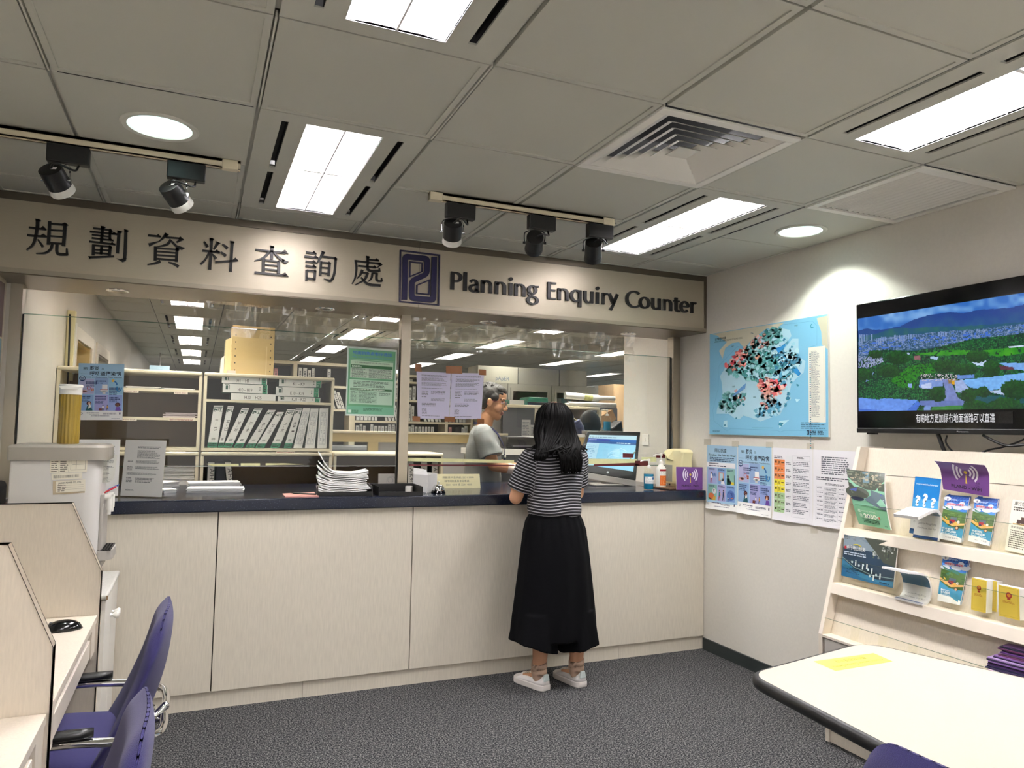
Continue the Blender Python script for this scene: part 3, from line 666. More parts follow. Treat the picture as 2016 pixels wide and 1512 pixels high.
def rc(pts, rad, n=6):
    out = []
    N = len(pts)
    for i in range(N):
        a, b, c = Vector(pts[i-1]), Vector(pts[i]), Vector(pts[(i+1) % N]); r = rad[i]
        if r == 0: out.append(tuple(b)); continue
        p, q = b+(a-b).normalized()*r, b+(c-b).normalized()*r
        for k in range(n+1):
            t = k/n; v = p*(1-t)**2+b*2*t*(1-t)+q*t*t; out.append((v.x, v.y))
    return out
def ribbon(path, w, rad):
    """bent bar of constant width with rounded outer corners"""
    n = len(path); L, R = [], []
    for i in range(n):
        b = Vector(path[i]); d1 = (b-Vector(path[i-1])).normalized() if i else None; d2 = (Vector(path[i+1])-b).normalized() if i < n-1 else None
        n1 = Vector((-d1.y, d1.x)) if d1 else None; n2 = Vector((-d2.y, d2.x)) if d2 else None
        if n1 is None: mm, k = n2, 1
        elif n2 is None: mm, k = n1, 1
        else: mm = (n1+n2).normalized(); k = 1/max(.3, mm.dot(n1))
        L.append(b+mm*w/2*k); R.append(b-mm*w/2*k)
    return L, R
e = MB(); path = [(310, 1278), (330, 285), (830, 338), (824, 690), (482, 845), (478, 1240), (972, 1285), (995, 295)]
wpx = 122; L, R = ribbon(path, wpx, 0)
def fat(p0, p1, p2, side): pass
Lp = rc([(p.x, p.y) for p in L], [0, 30, 30, 25, 70, 70, 60, 0]); Rp = rc([(p.x, p.y) for p in R], [0, 90, 90, 90, 25, 30, 30, 0])
Lp = rc([(p.x, p.y) for p in L], [0]*8); Rp = rc([(p.x, p.y) for p in R], [0]*8)
def rounded(side, radii):
    out = []
    for i in range(8):
        b = side[i]
        if i in (0, 7): out += [b]*7; continue
        a, c = side[i-1], side[i+1]; r = radii[i]; p, q = b+(a-b).normalized()*r, b+(c-b).normalized()*r
        out += [p*(1-t)**2+b*2*t*(1-t)+q*t*t for t in [k/6 for k in range(7)]]
    return out
cr = lambda i: (path[i][0]-path[i-1][0])*(path[i+1][1]-path[i][1])-(path[i][1]-path[i-1][1])*(path[i+1][0]-path[i][0])
radL = [0]+[34 if cr(i) > 0 else 120 for i in range(1, 7)]+[0]; radR = [0]+[120 if cr(i) > 0 else 34 for i in range(1, 7)]+[0]
A, B = rounded(L, radL), rounded(R, radR)
for i in range(len(A)-1):
    if (A[i]-A[i+1]).length+(B[i]-B[i+1]).length < 1e-6: continue
    e.prism([EM(*A[i]), EM(*A[i+1]), EM(*B[i+1]), EM(*B[i])], (0, .016, 0))
e.build('emblem_monogram', NAVY, SG)
# ---------------------------------------------------------------- office behind the screen
rng = random.Random(7)
def pxbox(x0, y0, x1, y1, Y, dep):
    a, b, c, d = at(x0, (y0+y1)/2, 'y', Y), at(x1, (y0+y1)/2, 'y', Y), at((x0+x1)/2, y0, 'y', Y), at((x0+x1)/2, y1, 'y', Y)
    return a.x, b.x, Y, Y+dep, d.z, c.z
def case(name, label, cat, x0, x1, y0, y1, z0, z1, shelves, backm, t=.02, bull=True, fr=OFFW):
    o = thing(name, label, cat, ((x0+x1)/2, y0, z0)); w = (x1-x0)/2; d = y1-y0; h = z1-z0
    for s in (-1, 1): box_mb(s*w, s*(w-t), 0, d, 0, h-t).build('side_panel', fr, o)
    box_mb(-w, w, -.006, d, h-.026, h).build('top_panel', fr, o, bevel=.009 if bull else 0, seg=3)
    box_mb(-w+t, w-t, d-.008, d, 0, h-t).build('back_panel', backm, o)
    for z in shelves: box_mb(-w+t, w-t, .004, d-.008, z-z0-.018, z-z0).build('shelf', fr, o)
    box_mb(-w+t, w-t, 0, d-.008, 0, .02).build('bottom_panel', fr, o)
    return o
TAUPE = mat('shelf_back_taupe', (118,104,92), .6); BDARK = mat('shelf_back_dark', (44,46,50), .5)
za = lambda y, x=350: at(x, y, 'y', 1.4).z
S1, S2 = za(766, 330), za(822, 330)
ca = case('bookcase', 'cream open bookcase on the left holding paper forms', 'bookcase', -3.995, -3.137, 1.4, 1.78, 1.243, 1.782, [S1, S2], TAUPE)
SB = at(520, 789, 'y', 1.4).z
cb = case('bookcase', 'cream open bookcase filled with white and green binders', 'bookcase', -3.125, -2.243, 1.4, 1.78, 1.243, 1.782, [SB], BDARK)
low = []
for (x0, x1), nm in zip(((-3.995, -3.137), (-3.125, -2.243), (-2.231, -1.395)), ('under the paper forms', 'under the green binders', 'beside the mid post, its top free')):
    low.append(case('low_bookcase', 'low cream bookcase '+nm, 'bookcase', x0, x1, 1.39, 1.80, 0.0, 1.235, [.55, .95], TAUPE))
def shelf_label(text, px, py, w, parent, Y=1.398):
    p = at(px, py, 'y', Y); s = Sheet(w, .018, 'e6dccb', map=plane_map((p.x-w/2, Y-.0035, p.z-.009), (1, 0, 0), (0, 0, 1), (0, -1, 0)))
    if text: s.text(text, w/2, .0045, .0085, '8a4038', 'c', w*.8)
    else: s.greek(.005, .002, w-.005, .016, 2, '9a5a50', rng)
    o = s.build('shelf_label', parent); o.matrix_parent_inverse = parent.matrix_world.inverted() if False else Matrix.Translation(-Vector(parent.location)); return o
for tx, px, py, w in (('Form S6A', 259, 769.5, .085), ('Form S6D', 356, 772.5, .085), ('Form S16A', 255, 825, .085), (None, 358, 825, .16)): shelf_label(tx, px, py+1, w, ca)
shelf_label('Form S16-III', 350, 891, .1, ca, 1.394)
shelf_label(None, 562, 891.5, .13, cb, 1.394)
# loose papers on the shelves
def paper_stack(label, x0, x1, y0, y1, z, n, sheet_t=.0025, group='paper stacks in the office', col=PAPERW, jit=.012, name='paper_stack', seed=1):
    r = random.Random(seed); m = MB(); zz = z
    for k in range(n):
        dx, dy = r.uniform(-jit, jit), r.uniform(-jit, jit)*.5; t = sheet_t*r.uniform(.7, 1.2); m.box(x0+dx, x1+dx, y0+dy, y1+dy, zz, zz+t*.92); zz += t
    return tag(m.build(name, col, None), label, 'paper', group)
def pxs(x0, x1, y, Y): return at(x0, y, 'y', Y).x, at(x1, y, 'y', Y).x
a, b = pxs(246, 315, 767, 1.42); paper_stack('thin white stack of forms on the top shelf above the first paper label', a, b, 1.42, 1.63, S1+.001, 3, .004, seed=2)
a, b = pxs(322, 383, 768, 1.42); paper_stack('thin white stack of forms on the top shelf above the second paper label', a, b, 1.42, 1.63, S1+.001, 3, .003, seed=3)
a, b = pxs(323, 386, 815, 1.42); paper_stack('low stack of pinkish grey forms at the right of the middle shelf', a, b, 1.42, 1.63, S2+.001, 7, .005, col=mat('form_mixed', (200,188,190), .7), seed=4)
a, b = pxs(312, 386, 940, 1.42); paper_stack('thick white ream stack in the low bookcase behind the document holder', a, b, 1.43, 1.64, .951, 26, .0075, seed=5)
def binder(label, group, q, dep, text, style, sub=1):
    """standing or lying binder from its spine corners bl, br, tr, tl (world)"""
    bl, br, tr, tl = [Vector(p) for p in q]; o = (bl+br)/2; t = thing('binder', label, 'binder', o, 0, group); q = [p-o for p in (bl, br, tr, tl)]
    n = Vector((0, 1, 0)); g = .004
    u, v = (q[1]-q[0]), (q[3]-q[0])
    m = MB(); m.hexa([q[0], q[1], q[1]+n*dep, q[0]+n*dep, q[3], q[2], q[2]+n*dep, q[3]+n*dep]); m.build('cover', TGREEN if style != 'plain' else BINDD, t, bevel=.003)
    W, H = u.length, v.length
    def mp(a, b, k): return q[0]+u*(a/W)+v*(b/H)+(q[2]-q[1]-v)*(a/W)*(b/H)-n*(.0015+k)
    lying = W > H*1.5
    s = Sheet(W, H, 'e4e4e0', .001, mp)
    if style == 'mit' and not lying:
        s.rect(.0, 0, W, .034, '14805a'); s.greek(W*.12, .006, W*.88, .03, 2, 'cfe6dc', rng, .5, 0)
        s.rect(W*.06, H-.012, W*.94, H-.008, '1c4a3c'); s.text('MIT', W/2, H-.035, .017, '1c4a3c', 'c', W*.8, .02); s.rect(W*.06, H-.042, W*.3, H-.038, '1c4a3c'); s.rect(W*.7, H-.042, W*.94, H-.038, '1c4a3c')
        s.text(text, W*.38, H*.66, .02, '30302e', 'l', .075, 0, -PI/2); s.greek(W*.3, .05, W*.68, .066, 4, '55605a', rng, .6, 0)
    elif style == 'mit':
        s.rect(W*.88, 0, W*.985, H, '1d9066'); s.greek(W*.9, .004, W*.97, H-.004, 3, 'd8efe4', rng)
        s.text('MIT', W*.06, H*.25, .02, '1c4a3c', 'l', None, .02, 0) if False else s.line([(W*.05, H*.9), (W*.14, H*.9), (W*.14, H*.35)], .004, '1c4a3c')
        s.text('I', W*.09, H*.35, H*.45, '1c4a3c', 'c', W*.05, .02)
        s.text(text, W*.33, H*.16, .024, '3a3a38', 'l', W*.32 if len(text) > 7 else W*.27); s.greek(W*.81, H*.3, W*.84, H*.75, 3, '55605a', rng)
    elif style == 'grid':
        s.frame(W*.16, H*.1, W*.84, H*.9, .0018, '8890a0'); s.rect(W*.49, H*.1, W*.51, H*.9, '8890a0')
        for k in range(1, 4): s.rect(W*.16, H*(.1+.2*k), W*.84, H*(.1+.2*k)+.0015, '8890a0')
        for k in range(4): s.text(['FSS', 'FYT', 'KTS', 'LMC'][k], W*.58, H*(.86-.2*k), .009, '50586a', 'l', .03, 0, -PI/2); s.text(['HC', 'YLN', 'TP', 'SK'][k], W*.25, H*(.86-.2*k), .009, '50586a', 'l', .024, 0, -PI/2)
    elif style == 'white':
        s.text(text, W*.3, H*.18, .024, '3a3a38', 'l', W*.38)
    s.build('spine_label', t, GLOSSP); return t
bz = lambda x, y, Y=1.418: at(380+x/4.032, 600+y/4.032, 'y', Y)
ST = [('1 – 13', 112, 190, 240, 165, 1148, 816, 'mit'), ('14 – 23', 196, 236, 326, 274, 1152, 824, 'mit'), ('24 – 32', 238, 305, 446, 386, 1150, 838, 'mit'), ('33 – 44', 322, 390, 550, 486, 1152, 842, 'mit'), ('45 – 58', 412, 482, 656, 596, 1150, 850, 'mit'),
      ('59 – 70', 492, 562, 722, 668, 1152, 868, 'mit'), ('71 – 80', 611, 682, 811, 748, 1152, 846, 'mit'), ('81', 720, 778, 866, 816, 1152, 838, 'mit'), ('', 795, 864, 931, 873, 1154, 836, 'grid'), ('', 886, 964, 996, 933, 1154, 838, 'grid'), ('', 985, 1058, 1076, 1004, 1156, 838, 'grid')]
for k, (tx, a, b, c, d, yb, yt, stl) in enumerate(ST):
    lb = 'leaning white and green binder marked %s on the lower shelf' % tx if tx else ['white binder with a gridded spine label, first of three at the right', 'white binder with a gridded spine label, middle of three at the right', 'upright white binder with a gridded spine label at the shelf end'][k-8]
    zb = 1.265+.001; q = [bz(a, yb), bz(b, yb), bz(c, yt), bz(d, yt)]; dz = zb-min(q[0].z, q[1].z); q = [p+Vector((0, 0, dz)) for p in q]
    q[1].z = q[0].z = zb if abs(q[0].z-q[1].z) < .01 else q[0].z
    binder(lb, 'binders on the lower shelf', q, .27, tx, stl)
HB = [('H20 – H25', 300, 655, 716, 768, 'white', 0), ('H10 – H19', 235, 593, 643, 711, 'mit', 0), ('H1 – H9', 228, 588, 572, 640, 'mit', 0), ('K20 – K22', 672, 1010, 740, 777, 'mit', 1), ('K10 – K19', 657, 1000, 662, 734, 'mit', 1), ('K1 – K9', 682, 1018, 594, 660, 'mit', 1)]
zt = [SB+.001, SB+.001]
for tx, a, b, y0, y1, stl, c in HB:
    p0, p1 = bz((a+b)/2, y1, 1.41), bz((a+b)/2, y0, 1.41); h = p1.z-p0.z; xa, xb = bz(a, (y0+y1)/2, 1.41).x, bz(b, (y0+y1)/2, 1.41).x
    z0 = zt[c]; zt[c] += h+.004; binder('lying white binder marked %s on the upper shelf' % tx, 'binders stacked flat on the upper shelf', [(xa, 1.41, z0), (xb, 1.41, z0), (xb, 1.41, z0+h), (xa, 1.41, z0+h)], .25, tx, stl)
# binders in the low bookcases
def low_binder(label, text, x0, x1, ytop, Y=1.43, lean=0., body=BINDD, h=None):
    a, b = at(x0, 955, 'y', Y).x, at(x1, 955, 'y', Y).x; z = .951; zt_ = z+(h or .22); W = b-a
    t = thing('box_file', label, 'file', ((a+b)/2, Y, z), 0, 'box files in the low bookcases'); m = MB()
    q = [Vector((-W/2, 0, 0)), Vector((W/2, 0, 0)), Vector((W/2+lean, 0, zt_-z)), Vector((-W/2+lean, 0, zt_-z))]; n = Vector((0, .26, 0)); m.hexa([q[0], q[1], q[1]+n, q[0]+n, q[3], q[2], q[2]+n, q[3]+n]); m.build('cover', body, t, bevel=.003)
    H = zt_-z; s = Sheet(W*.8, H*.94, 'd4d2cc', .001, lambda u, v, k: Vector((-W*.4+u+lean*v/H, -.0015-k, .03*H+v))); s.text(text, W*.27, H*.74, .03, '34343a', 'l', .13, 0, -PI/2); s.build('spine_label', t)
low_binder('grey box file marked A/H5/4 at the left of the low bookcase', 'A/H5/4', 406, 422, 905); low_binder('grey box file marked A/H5/42 in the low bookcase', 'A/H5/42', 448, 462, 905, lean=-.03)
t = tag(box_mb(at(424, 940, 'y', 1.44).x, at(444, 940, 'y', 1.44).x, 1.44, 1.7, .951, 1.17).build('black_folder', mat('folder_navy', (46,50,60), .5), bevel=.004), 'black folder between the two lettered box files', 'folder')
low_binder('grey box file marked A/K at the right of the middle low bookcase', 'A/K8/3', 634, 648, 905)
for k, (x0, x1, tx) in enumerate(((801, 814, 'A/K9/2'), (826, 841, 'A/K10/1'), (848, 862, 'A/K11/2'))): low_binder('pale box file %s in the low bookcase right of the post' % ('nearest the post', 'in the middle', 'farthest from the post')[k], tx, x0, x1, 905)
# storage boxes on top of the bookcase
t = thing('file_box', 'large tan board file box with punched edges on top of the bookcase', 'box', (0, 0, 0)); Yb = 1.5; ztop = 1.783
q = [at(454, 735, 'y', Yb), at(538, 738, 'y', Yb), at(541, 645, 'y', Yb), at(461, 640, 'y', Yb)]; xa, xb, hh = q[0].x, q[1].x, q[3].z-ztop
t.location = ((xa+xb)/2, Yb, ztop); W = (xb-xa)/2; box_mb(-W, W, 0, .24, 0, hh).build('board_box', CARD, t, bevel=.002)
m = MB()
for s in (-1, 1):
    for k in range(7): m.cyl((s*(W-.025), -.0004, .03+k*(hh-.05)/6), (s*(W-.025), .002, .03+k*(hh-.05)/6), .0045, n=12)
m.build('punched_hole', BLACKM, t); m = MB(); m.box(W*.62, W*.66, -.0006, .001, .0, hh*.6); m.build('fold_line', mat('card_light', (222,200,150), .7), t)
for k, (x0, x1, y0, mt, lb) in enumerate(((441, 455, 664, CREAM, 'cream board folder standing left of the tan file box'), (434, 441, 700, PAPERW, 'white board folder at the back left of the tan file box'))):
    a, b = pxs(x0, x1, 720, 1.6); zt_ = at(x1, y0, 'y', 1.6).z; m = MB(); m.hexa([(a, 1.6, ztop), (b, 1.6, ztop), (b, 1.78, ztop), (a, 1.78, ztop), (a+.004, 1.6, zt_-.02), (b, 1.6, zt_), (b, 1.78, zt_), (a+.004, 1.78, zt_-.02)]); tag(m.build('board_folder', mt, bevel=.002), lb, 'folder')
a, b = pxs(447, 464, 728, 1.46); tag(box_mb(a, b, 1.46, 1.49, ztop, ztop+.022).build('note_block', mat('pink_paper', (224,196,186), .7), bevel=.002), 'small pinkish note block at the foot of the tan file box', 'note block')
# trunking with socket strip, exit sign and small camera
t = thing('cable_trunk', 'vertical cream cable trunk with socket strip on the office left wall', 'trunking', (-4.0, 1.72, 1.2)); box_mb(.001, .05, -.03, .03, .5, .98).build('trunk_cover', CREAM, t, bevel=.003); box_mb(.05, .058, -.02, .02, .55, .9).build('socket_strip', WHITE, t)
m = MB(); m.tube(spline([(.02, -.05, .95), (.03, -.06, .6), (.025, -.05, .3), (.02, -.03, -.1)], 6), .006, 8); m.tube(spline([(.02, .0, .5), (.03, .0, .2), (.02, .0, -.1)], 6), .006, 8); m.build('cable', BLACKM, t, smooth=True)
p = at(318, 683, 'z', 2.25); p = at(316, 690, 'x', -3.72); t = thing('exit_light', 'hanging blue-white exit light box under the office ceiling', 'exit sign', (p.x, p.y, 2.14)); box_mb(-.14, .14, -.02, .02, 0, .16).build('light_box', mat('exit_face', (196,222,232), .4, emit=.35), t, bevel=.006); m = MB(); m.cyl((0, 0, .16), (0, 0, CZ-2.14), .012); m.build('hanger', GREYP, t)
# tall far bookcases full of binders
def far_case(label, px0, px1, pyt, pyb, Y, rows_py, cols_px, group, lbl, seed, dep=.3, cat='bookcase'):
    r = random.Random(seed); xa, xb = at(px0, 800, 'y', Y).x, at(px1, 800, 'y', Y).x; zt_ = at((px0+px1)/2, pyt, 'y', Y).z
    o = thing('bookcase', label, cat, (xa, Y, 0)); L = xb-xa; zs = [at((px0+px1)/2, y, 'y', Y).z for y in rows_py]; cols = [0]+[at(c, 800, 'y', Y).x-xa for c in cols_px]+[L]
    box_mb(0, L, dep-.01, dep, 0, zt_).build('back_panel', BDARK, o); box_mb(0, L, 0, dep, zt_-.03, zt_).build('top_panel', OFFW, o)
    for c in cols: box_mb(c-.018, c+.018, 0, dep-.01, 0, zt_-.03).build('upright', OFFW, o)
    for z in zs: box_mb(0, L, .003, dep-.01, z-.025, z).build('shelf', OFFW, o)
    proto = None; tops = [zt_-.03]+[z-.025 for z in zs[:-1]]
    for ri, z in enumerate(zs):
        H = min(.235, (tops[ri]-z)*.93)
        for ci in range(len(cols)-1):
            x = cols[ci]+.03; lean = 0; L1 = cols[ci+1]-.03
            while x < L1-.05:
                w = r.choice((.034, .04, .048)); run = r.random()
                if r.random() < .16: lean = r.choice((-.35, -.2, 0, 0, .2, .3)); x += .05
                if r.random() < .06: x += .12; continue
                h = H*r.uniform(.86, 1)
                if x+w+abs(lean)*h > L1: break
                t = thing('binder', lbl, 'binder', (xa+x+(0 if lean >= 0 else -lean*h), Y+.02, z+.0), 0, group)
                if proto is None or True:
                    key = (round(w, 3), round(lean, 2), round(h/.02)); 
                    if key not in FARB:
                        c, s_ = math.cos(lean), math.sin(lean); hh = round(h/.02)*.02-.006
                        m = MB(); f = lambda a, b, y: (a+b*math.tan(lean), y, b); m.hexa([f(0, 0, 0), f(w, 0, 0), f(w, 0, .22), f(0, 0, .22), f(0, hh, 0), f(w, hh, 0), f(w, hh, .22), f(0, hh, .22)])
                        s1 = MB(); s1.hexa([f(w*.1, hh*.02, -.002), f(w*.9, hh*.02, -.002), f(w*.9, hh*.02, 0), f(w*.1, hh*.02, 0), f(w*.1, hh*.98, -.002), f(w*.9, hh*.98, -.002), f(w*.9, hh*.98, 0), f(w*.1, hh*.98, 0)])
                        s1.m = 1
                        for q in range(7): b0 = hh*(.2+.09*q); s1.quad(f(w*.32, b0, -.0024), f(w*.68, b0, -.0024), f(w*.68, b0+hh*.05, -.0024), f(w*.32, b0+hh*.05, -.0024))
                        FARB[key] = (m.mesh('cover', [BINDD]), s1.mesh('spine_label', [BINDW, INKG]), s1.mesh('spine_label', [PINKS, INKG]))
                    ms = FARB[key]
                    for nm, me in (('cover', ms[0]), ('spine_label', ms[2] if r.random() < .05 else ms[1])):
                        p = bpy.data.objects.new(nm, me); COL.objects.link(p); p.parent = t
                x += w+.003+(abs(lean)*.01)
    return o
FARB = {}; INKG = mat('ink_grey', (90,92,96), .7); PINKS = mat('spine_pink', (214,150,150), .6)
far_case('cream wall bookcase full of white binders behind the binder shelves', 505, 692, 712, 900, 3.6, (757, 803, 845), (579,), 'binders in the far left bookcase', 'narrow white binder in the far bookcase left of the mid post', 11)
far_case('cream wall bookcase of binders behind the taped notices', 697, 930, 738, 900, 4.6, (751.5, 787.5, 830, 858), (800, 880), 'binders in the far right bookcase', 'narrow white binder in the far bookcase behind the taped notices', 12)
# half-height office partition
t = thing('office_partition', 'half-height yellow wood office partition with glazed panels', 'partition', (0, 2.6, 0)); zr = at(800, 850, 'y', 2.6).z; x0, x1, xm0, xm1 = at(640, 850, 'y', 2.6).x, at(1000, 850, 'y', 2.6).x, -1.72, -1.627
box_mb(x0, x1, -.01, .06, zr-.022, zr).build('cap_rail', OFFW, t, bevel=.004); box_mb(x0, x1, 0, .05, zr-.1, zr-.022).build('top_rail', WOODY, t)
box_mb(xm0, xm1, 0, .05, .8, zr-.1).build('mullion', WOODY, t); box_mb(x0, x1, 0, .05, .05, .8).build('lower_panel', WOODY, t); box_mb(xm1, x1, .02, .03, .8, zr-.1).build('infill_panel', mat('frosted_panel', (206,206,204), .35), t); box_mb(x0, xm0, .022, .028, .8, zr-.1).build('glass_panel', GLASS, t)
a, b = pxs(655, 716, 880, 3.0); t = thing('sofa', 'dark grey sofa seen through the partition glass', 'sofa', ((a+b)/2, 3.0, 0)); m = MB(); m.box(-.42, .42, 0, .45, .0, .5); m.build('seat_base', BLACKM, t, bevel=.02); m = MB(); m.box(-.42, .42, .34, .5, .5, 1.235); m.build('backrest', GREYD, t, bevel=.04); 
for s_ in (-1, 1): box_mb(s_*.36, s_*.44, 0, .45, .08, .72).build('armrest', GREYD, t, bevel=.02)
# PAPER cupboards and glass-fronted cabinets
YC = 4.4; cz = at(1060, 758, 'y', YC).z; cx = [at(944, 800, 'y', YC).x, at(999, 800, 'y', YC).x, at(1086, 800, 'y', YC).x, at(1172, 800, 'y', YC).x]
places = ['under the PAPER lettering', 'in the middle of the grey row', 'at the right end of the grey row']
for k in range(3):
    a, b = cx[k]+.004, cx[k+1]-.004; W = b-a; t = thing('glass_cabinet', 'grey-green glass-fronted cabinet '+places[k], 'cabinet', (a, YC, 0)); h = cz
    box_mb(0, .03, 0, .4, 0, h).build('side_panel', GREYC, t); box_mb(W-.03, W, 0, .4, 0, h).build('side_panel', GREYC, t); box_mb(.03, W-.03, .38, .4, 0, h).build('back_panel', TAUPE, t); box_mb(.03, W-.03, 0, .38, h-.05, h).build('top_panel', GREYC, t); box_mb(.03, W-.03, 0, .38, 0, .9).build('lower_body', GREYC, t); box_mb(.03, W-.03, .03, .38, 1.58, 1.6).build('shelf', GREYC, t)
    d = MB(); d.box(.03, .065, -.012, .0, .92, h-.05); d.box(W-.065, W-.03, -.012, 0, .92, h-.05); d.box(.065, W-.065, -.012, 0, h-.09, h-.05); d.box(.065, W-.065, -.012, 0, .92, .96); dd = d.build('door', GREYC, t); box_mb(.065, W-.065, -.008, -.004, .96, h-.09).build('door_glass', GLASS, dd)
TEALB = mat('teal_book', (88,128,134), .6); GREYB = mat('grey_book', (150,156,158), .6); BRNB = mat('brown_box', (160,128,92), .7)
x = cx[2]+.12
for k in range(5):
    w = (.05, .035, .045, .03, .04, .035, .05, .04, .045)[k]; h = (.24, .25, .22, .25, .23, .2, .24, .19, .18)[k]; t = thing('book', 'teal or grey book on the shelf of the right glass cabinet', 'book', (x, YC+.06, 1.6), 0, 'books in the right glass cabinet'); m = MB(); m.box(0, w-.003, 0, .2, 0, h); m.build('book_body', [TEALB, GREYB][k % 3 == 0], t)
    x += w
for k in range(2): tag(box_mb(x+.03+.115*k, x+.14+.115*k, YC+.05, YC+.3, 1.601, 1.8).build('archive_box', BRNB, bevel=.003), ('left' if k == 0 else 'right')+' brown archive box of two beside the teal books', 'box')
YU = YC+.02; top = at(1085, 727, 'y', YU).z
ux = [at(940, 745, 'y', YU).x, at(1020, 745, 'y', YU).x, at(1101, 745, 'y', YU).x, at(1156, 745, 'y', YU).x]
for k in range(3):
    a, b = ux[k]+.003, ux[k+1]-.003; t = thing('wall_cupboard', ['pale cupboard lettered PAPER above the cabinets', 'plain grey cupboard in the middle of the top row', 'plain grey cupboard at the right end of the top row'][k], 'cupboard', (a, YU, cz+.001)); box_mb(0, b-a, .015, .36, 0, top-cz).build('cupboard_body', GREYC, t); box_mb(.003, b-a-.003, 0, .015, .003, top-cz-.003).build('door', GREYC if k else mat('cupboard_pale', (178,176,162), .5), t)
    if k == 0:
        p = at(975, 750, 'y', YU); s = Sheet(.2, .075, 'b2b0a2', .0005, plane_map((p.x-a, -.001, p.z-cz-.012), (1, 0, 0), (0, 0, 1), (0, -1, 0))); s.text('pApER', .005, .022, .05, '3c5a78', 'l', .185, .0); s.build('lettering', t)
p0, p1 = at(1020, 757, 'y', YC-.06), at(1092, 757, 'y', YC-.06)
# cubicle shelving
YQ = 2.6; zq = at(1090, 799, 'y', YQ).z; qx0, qxm, qx1 = at(990, 810, 'y', YQ).x, at(1055, 810, 'y', YQ).x, at(1180, 810, 'y', YQ).x
t = thing('cubicle_screen', 'dark grey fabric office screen with cream posts and top rail', 'screen', (0, YQ, 0)); box_mb(qx0-.6, qx1, -.02, .32, zq-.03, zq).build('top_shelf', OFFW, t, bevel=.006)
for x in (qxm, qx1): box_mb(x-.017, x+.017, -.015, .02, 0, zq-.03).build('post', OFFW, t)
box_mb(qx0, qxm-.017, -.005, .03, .05, zq-.03).build('fabric_panel', GREYD, t); box_mb(qx0-.12, qx0-.005, .04, .07, .05, zq-.12).build('side_screen', mat('grey_screen', (150,148,144), .7), t); box_mb(qxm+.02, qx1-.02, .29, .32, .3, zq-.03).build('rear_panel', TAUPE, t)
p = at(1027, 876, 'y', YQ-.012)
for k, (dx, dz, w, h) in enumerate(((0, 0, .095, .25), (.095, .0, .085, .2))):
    s = Sheet(w, h, 'c9c8c6', .0006, plane_map((p.x+dx, YQ-.007-.0012*k, p.z+dz), (1, 0, 0), (0, 0, 1), (0, -1, 0))); s.greek(.008, .02, w-.008, h-.02, 14, '8d8f96', rng); tag(s.build('pinned_paper'), ['taller', 'shorter'][k]+' pale printed list pinned on the dark grey office screen', 'paper')
# things on the cubicle shelf
a = at(1003, 795, 'y', YQ); binder('white binder lying on the cubicle shelf behind the man', None, [(a.x, YQ, zq+.001), (a.x+.16, YQ, zq+.001), (a.x+.16, YQ, zq+.045), (a.x, YQ, zq+.045)], .24, '', 'white')
a = at(1046, 792, 'y', YQ); t = thing('file_case', 'dark green file case on the cubicle shelf left of the paper rolls', 'box', (a.x, YQ+.02, zq+.001)); m = MB(); m.hexa([(-.04, 0, 0), (.2, 0, 0), (.2, .24, 0), (-.04, .24, 0), (-.01, .01, .08), (.2, .01, .08), (.2, .23, .08), (-.01, .23, .08)]); m.build('case_body', TGREEN, t, bevel=.004); box_mb(-.03, .22, -.015, .2, 0, .03).build('case_base', BLACK, t, bevel=.003)
rolls = [((1112, 786), (1178, 800), .034, 'thick white paper roll at the top of the pile of rolls'), ((1118, 797), (1212, 806), .026, 'long white paper roll reaching to the right'), ((1150, 797), (1210, 797), .024, 'white paper roll at the far right of the pile'), ((1112, 803), (1182, 809), .018, 'thin flattened paper roll at the front of the pile')]
for k, ((xa, ya), (xb, yb), r, lb) in enumerate(rolls):
    Y = YQ+.06+.05*(k % 2); p, q = at(xa, ya, 'y', Y), at(xb, yb, 'y', Y-.04); d = (q-p).normalized(); zmin = zq+r+.002
    p.z = max(p.z, zmin) if k not in (1, 3) else zmin+.0; q.z = max(q.z-.02, zmin) if k in (0, 2) else zmin-.0
    if k == 0: p.z = zq+.115; q.z = zq+.095
    if k == 2: p.z = q.z = zq+.1; Y = YQ+.12
    t = thing('paper_roll', lb, 'paper roll', p, 0, 'paper rolls on the cubicle shelf'); m = MB(); v = q-p; m.tube([(0, 0, 0), v, v, v*.97, v*.03], [r, r, r*.82, r*.8, r*.8], 18, caps=False); m.build('rolled_sheet', PAPERW, t, smooth=True); 
    if k == 0: m = MB(); m.tube([v*.55, v*.8], [r*1.02, r*1.02], 18, caps=False); m.build('printed_band', mat('map_print', (206,208,140), .7, noise=(40, .25)), t, smooth=True)
# hanger and quilted jacket
p = at(1112, 800, 'y', YQ-.12); t = thing('clothes_hanger', 'pale yellow clothes hanger hooked on the cubicle shelf', 'hanger', (p.x, YQ-.12, zq-.05)); m = MB(); m.tube(spline([(.0, .11, .056), (.0, .05, .06), (.0, .0, .03), (0, 0, -.03)], 6), .004, 8); m.tube(spline([(-.15, .0, -.1), (-.06, 0, -.05), (0, 0, -.03), (.06, 0, -.05), (.15, 0, -.1)], 6), .006, 8); m.build('wire', CREAM, t, smooth=True)
JB = mat('jacket_navy', (44,52,90), .55, sheen=.2); t = thing('quilted_jacket', 'navy quilted jacket hanging on the hanger in the office', 'jacket', (p.x, YQ-.12, zq-.05)); m = MB(); rings = []
for k in range(41):
    v = k/40; z = -.07-.42*v; w = .06+.10*min(1, v*3.2)**.6+.01*v; puff = .008*abs(math.sin(v*PI*9)); rings.append([((w+puff)*math.cos(a), (.05+.02*v+puff)*math.sin(a), z-(.0 if v > .12 else 0)) for a in [2*PI*i/28 for i in range(28)]])
m.loft(rings); m.build('jacket_body', JB, t, smooth='all'); 
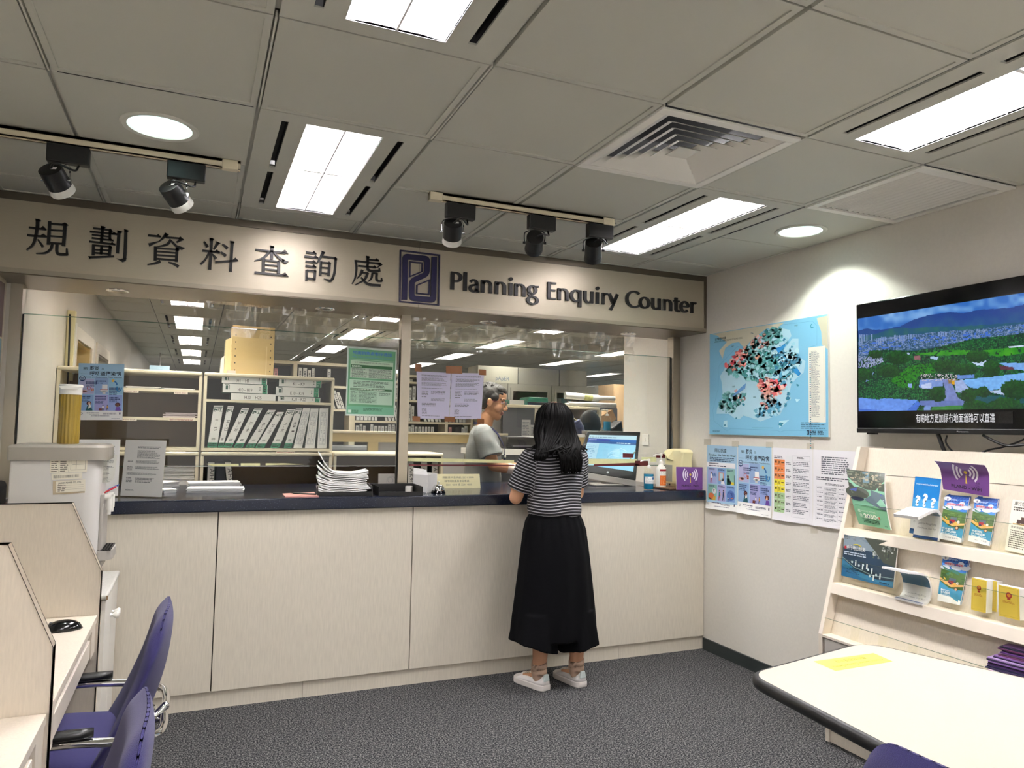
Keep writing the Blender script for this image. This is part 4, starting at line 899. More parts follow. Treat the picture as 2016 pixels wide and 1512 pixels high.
for s_ in (-1, 1):
    pts = spline([(s_*.12, 0, -.1), (s_*.17, -.01, -.2), (s_*.185, -.01, -.42)], 14); m = MB(); m.tube(pts, [.045+.006*abs(math.sin(i*.75)) for i in range(len(pts))], 14); m.build('sleeve', JB, t, smooth='all')
m = MB(); m.tube(spline([(-.07, -.03, -.06), (0, -.055, -.09), (.07, -.03, -.06), (.0, .04, -.045)], 6, True), .018, 10, closed=True); m.build('collar', JB, t, smooth='all')
# office chair, boxes, bottle and desk odds
p = at(1161, 838, 'y', 2.5); t = thing('office_chair', 'black round-backed office chair by the cubicle desk', 'chair', (p.x+.0, 2.5, 0)); m = MB(); m.ell((0, 0, p.z), (.13, .05, .16), 20, 12); m.build('backrest', BLACKM, t, smooth='all'); m = MB(); m.ell((0, -.02, .5), (.2, .2, .05), 20, 8); m.build('seat', BLACKM, t, smooth='all'); m = MB(); m.tube(spline([(0, .03, p.z), (0, .06, .8), (0, 0, .48)], 6), .02, 8); m.build('back_support', BLACK, t, smooth=True); m = MB(); m.cyl((0, -.0, .06), (0, -.0, .46), .028); m.build('column', CHROME, t)
m = MB()
for k in range(5): a = 2*PI*k/5; m.cyl((0, 0, .09), (.26*math.cos(a), -.0+.26*math.sin(a), .05), .02, .014); m.ell((.26*math.cos(a), -.0+.26*math.sin(a), .028), (.026, .026, .028), 10, 6)
m.build('star_base', BLACK, t, smooth=True)
YD = 1.95; zd = at(1190, 848.5, 'y', YD).z
t = thing('office_desk', 'grey office desk behind the monitor carrying boxes and a gel bottle', 'desk', (.62, YD, 0)); box_mb(-.35, .6, -.05, .27, zd-.03, zd).build('desk_top', GREYP, t, bevel=.004); box_mb(-.33, -.3, 0, .25, 0, zd-.03).build('side_panel', GREYC, t); box_mb(.55, .58, 0, .25, 0, zd-.03).build('side_panel', GREYC, t)
def bottle(label, loc, h, r, liquid, pump, lab, lvl=.62, cat='bottle', name='pump_bottle', flatp=False):
    t = thing(name, label, cat, loc); hb = h*.66; m = MB(); m.lathe([(r*.95, .001), (r, .006), (r, hb*.72), (r*.86, hb*.86), (r*.45, hb*.96), (r*.36, hb), (r*.36, hb*1.03)], 24); m.build('bottle_body', ACRYL if liquid else WHITE, t, smooth=True)
    if liquid: m = MB(); m.lathe([(r*.9, .004), (r*.95, .008), (r*.95, hb*lvl)], 24); m.build('liquid', liquid, t, smooth=True)
    m = MB(); m.lathe([(r*.42, hb), (r*.42, hb+h*.07), (r*.2, hb+h*.09), (r*.14, hb+h*.1), (r*.14, hb+h*.22)], 18); m.build('collar', pump, t, smooth=True)
    m = MB(); m.lathe([(r*.3, hb+h*.22), (r*.3, hb+h*.27), (r*.2, hb+h*.29)], 16); m.tube([(0, 0, hb+h*.25), (-r*1.2, -.004, hb+h*.25), (-r*1.9, -.006, hb+h*.225), (-r*2.0, -.006, hb+h*.2)], [r*.16, r*.15, r*.12, r*.11], 10); m.build('pump_head', pump, t, smooth=True)
    if lab: lab(t, r, hb)
    return t
BLUEL = mat('gel_blue', (20,120,160), .1, trans=.0, spec=.6)
def cyl_sheet(t, r, z0, z1, a0, a1, fn, mt=None):
    W, H = r*(a1-a0), z1-z0; s = Sheet(W, H, 'f2f2ee', .0004, lambda u, v, k: Vector(((r+.0006+k)*math.cos(a0+u/r), (r+.0006+k)*math.sin(a0+u/r), z0+v)), 14, 1); fn(s, W, H); return s.build('label', t, mt)
p = at(1195, 848, 'y', YD+.1); bottle('pump bottle of blue gel on the office desk behind the monitor', (p.x, YD+.1, zd), .22, .036, BLUEL, WHITE, None)
a, b = pxs(1203, 1226, 845, YD+.06); m = MB(); m.hexa([(a, YD+.06, zd+.001), (b, YD+.06, zd+.001), (b, YD+.24, zd+.001), (a, YD+.24, zd+.001), (a+.02, YD+.08, zd+.03), (b, YD+.08, zd+.1), (b, YD+.22, zd+.1), (a+.02, YD+.22, zd+.03)]); tag(m.build('file_tray', BLACK, bevel=.004), 'dark file tray at the right of the gel bottle', 'tray')
p = at(1193, 822, 'y', 2.4); m = MB(); M_ = Matrix.Translation((p.x, 2.4, p.z)) @ Matrix.Rotation(.4, 4, 'Y'); 
YB2 = 1.7; p = at(1137, 862, 'y', YB2); zc = at(1137, 886, 'y', YB2).z
t = thing('carton', 'tan cardboard carton with loose papers beside the monitor', 'box', (p.x, YB2, zc)); a, b = pxs(1118, 1152, 870, YB2); W = (b-a)/2; H = at(1137, 862, 'y', YB2).z-zc; box_mb(-W, W, 0, .22, 0, H).build('carton_body', mat('carton_tan', (206,178,138), .7), t, bevel=.004); box_mb(-W-.004, W+.004, -.004, .224, H-.05, H+.004).build('carton_lid', CARD, t, bevel=.003)
paper_stack('loose white papers on top of the tan carton', p.x-W*.9, p.x+W*.9, YB2+.02, YB2+.2, zc+H+.005, 5, .006, None, jit=.02, seed=9)
t = thing('side_table', 'grey side cabinet under the tan carton', 'cabinet', (p.x, YB2, 0)); box_mb(-.2, .2, -.03, .22, 0, zc-.02).build('cabinet_body', GREYC, t); box_mb(-.21, .21, -.04, .24, zc-.02, zc-.001).build('cabinet_top', mat('grey_top', (176,178,180), .4), t)
a, b = pxs(1004, 1050, 880, 1.9); t = thing('printer', 'dark grey desktop printer behind the man', 'printer', ((a+b)/2, 1.9, zc)); W = (b-a)/2+.03; box_mb(-W, W, 0, .3, 0, .11).build('printer_body', BLACK, t, bevel=.015); box_mb(-W*.7, W*.7, -.03, 0, .02, .03).build('paper_tray', GREYD, t)
t = thing('side_desk', 'pale grey desk under the dark printer', 'desk', ((a+b)/2, 1.9, 0)); box_mb(-.45, .2, -.06, .34, zc-.05, zc-.001).build('desk_top', WHITE, t); 
for s_ in (-.43, .15): box_mb(s_, s_+.03, 0, .3, 0, zc-.05).build('leg_panel', GREYC, t)
# cabinets at the far right
for lb, x0, x1, y0, Y, mt in (('dark grey office cabinet far behind the paper rolls', 1170, 1210, 760, 5.5, GREYC), ('tall tan wooden cabinet beside the right wall end', 1209, 1240, 757, 4.9, WOODT), ('dark steel cabinet behind the leaning carton flap', 1190, 1216, 803, 3.4, GREYD)):
    a, b, _, _, _, z = pxbox(x0, y0, x1, 850, Y, .4); t = thing('office_cabinet', lb, 'cabinet', (a, Y, 0)); box_mb(0, b-a, .012, .45, 0, z).build('cabinet_body', mt, t); box_mb(.004, (b-a)-.004, 0, .012, .06, z-.01).build('door', mt, t); box_mb((b-a)*.1, (b-a)*.14, -.015, 0, z*.5, z*.5+.1).build('handle', CHROME, t)
t = thing('carton_flap', 'tilted open brown carton at the right of the cubicle', 'box', (at(1196, 826, 'y', 2.9).x, 2.9, 0)); z = at(1196, 833, 'y', 2.9).z; m = MB(); m.M = Matrix.Translation((0, 0, z+.05)) @ Matrix.Rotation(-.5, 4, 'Y'); m.box(-.1, .1, 0, .2, -.06, .06); m.build('carton_body', BRNB, t, bevel=.003); box_mb(-.2, .25, -.05, .4, 0, z-.052).build('stand', GREYC, t)
t = thing('light_switch', 'square white light switch on the wall behind the monitor', 'switch', (0, at(1272, 866, 'x', 0).y, at(1272, 866, 'x', 0).z)); box_mb(-.009, 0, -.043, .043, -.043, .043).build('face_plate', WHITE, t, bevel=.003); box_mb(-.015, -.009, -.008, .008, -.014, .014).build('rocker', WHITE, t, bevel=.002)
# ---------------------------------------------------------------- posters, map, television
def at_pl(px, py, p0, n):
    d = Vector(ROT.T @ np.array([(px-1008)/F_PX, -(py-756)/F_PX, 1.0])); c = Vector(CAM); n = Vector(n); t = (Vector(p0)-c).dot(n)/d.dot(n); return c+d*t
def quad_map(bl, br, tr, tl, W, H, curl=None):
    bl, br, tr, tl = Vector(bl), Vector(br), Vector(tr), Vector(tl); n = (br-bl).cross(tl-bl).normalized()
    def f(u, v, k):
        a, b = u/W, v/H; p = bl*(1-a)*(1-b)+br*a*(1-b)+tr*a*b+tl*(1-a)*b
        return p+n*(k+(curl(a, b) if curl else 0))
    return f
def person_icon(s, x, y, h, top, bot, skin='e8b8a0', hair='2a2430', sit=False):
    s.disc(x, y+h*.9, h*.09, hair, 12); s.disc(x, y+h*.87, h*.065, skin, 12); s.pl([(x-h*.12, y+h*.42), (x+h*.12, y+h*.42), (x+h*.09, y+h*.8), (x-h*.09, y+h*.8)], top)
    s.pl([(x-h*.1, y+h*.42), (x-.0, y+h*.42), (x-h*.06, y), (x-h*.13, y)], bot); s.pl([(x+h*.0, y+h*.42), (x+h*.1, y+h*.42), (x+h*.15, y+.0), (x+h*.08, y)], bot); s.pl([(x+h*.08, y+h*.78), (x+h*.14, y+h*.72), (x+h*.2, y+h*.5), (x+h*.15, y+h*.48)], skin)
def pneumonia(s, W, H):
    r = random.Random(3); s.rect(0, H*.165, W, H, 'a6cbe4'); s.up(); X = lambda a: a*W; Y = lambda b: H*(1-b)
    s.text('預防', X(.10), Y(.105), H*.032, '22304a', 'l', W*.11, .01); s.text('肺炎', X(.245), Y(.112), H*.055, '1c2640', 'l', W*.2, .02); s.text('及', X(.50), Y(.105), H*.028, '22304a')
    s.text('呼吸道傳染病', X(.245), Y(.205), H*.058, '1c2640', 'l', W*.69, .02); s.text('Prevention of', X(.05), Y(.19), H*.012, '22304a', 'l', W*.16); s.text('Pneumonia and Respiratory Tract Infection', X(.05), Y(.25), H*.02, '1c2640', 'l', W*.9, .015)
    cs = [('b4b6da', .02, .34, .27, .54), ('92aed6', .36, .66, .25, .54), ('98c4dc', .67, .98, .25, .54), ('8cb0dc', .02, .34, .555, .835), ('a5a4d6', .36, .66, .555, .835), ('93a6da', .67, .98, .555, .835)]
    for c, a, b, d, e in cs: s.rect(X(a), Y(e), X(b), Y(d), c)
    s.up(); N = '1d2f66'
    for (a, b, d, w, n) in ((.17, .32, .33, 2, 2), (.38, .3, .28, 1, 1), (.68, .42, .44, 3, 3), (.04, .575, .3, 2, 2), (.38, .575, .25, 3, 3), (.69, .59, .24, 2, 2)):
        s.greek(X(a), Y(b+.022*n*1.25), X(a+.24), Y(b), n, N, r, .7, .15, True); s.greek(X(a), Y(b+.022*n*1.25+.012*n+.02), X(a+.2), Y(b+.022*n*1.25+.005), n, '2f4478', r, .5, .3)
    s.ring(X(.085), Y(.265), W*.055, W*.07, '1f3c70'); s.disc(X(.085), Y(.265), W*.054, 'c6dcee'); s.up(); s.greek(X(.04), Y(.275), X(.13), Y(.25), 1, '1f3c70', r); s.disc(X(.085), Y(.29), W*.04, '1f3c70', 16, None, PI, 2*PI)
    s.disc(X(.1), Y(.5), W*.08, 'f0b4b4', 16, H*.022); s.disc(X(.14), Y(.49), W*.06, 'f4c2bc', 16, H*.02); s.ring(X(.23), Y(.44), W*.035, W*.045, 'b03a44'); s.rect(X(.28), Y(.49), X(.34), Y(.44), 'd9765c'); s.disc(X(.31), Y(.465), W*.018, 'fff2e8')
    s.rect(X(.52), Y(.46), X(.64), Y(.37), 'f4f4f4'); s.disc(X(.57), Y(.48), W*.1, 'fbfbfb', 18, H*.022); s.rect(X(.53), Y(.535), X(.6), Y(.48), 'f4f4f4'); s.up(); s.rect(X(.48), Y(.462), X(.65), Y(.453), 'b24a44')
    s.disc(X(.76), Y(.3), W*.035, 'e0b050', 14); s.line([(X(.79), Y(.31)), (X(.84), Y(.34)), (X(.85), Y(.38))], W*.03, '2468a8'); s.line([(X(.85), Y(.40)), (X(.855), Y(.47)), (X(.9), Y(.49)), (X(.94), Y(.47)), (X(.95), Y(.42))], W*.028, '2878b8')
    s.disc(X(.24), Y(.705), W*.055, '4a1c24', 16, H*.038); s.disc(X(.245), Y(.71), W*.034, 'f0c4ae', 14, H*.024); s.pl([(X(.17), Y(.835)), (X(.32), Y(.835)), (X(.29), Y(.75)), (X(.2), Y(.75))], '1f5a66'); s.up(); s.pl([(X(.22), Y(.80)), (X(.29), Y(.77)), (X(.27), Y(.72)), (X(.245), Y(.72))], 'f2efe8')
    person_icon(s, X(.55), Y(.83), H*.1, 'f6f6f6', '30405c'); person_icon(s, X(.65), Y(.83), H*.1, 'd49a52', '30405c'); s.rect(X(.46), Y(.83), X(.53), Y(.79), '7a3a34')
    s.disc(X(.88), Y(.725), W*.06, '5a2830', 16, H*.036); s.disc(X(.87), Y(.735), W*.04, 'f0b48e', 14, H*.028); s.pl([(X(.83), Y(.835)), (X(.96), Y(.835)), (X(.93), Y(.765)), (X(.85), Y(.765))], '6a4aa0')
    s.ring(X(.08), Y(.885), W*.018, W*.026, '4a4a60'); s.greek(X(.19), Y(.885), X(.5), Y(.865), 1, '60607a', r); s.text('www.chp.gov.hk', X(.25), Y(.905), H*.012, '30405c', 'l', W*.22); s.greek(X(.56), Y(.9), X(.88), Y(.87), 2, '60607a', r); s.rect(X(.92), Y(.9), X(.95), Y(.865), '404060'); s.greek(X(.3), Y(.935), X(.75), Y(.92), 1, '70708a', r); s.greek(X(.75), Y(.975), X(.95), Y(.965), 1, '9090a0', r)
def fight_virus(s, W, H):
    r = random.Random(4); s.rect(0, H*.1, W, H, 'a5c9e2'); s.up(); X = lambda a: a*W; Y = lambda b: H*(1-b)
    s.text('同心抗疫', X(.27), Y(.1), H*.046, '1c2640', 'l', W*.38, .015); s.text('Together, We Fight the Virus!', X(.5), Y(.165), H*.03, '101828', 'c', W*.88, .02); s.greek(X(.1), Y(.255), X(.9), Y(.18), 3, '30486c', r, .5, .2)
    s.rect(0, Y(.345), X(.93), Y(.265), 'f3f3f6'); s.up(); s.greek(X(.06), Y(.3), X(.4), Y(.275), 1, '202a44', r, .7, 0, True); s.greek(X(.06), Y(.335), X(.8), Y(.31), 1, '303c58', r)
    for c, a, b, d, e in [('a8b2dc', .04, .34, .355, .6), ('7ea4d4', .36, .63, .355, .6), ('8fc0b4', .65, .92, .355, .6), ('8cc0b2', .04, .34, .615, .865), ('b0acd8', .36, .63, .615, .865), ('7ca0d6', .65, .92, .615, .865)]: s.rect(X(a), Y(e), X(b), Y(d), c); 
    s.up()
    for a in (.06, .38, .67):
        for b in (.365, .625): s.greek(X(a), Y(b+.03), X(a+.22), Y(b), 2, '24305a', r)
    person_icon(s, X(.15), Y(.59), H*.17, 'f4f4f6', 'a83c3c')
    for k in range(4): s.disc(X(.2+.035*k), Y(.46+.01*(k % 2)), W*.014, '3c6ca8', 10, H*.03)
    s.rect(X(.4), Y(.55), X(.57), Y(.42), 'e0a08c'); s.up(); s.rect(X(.43), Y(.54), X(.54), Y(.435), 'bfe0ea'); s.disc(X(.53), Y(.53), W*.035, '2a2430', 12); s.pl([(X(.47), Y(.6)), (X(.6), Y(.6)), (X(.57), Y(.545)), (X(.49), Y(.545))], 'f0f0f4')
    s.pl([(X(.66), Y(.6)), (X(.78), Y(.6)), (X(.76), Y(.5)), (X(.66), Y(.5))], '1f5a58'); s.disc(X(.7), Y(.475), W*.03, '2a2430', 12); s.pl([(X(.68), Y(.55)), (X(.8), Y(.59)), (X(.82), Y(.57)), (X(.74), Y(.5)), (X(.69), Y(.49))], '4a2a30'); s.rect(X(.81), Y(.6), X(.89), Y(.555), 'e4c83a'); s.rect(X(.9), Y(.6), X(.915), Y(.45), '1d2a30')
    s.disc(X(.15), Y(.8), W*.1, 'd9784a', 18, H*.05); s.disc(X(.15), Y(.825), W*.09, '2b2226', 16, H*.03); s.up(); s.disc(X(.25), Y(.72), W*.06, 'e8e8ea', 18); s.rect(X(.22), Y(.75), X(.28), Y(.69), '44222c'); s.rect(X(.2), Y(.865), X(.3), Y(.8), 'd8b04a')
    person_icon(s, X(.43), Y(.86), H*.17, '2a6a70', '8a3a40'); person_icon(s, X(.56), Y(.855), H*.17, '2a3a6a', '232a3a'); s.disc(X(.79), Y(.765), W*.125, '5574b8', 24, H*.08); s.up()
    for k in range(5): s.rect(X(.71+.035*k), Y(.8), X(.73+.035*k), Y(.72), '23408a')
    s.disc(X(.83), Y(.8), W*.05, 'd0705a', 12, H*.01); person_icon(s, X(.71), Y(.855), H*.09, 'f0f0f0', '232a3a')
    s.ring(X(.08), Y(.915), W*.018, W*.026, '4a4a60'); s.greek(X(.19), Y(.91), X(.5), Y(.885), 1, '60607a', r); s.greek(X(.5), Y(.93), X(.86), Y(.9), 2, '60607a', r); s.rect(X(.9), Y(.925), X(.93), Y(.89), '404060'); s.greek(X(.3), Y(.96), X(.75), Y(.945), 1, '70708a', r)
def px_sheet(corners, ax, val, fn, label, cat='poster', name='poster', paper='f4f4f2', nu=1, nv=1, curl=None, group=None, mtl=None, off=0, th=.0006, build=True):
    """flat sheet whose corners (bl, br, tr, tl) lie where the photo shows them on the plane"""
    c = [at(*p, ax, val) for p in corners]; W = ((c[1]-c[0]).length+(c[2]-c[3]).length)/2; H = ((c[3]-c[0]).length+(c[2]-c[1]).length)/2
    s = Sheet(W, H, paper, th, quad_map(*c, W, H, curl), nu, nv); fn(s, W, H)
    return tag(s.build(name, None, mtl), label, cat, group)
GY0 = .3035
px_sheet([(153, 827), (241, 827), (245, 717), (155, 715)], 'y', GY0, pneumonia, 'blue health poster stuck on the glass above the water dispenser')
def green_notice(s, W, H):
    r = random.Random(5); X = lambda a: a*W; Y = lambda b: H*(1-b); s.rect(X(.03), Y(.975), X(.97), Y(.03), '5f9a72'); s.up()
    s.text('地圖銷售處暫停通知', X(.5), Y(.105), H*.038, '2c5fb0', 'c', W*.78, .012); s.text('Map Sales Counter Closure Notice', X(.5), Y(.155), H*.022, '4a86c0', 'c', W*.78)
    s.line([(X(.06), Y(.185)), (X(.95), Y(.185))], H*.004, 'cfe0c8'); s.rect(X(.07), Y(.45), X(.93), Y(.2), 'bcd4ba'); s.rect(X(.06), Y(.83), X(.94), Y(.475), 'b9d6bf'); s.rect(X(.02), Y(.975), X(.98), Y(.86), '74b090'); s.up()
    s.text('以下地圖銷售處將於2021年12月1日起關閉', X(.5), Y(.235), H*.018, '3a5040', 'c', W*.7); s.rect(X(.08), Y(.305), X(.92), Y(.26), '235c30'); s.rect(X(.08), Y(.63), X(.92), Y(.6), '235c30')
    for k in range(4): s.rect(X(.08), Y(.335+.035*k), X(.92), Y(.309+.035*k), 'c6d4c2' if k % 2 else 'b2c2b0')
    for k in range(5): s.rect(X(.08), Y(.67+.035*k), X(.62), Y(.642+.035*k), 'a4c4ac')
    s.up(); s.greek(X(.1), Y(.445), X(.4), Y(.312), 8, '6a7a6c', r); s.greek(X(.44), Y(.445), X(.9), Y(.312), 8, '6a7a6c', r); s.greek(X(.14), Y(.585), X(.86), Y(.49), 5, '5a7060', r); s.greek(X(.09), Y(.81), X(.22), Y(.64), 9, '6a8270', r); s.greek(X(.26), Y(.81), X(.6), Y(.64), 9, '6a8270', r); s.greek(X(.66), Y(.7), X(.9), Y(.65), 3, '6a8270', r)
    s.greek(X(.1), Y(.298), X(.3), Y(.268), 2, 'd8e6d4', r); s.greek(X(.1), Y(.625), X(.9), Y(.605), 1, 'd8e6d4', r); s.greek(X(.35), Y(.93), X(.75), Y(.88), 3, '3a6a50', r); s.rect(X(.05), Y(.955), X(.11), Y(.915), 'dceee0'); s.greek(X(.12), Y(.955), X(.26), Y(.915), 3, '2c5a40', r)
gn = px_sheet([(680, 818), (777, 821), (782, 689), (684, 681)], 'y', GY0, green_notice, 'green map sales notice taped on the glass left of the mid post', paper='d8e6dc')
def a4_text(seed, body=None):
    def f(s, W, H):
        r = random.Random(seed); X = lambda a: a*W; Y = lambda b: H*(1-b)
        for a, b, c, d, n in (body or ((.14, .06, .9, .10, 2), (.14, .12, .88, .2, 4), (.14, .22, .88, .3, 5), (.14, .34, .8, .36, 1), (.14, .4, .34, .5, 4), (.42, .4, .86, .48, 3), (.14, .52, .3, .55, 1), (.42, .56, .86, .62, 3), (.14, .66, .6, .74, 3), (.14, .78, .3, .9, 5), (.14, .93, .7, .95, 1))): s.greek(X(a), Y(d), X(c), Y(b), n, '666a78', r, .5, .25)
    return f
for k, (c, lb) in enumerate(((((822, 824), (884, 825), (888, 734), (820, 731)), 'left of the two lilac text sheets brown-taped to the glass'), (((885, 825), (947, 825), (953, 735), (889, 734)), 'right of the two lilac text sheets brown-taped to the glass'))):
    px_sheet(c, 'y', GY0, a4_text(20+k), lb, 'notice', 'notice_sheet', 'd2cfe8')
BRT = mat('brown_tape', (122,76,36), .35)
def tape(corners, label, mtl, group, ax='y', val=.3015, name='tape_strip', th=.0008):
    c = [at(*p, ax, val) for p in corners]; n = Vector((0, -th, 0)) if ax == 'y' else Vector((-th, 0, 0)); m = MB(); m.prism(c, n); return tag(m.build(name, mtl), label, 'tape', group)
wh = ['top left corner of the left lilac sheet', 'top edge between the two lilac sheets', 'top right corner of the right lilac sheet', 'bottom left corner of the left lilac sheet', 'bottom edge between the two lilac sheets', 'bottom right corner of the right lilac sheet']
for (x0, y0, x1, y1), w in zip(((817, 716, 830, 731), (878, 720, 910, 735), (943, 727, 957, 738), (812, 819, 827, 829), (875, 820, 896, 830), (939, 824, 953, 834)), wh): tape([(x0, y1), (x1, y1+1), (x1, y0+1), (x0, y0)], 'brown tape piece at the '+w, BRT, 'brown tape pieces on the glass')
MASK = mat('masking_tape', (226,226,172), .6, noise=(30, .06)); REDT = mat('dark_red_tape', (92,26,32), .4); CLT = glass_mat('clear_tape', (250,249,246), 1.3, .01, .4)
for c, lb, m_ in (([(802, 908), (1012, 912), (1012, 906), (802, 901)], 'long pale yellow masking tape along the glass foot right of the mid post', MASK), ([(805, 917), (1012, 918), (1012, 915), (805, 914)], 'thin dark red tape line under the long yellow tape', REDT),
        ([(1140, 914), (1254, 914), (1254, 904), (1140, 903)], 'yellow masking tape across the computer screen', MASK), ([(1168, 918), (1262, 917), (1250, 911), (1170, 914)], 'dark red tape under the yellow tape across the screen', REDT), ([(1226, 901), (1247, 901), (1247, 893), (1226, 892)], 'dark red tape block above the yellow tape', REDT),
        ([(1250, 917), (1279, 917), (1279, 907), (1250, 907)], 'dark red tape block right of the computer screen', REDT), ([(1263, 909), (1292, 909), (1292, 900), (1263, 900)], 'short yellow masking tape behind the gel bottle', MASK), ([(1292, 901), (1318, 902), (1318, 894), (1292, 893)], 'dark red tape block at the glass end by the soap dispenser', REDT),
        ([(420, 918), (470, 918), (470, 913), (405, 913)], 'cream tape remnant on the glass foot above the left papers', MASK), ([(474, 917), (512, 917), (512, 912), (474, 912)], 'short cream tape remnant in the middle of the left pane foot', MASK), ([(523, 916), (600, 914), (560, 912), (523, 912)], 'torn cream tape remnant left of the paper tray', MASK)):
    tape(c, lb, m_, None, 'y', .3025 if m_ is MASK else .3015)
# posters on the right wall
WX = -.0012
lift = lambda a, b: .014*max(0, (.25-b)/.25)**2*(1+.5*math.sin(a*5))
px_sheet([(1392, 1000), (1452, 1008), (1452, 879), (1392, 876)], 'x', WX, fight_virus, 'blue and white fight the virus poster nearest the counter on the right wall', nu=6, nv=26, curl=lift)
px_sheet([(1453, 1008), (1519, 1020), (1519, 880), (1453, 877)], 'x', WX, pneumonia, 'blue health poster on the right wall beside the colour-coded table', nu=6, nv=26, curl=lift)
def colour_table(s, W, H):
    r = random.Random(8); X = lambda a: a*W; Y = lambda b: H*(1-b)
    for k, c in enumerate(('e88a50', 'e88a50', 'e88a50', 'f0e23e', 'f0e23e', 'aacb9a', 'aacb9a', 'aacb9a')): s.rect(X(.03), Y(.16+.092*(k+1)-.004), X(.31), Y(.16+.092*k), c)
    s.frame(X(.5), Y(.93), X(.94), Y(.1), .0012, '9a9aa4'); s.rect(X(.33), Y(.92), X(.48), Y(.1), 'e6e6ea'); s.up()
    for k in range(8):
        y = .16+.092*k; s.rect(X(.06), Y(y+.05), X(.1), Y(y+.02), '3a2a26'); s.greek(X(.13), Y(y+.07), X(.19), Y(y+.02), 3, '5a4a30', r); s.greek(X(.22), Y(y+.055), X(.3), Y(y+.03), 1, '4a4030', r); s.line([(X(.5), Y(y)), (X(.94), Y(y))], .0008, 'aaaab4'); s.greek(X(.52), Y(y+.08), X(.92), Y(y+.015), 3, '80848e', r); s.greek(X(.34), Y(y+.07), X(.47), Y(y+.03), 2, '70747e', r)
    for a in (.125, .21): s.line([(X(a), Y(.89)), (X(a), Y(.16))], .001, '9a7a40')
    s.greek(X(.03), Y(.15), X(.3), Y(.11), 2, '50505a', r); s.greek(X(.62), Y(.14), X(.8), Y(.11), 2, '50505a', r)
px_sheet([(1522, 1022), (1600, 1034), (1600, 885), (1522, 881)], 'x', WX, colour_table, 'white sheet with an orange yellow and green table on the right wall', 'notice', 'notice_sheet', 'e9e7ec', 4, 26, lambda a, b: lift(a, b)*.6)
def english_notice(s, W, H):
    r = random.Random(9); X = lambda a: a*W; Y = lambda b: H*(1-b)
    s.greek(X(.2), Y(.32), X(.85), Y(.08), 9, '60646e', r, .5, .2); s.greek(X(.08), Y(.4), X(.95), Y(.35), 2, '50545e', r); s.greek(X(.3), Y(.46), X(.75), Y(.43), 2, '50545e', r)
    for a in (.08, .26, .6, .78): s.line([(X(a), Y(.93)), (X(a), Y(.48))], .0008, 'a4a6ae')
    for k in range(8): y = .48+.057*k; s.line([(X(.08), Y(y)), (X(.95), Y(y))], .0008, 'a4a6ae'); s.greek(X(.1), Y(y+.03), X(.24), Y(y+.01), 1, '7a7e88', r); s.greek(X(.28), Y(y+.05), X(.58), Y(y+.008), 3, '7a7e88', r); s.greek(X(.62), Y(y+.03), X(.76), Y(y+.01), 1, '7a7e88', r); s.greek(X(.8), Y(y+.05), X(.94), Y(y+.008), 3, '7a7e88', r)
px_sheet([(1601, 1034), (1684, 1046), (1686, 889), (1601, 885)], 'x', WX, english_notice, 'white text notice on the right wall half hidden by the leaflet rack', 'notice', 'notice_sheet', 'e9e7ec', 4, 26, lambda a, b: lift(a, b)*.6)
for k, (x, y, w) in enumerate(((1447, 872, 'between the two blue posters'), (1514, 874, 'between the blue health poster and the colour table'), (1594, 876, 'above the middle of the white notices'), (1392, 868, 'at the corner of the poster nearest the counter'), (1456, 1014, 'under the gap between the two blue posters'), (1602, 1042, 'under the middle of the white notices'))):
    tape([(x-6, y+8), (x+8, y+8), (x+8, y-4), (x-6, y-4)], 'clear tape piece on the right wall '+w, CLT, 'clear tape pieces on the right wall', 'x', WX-.0022, 'tape_piece', .0003)
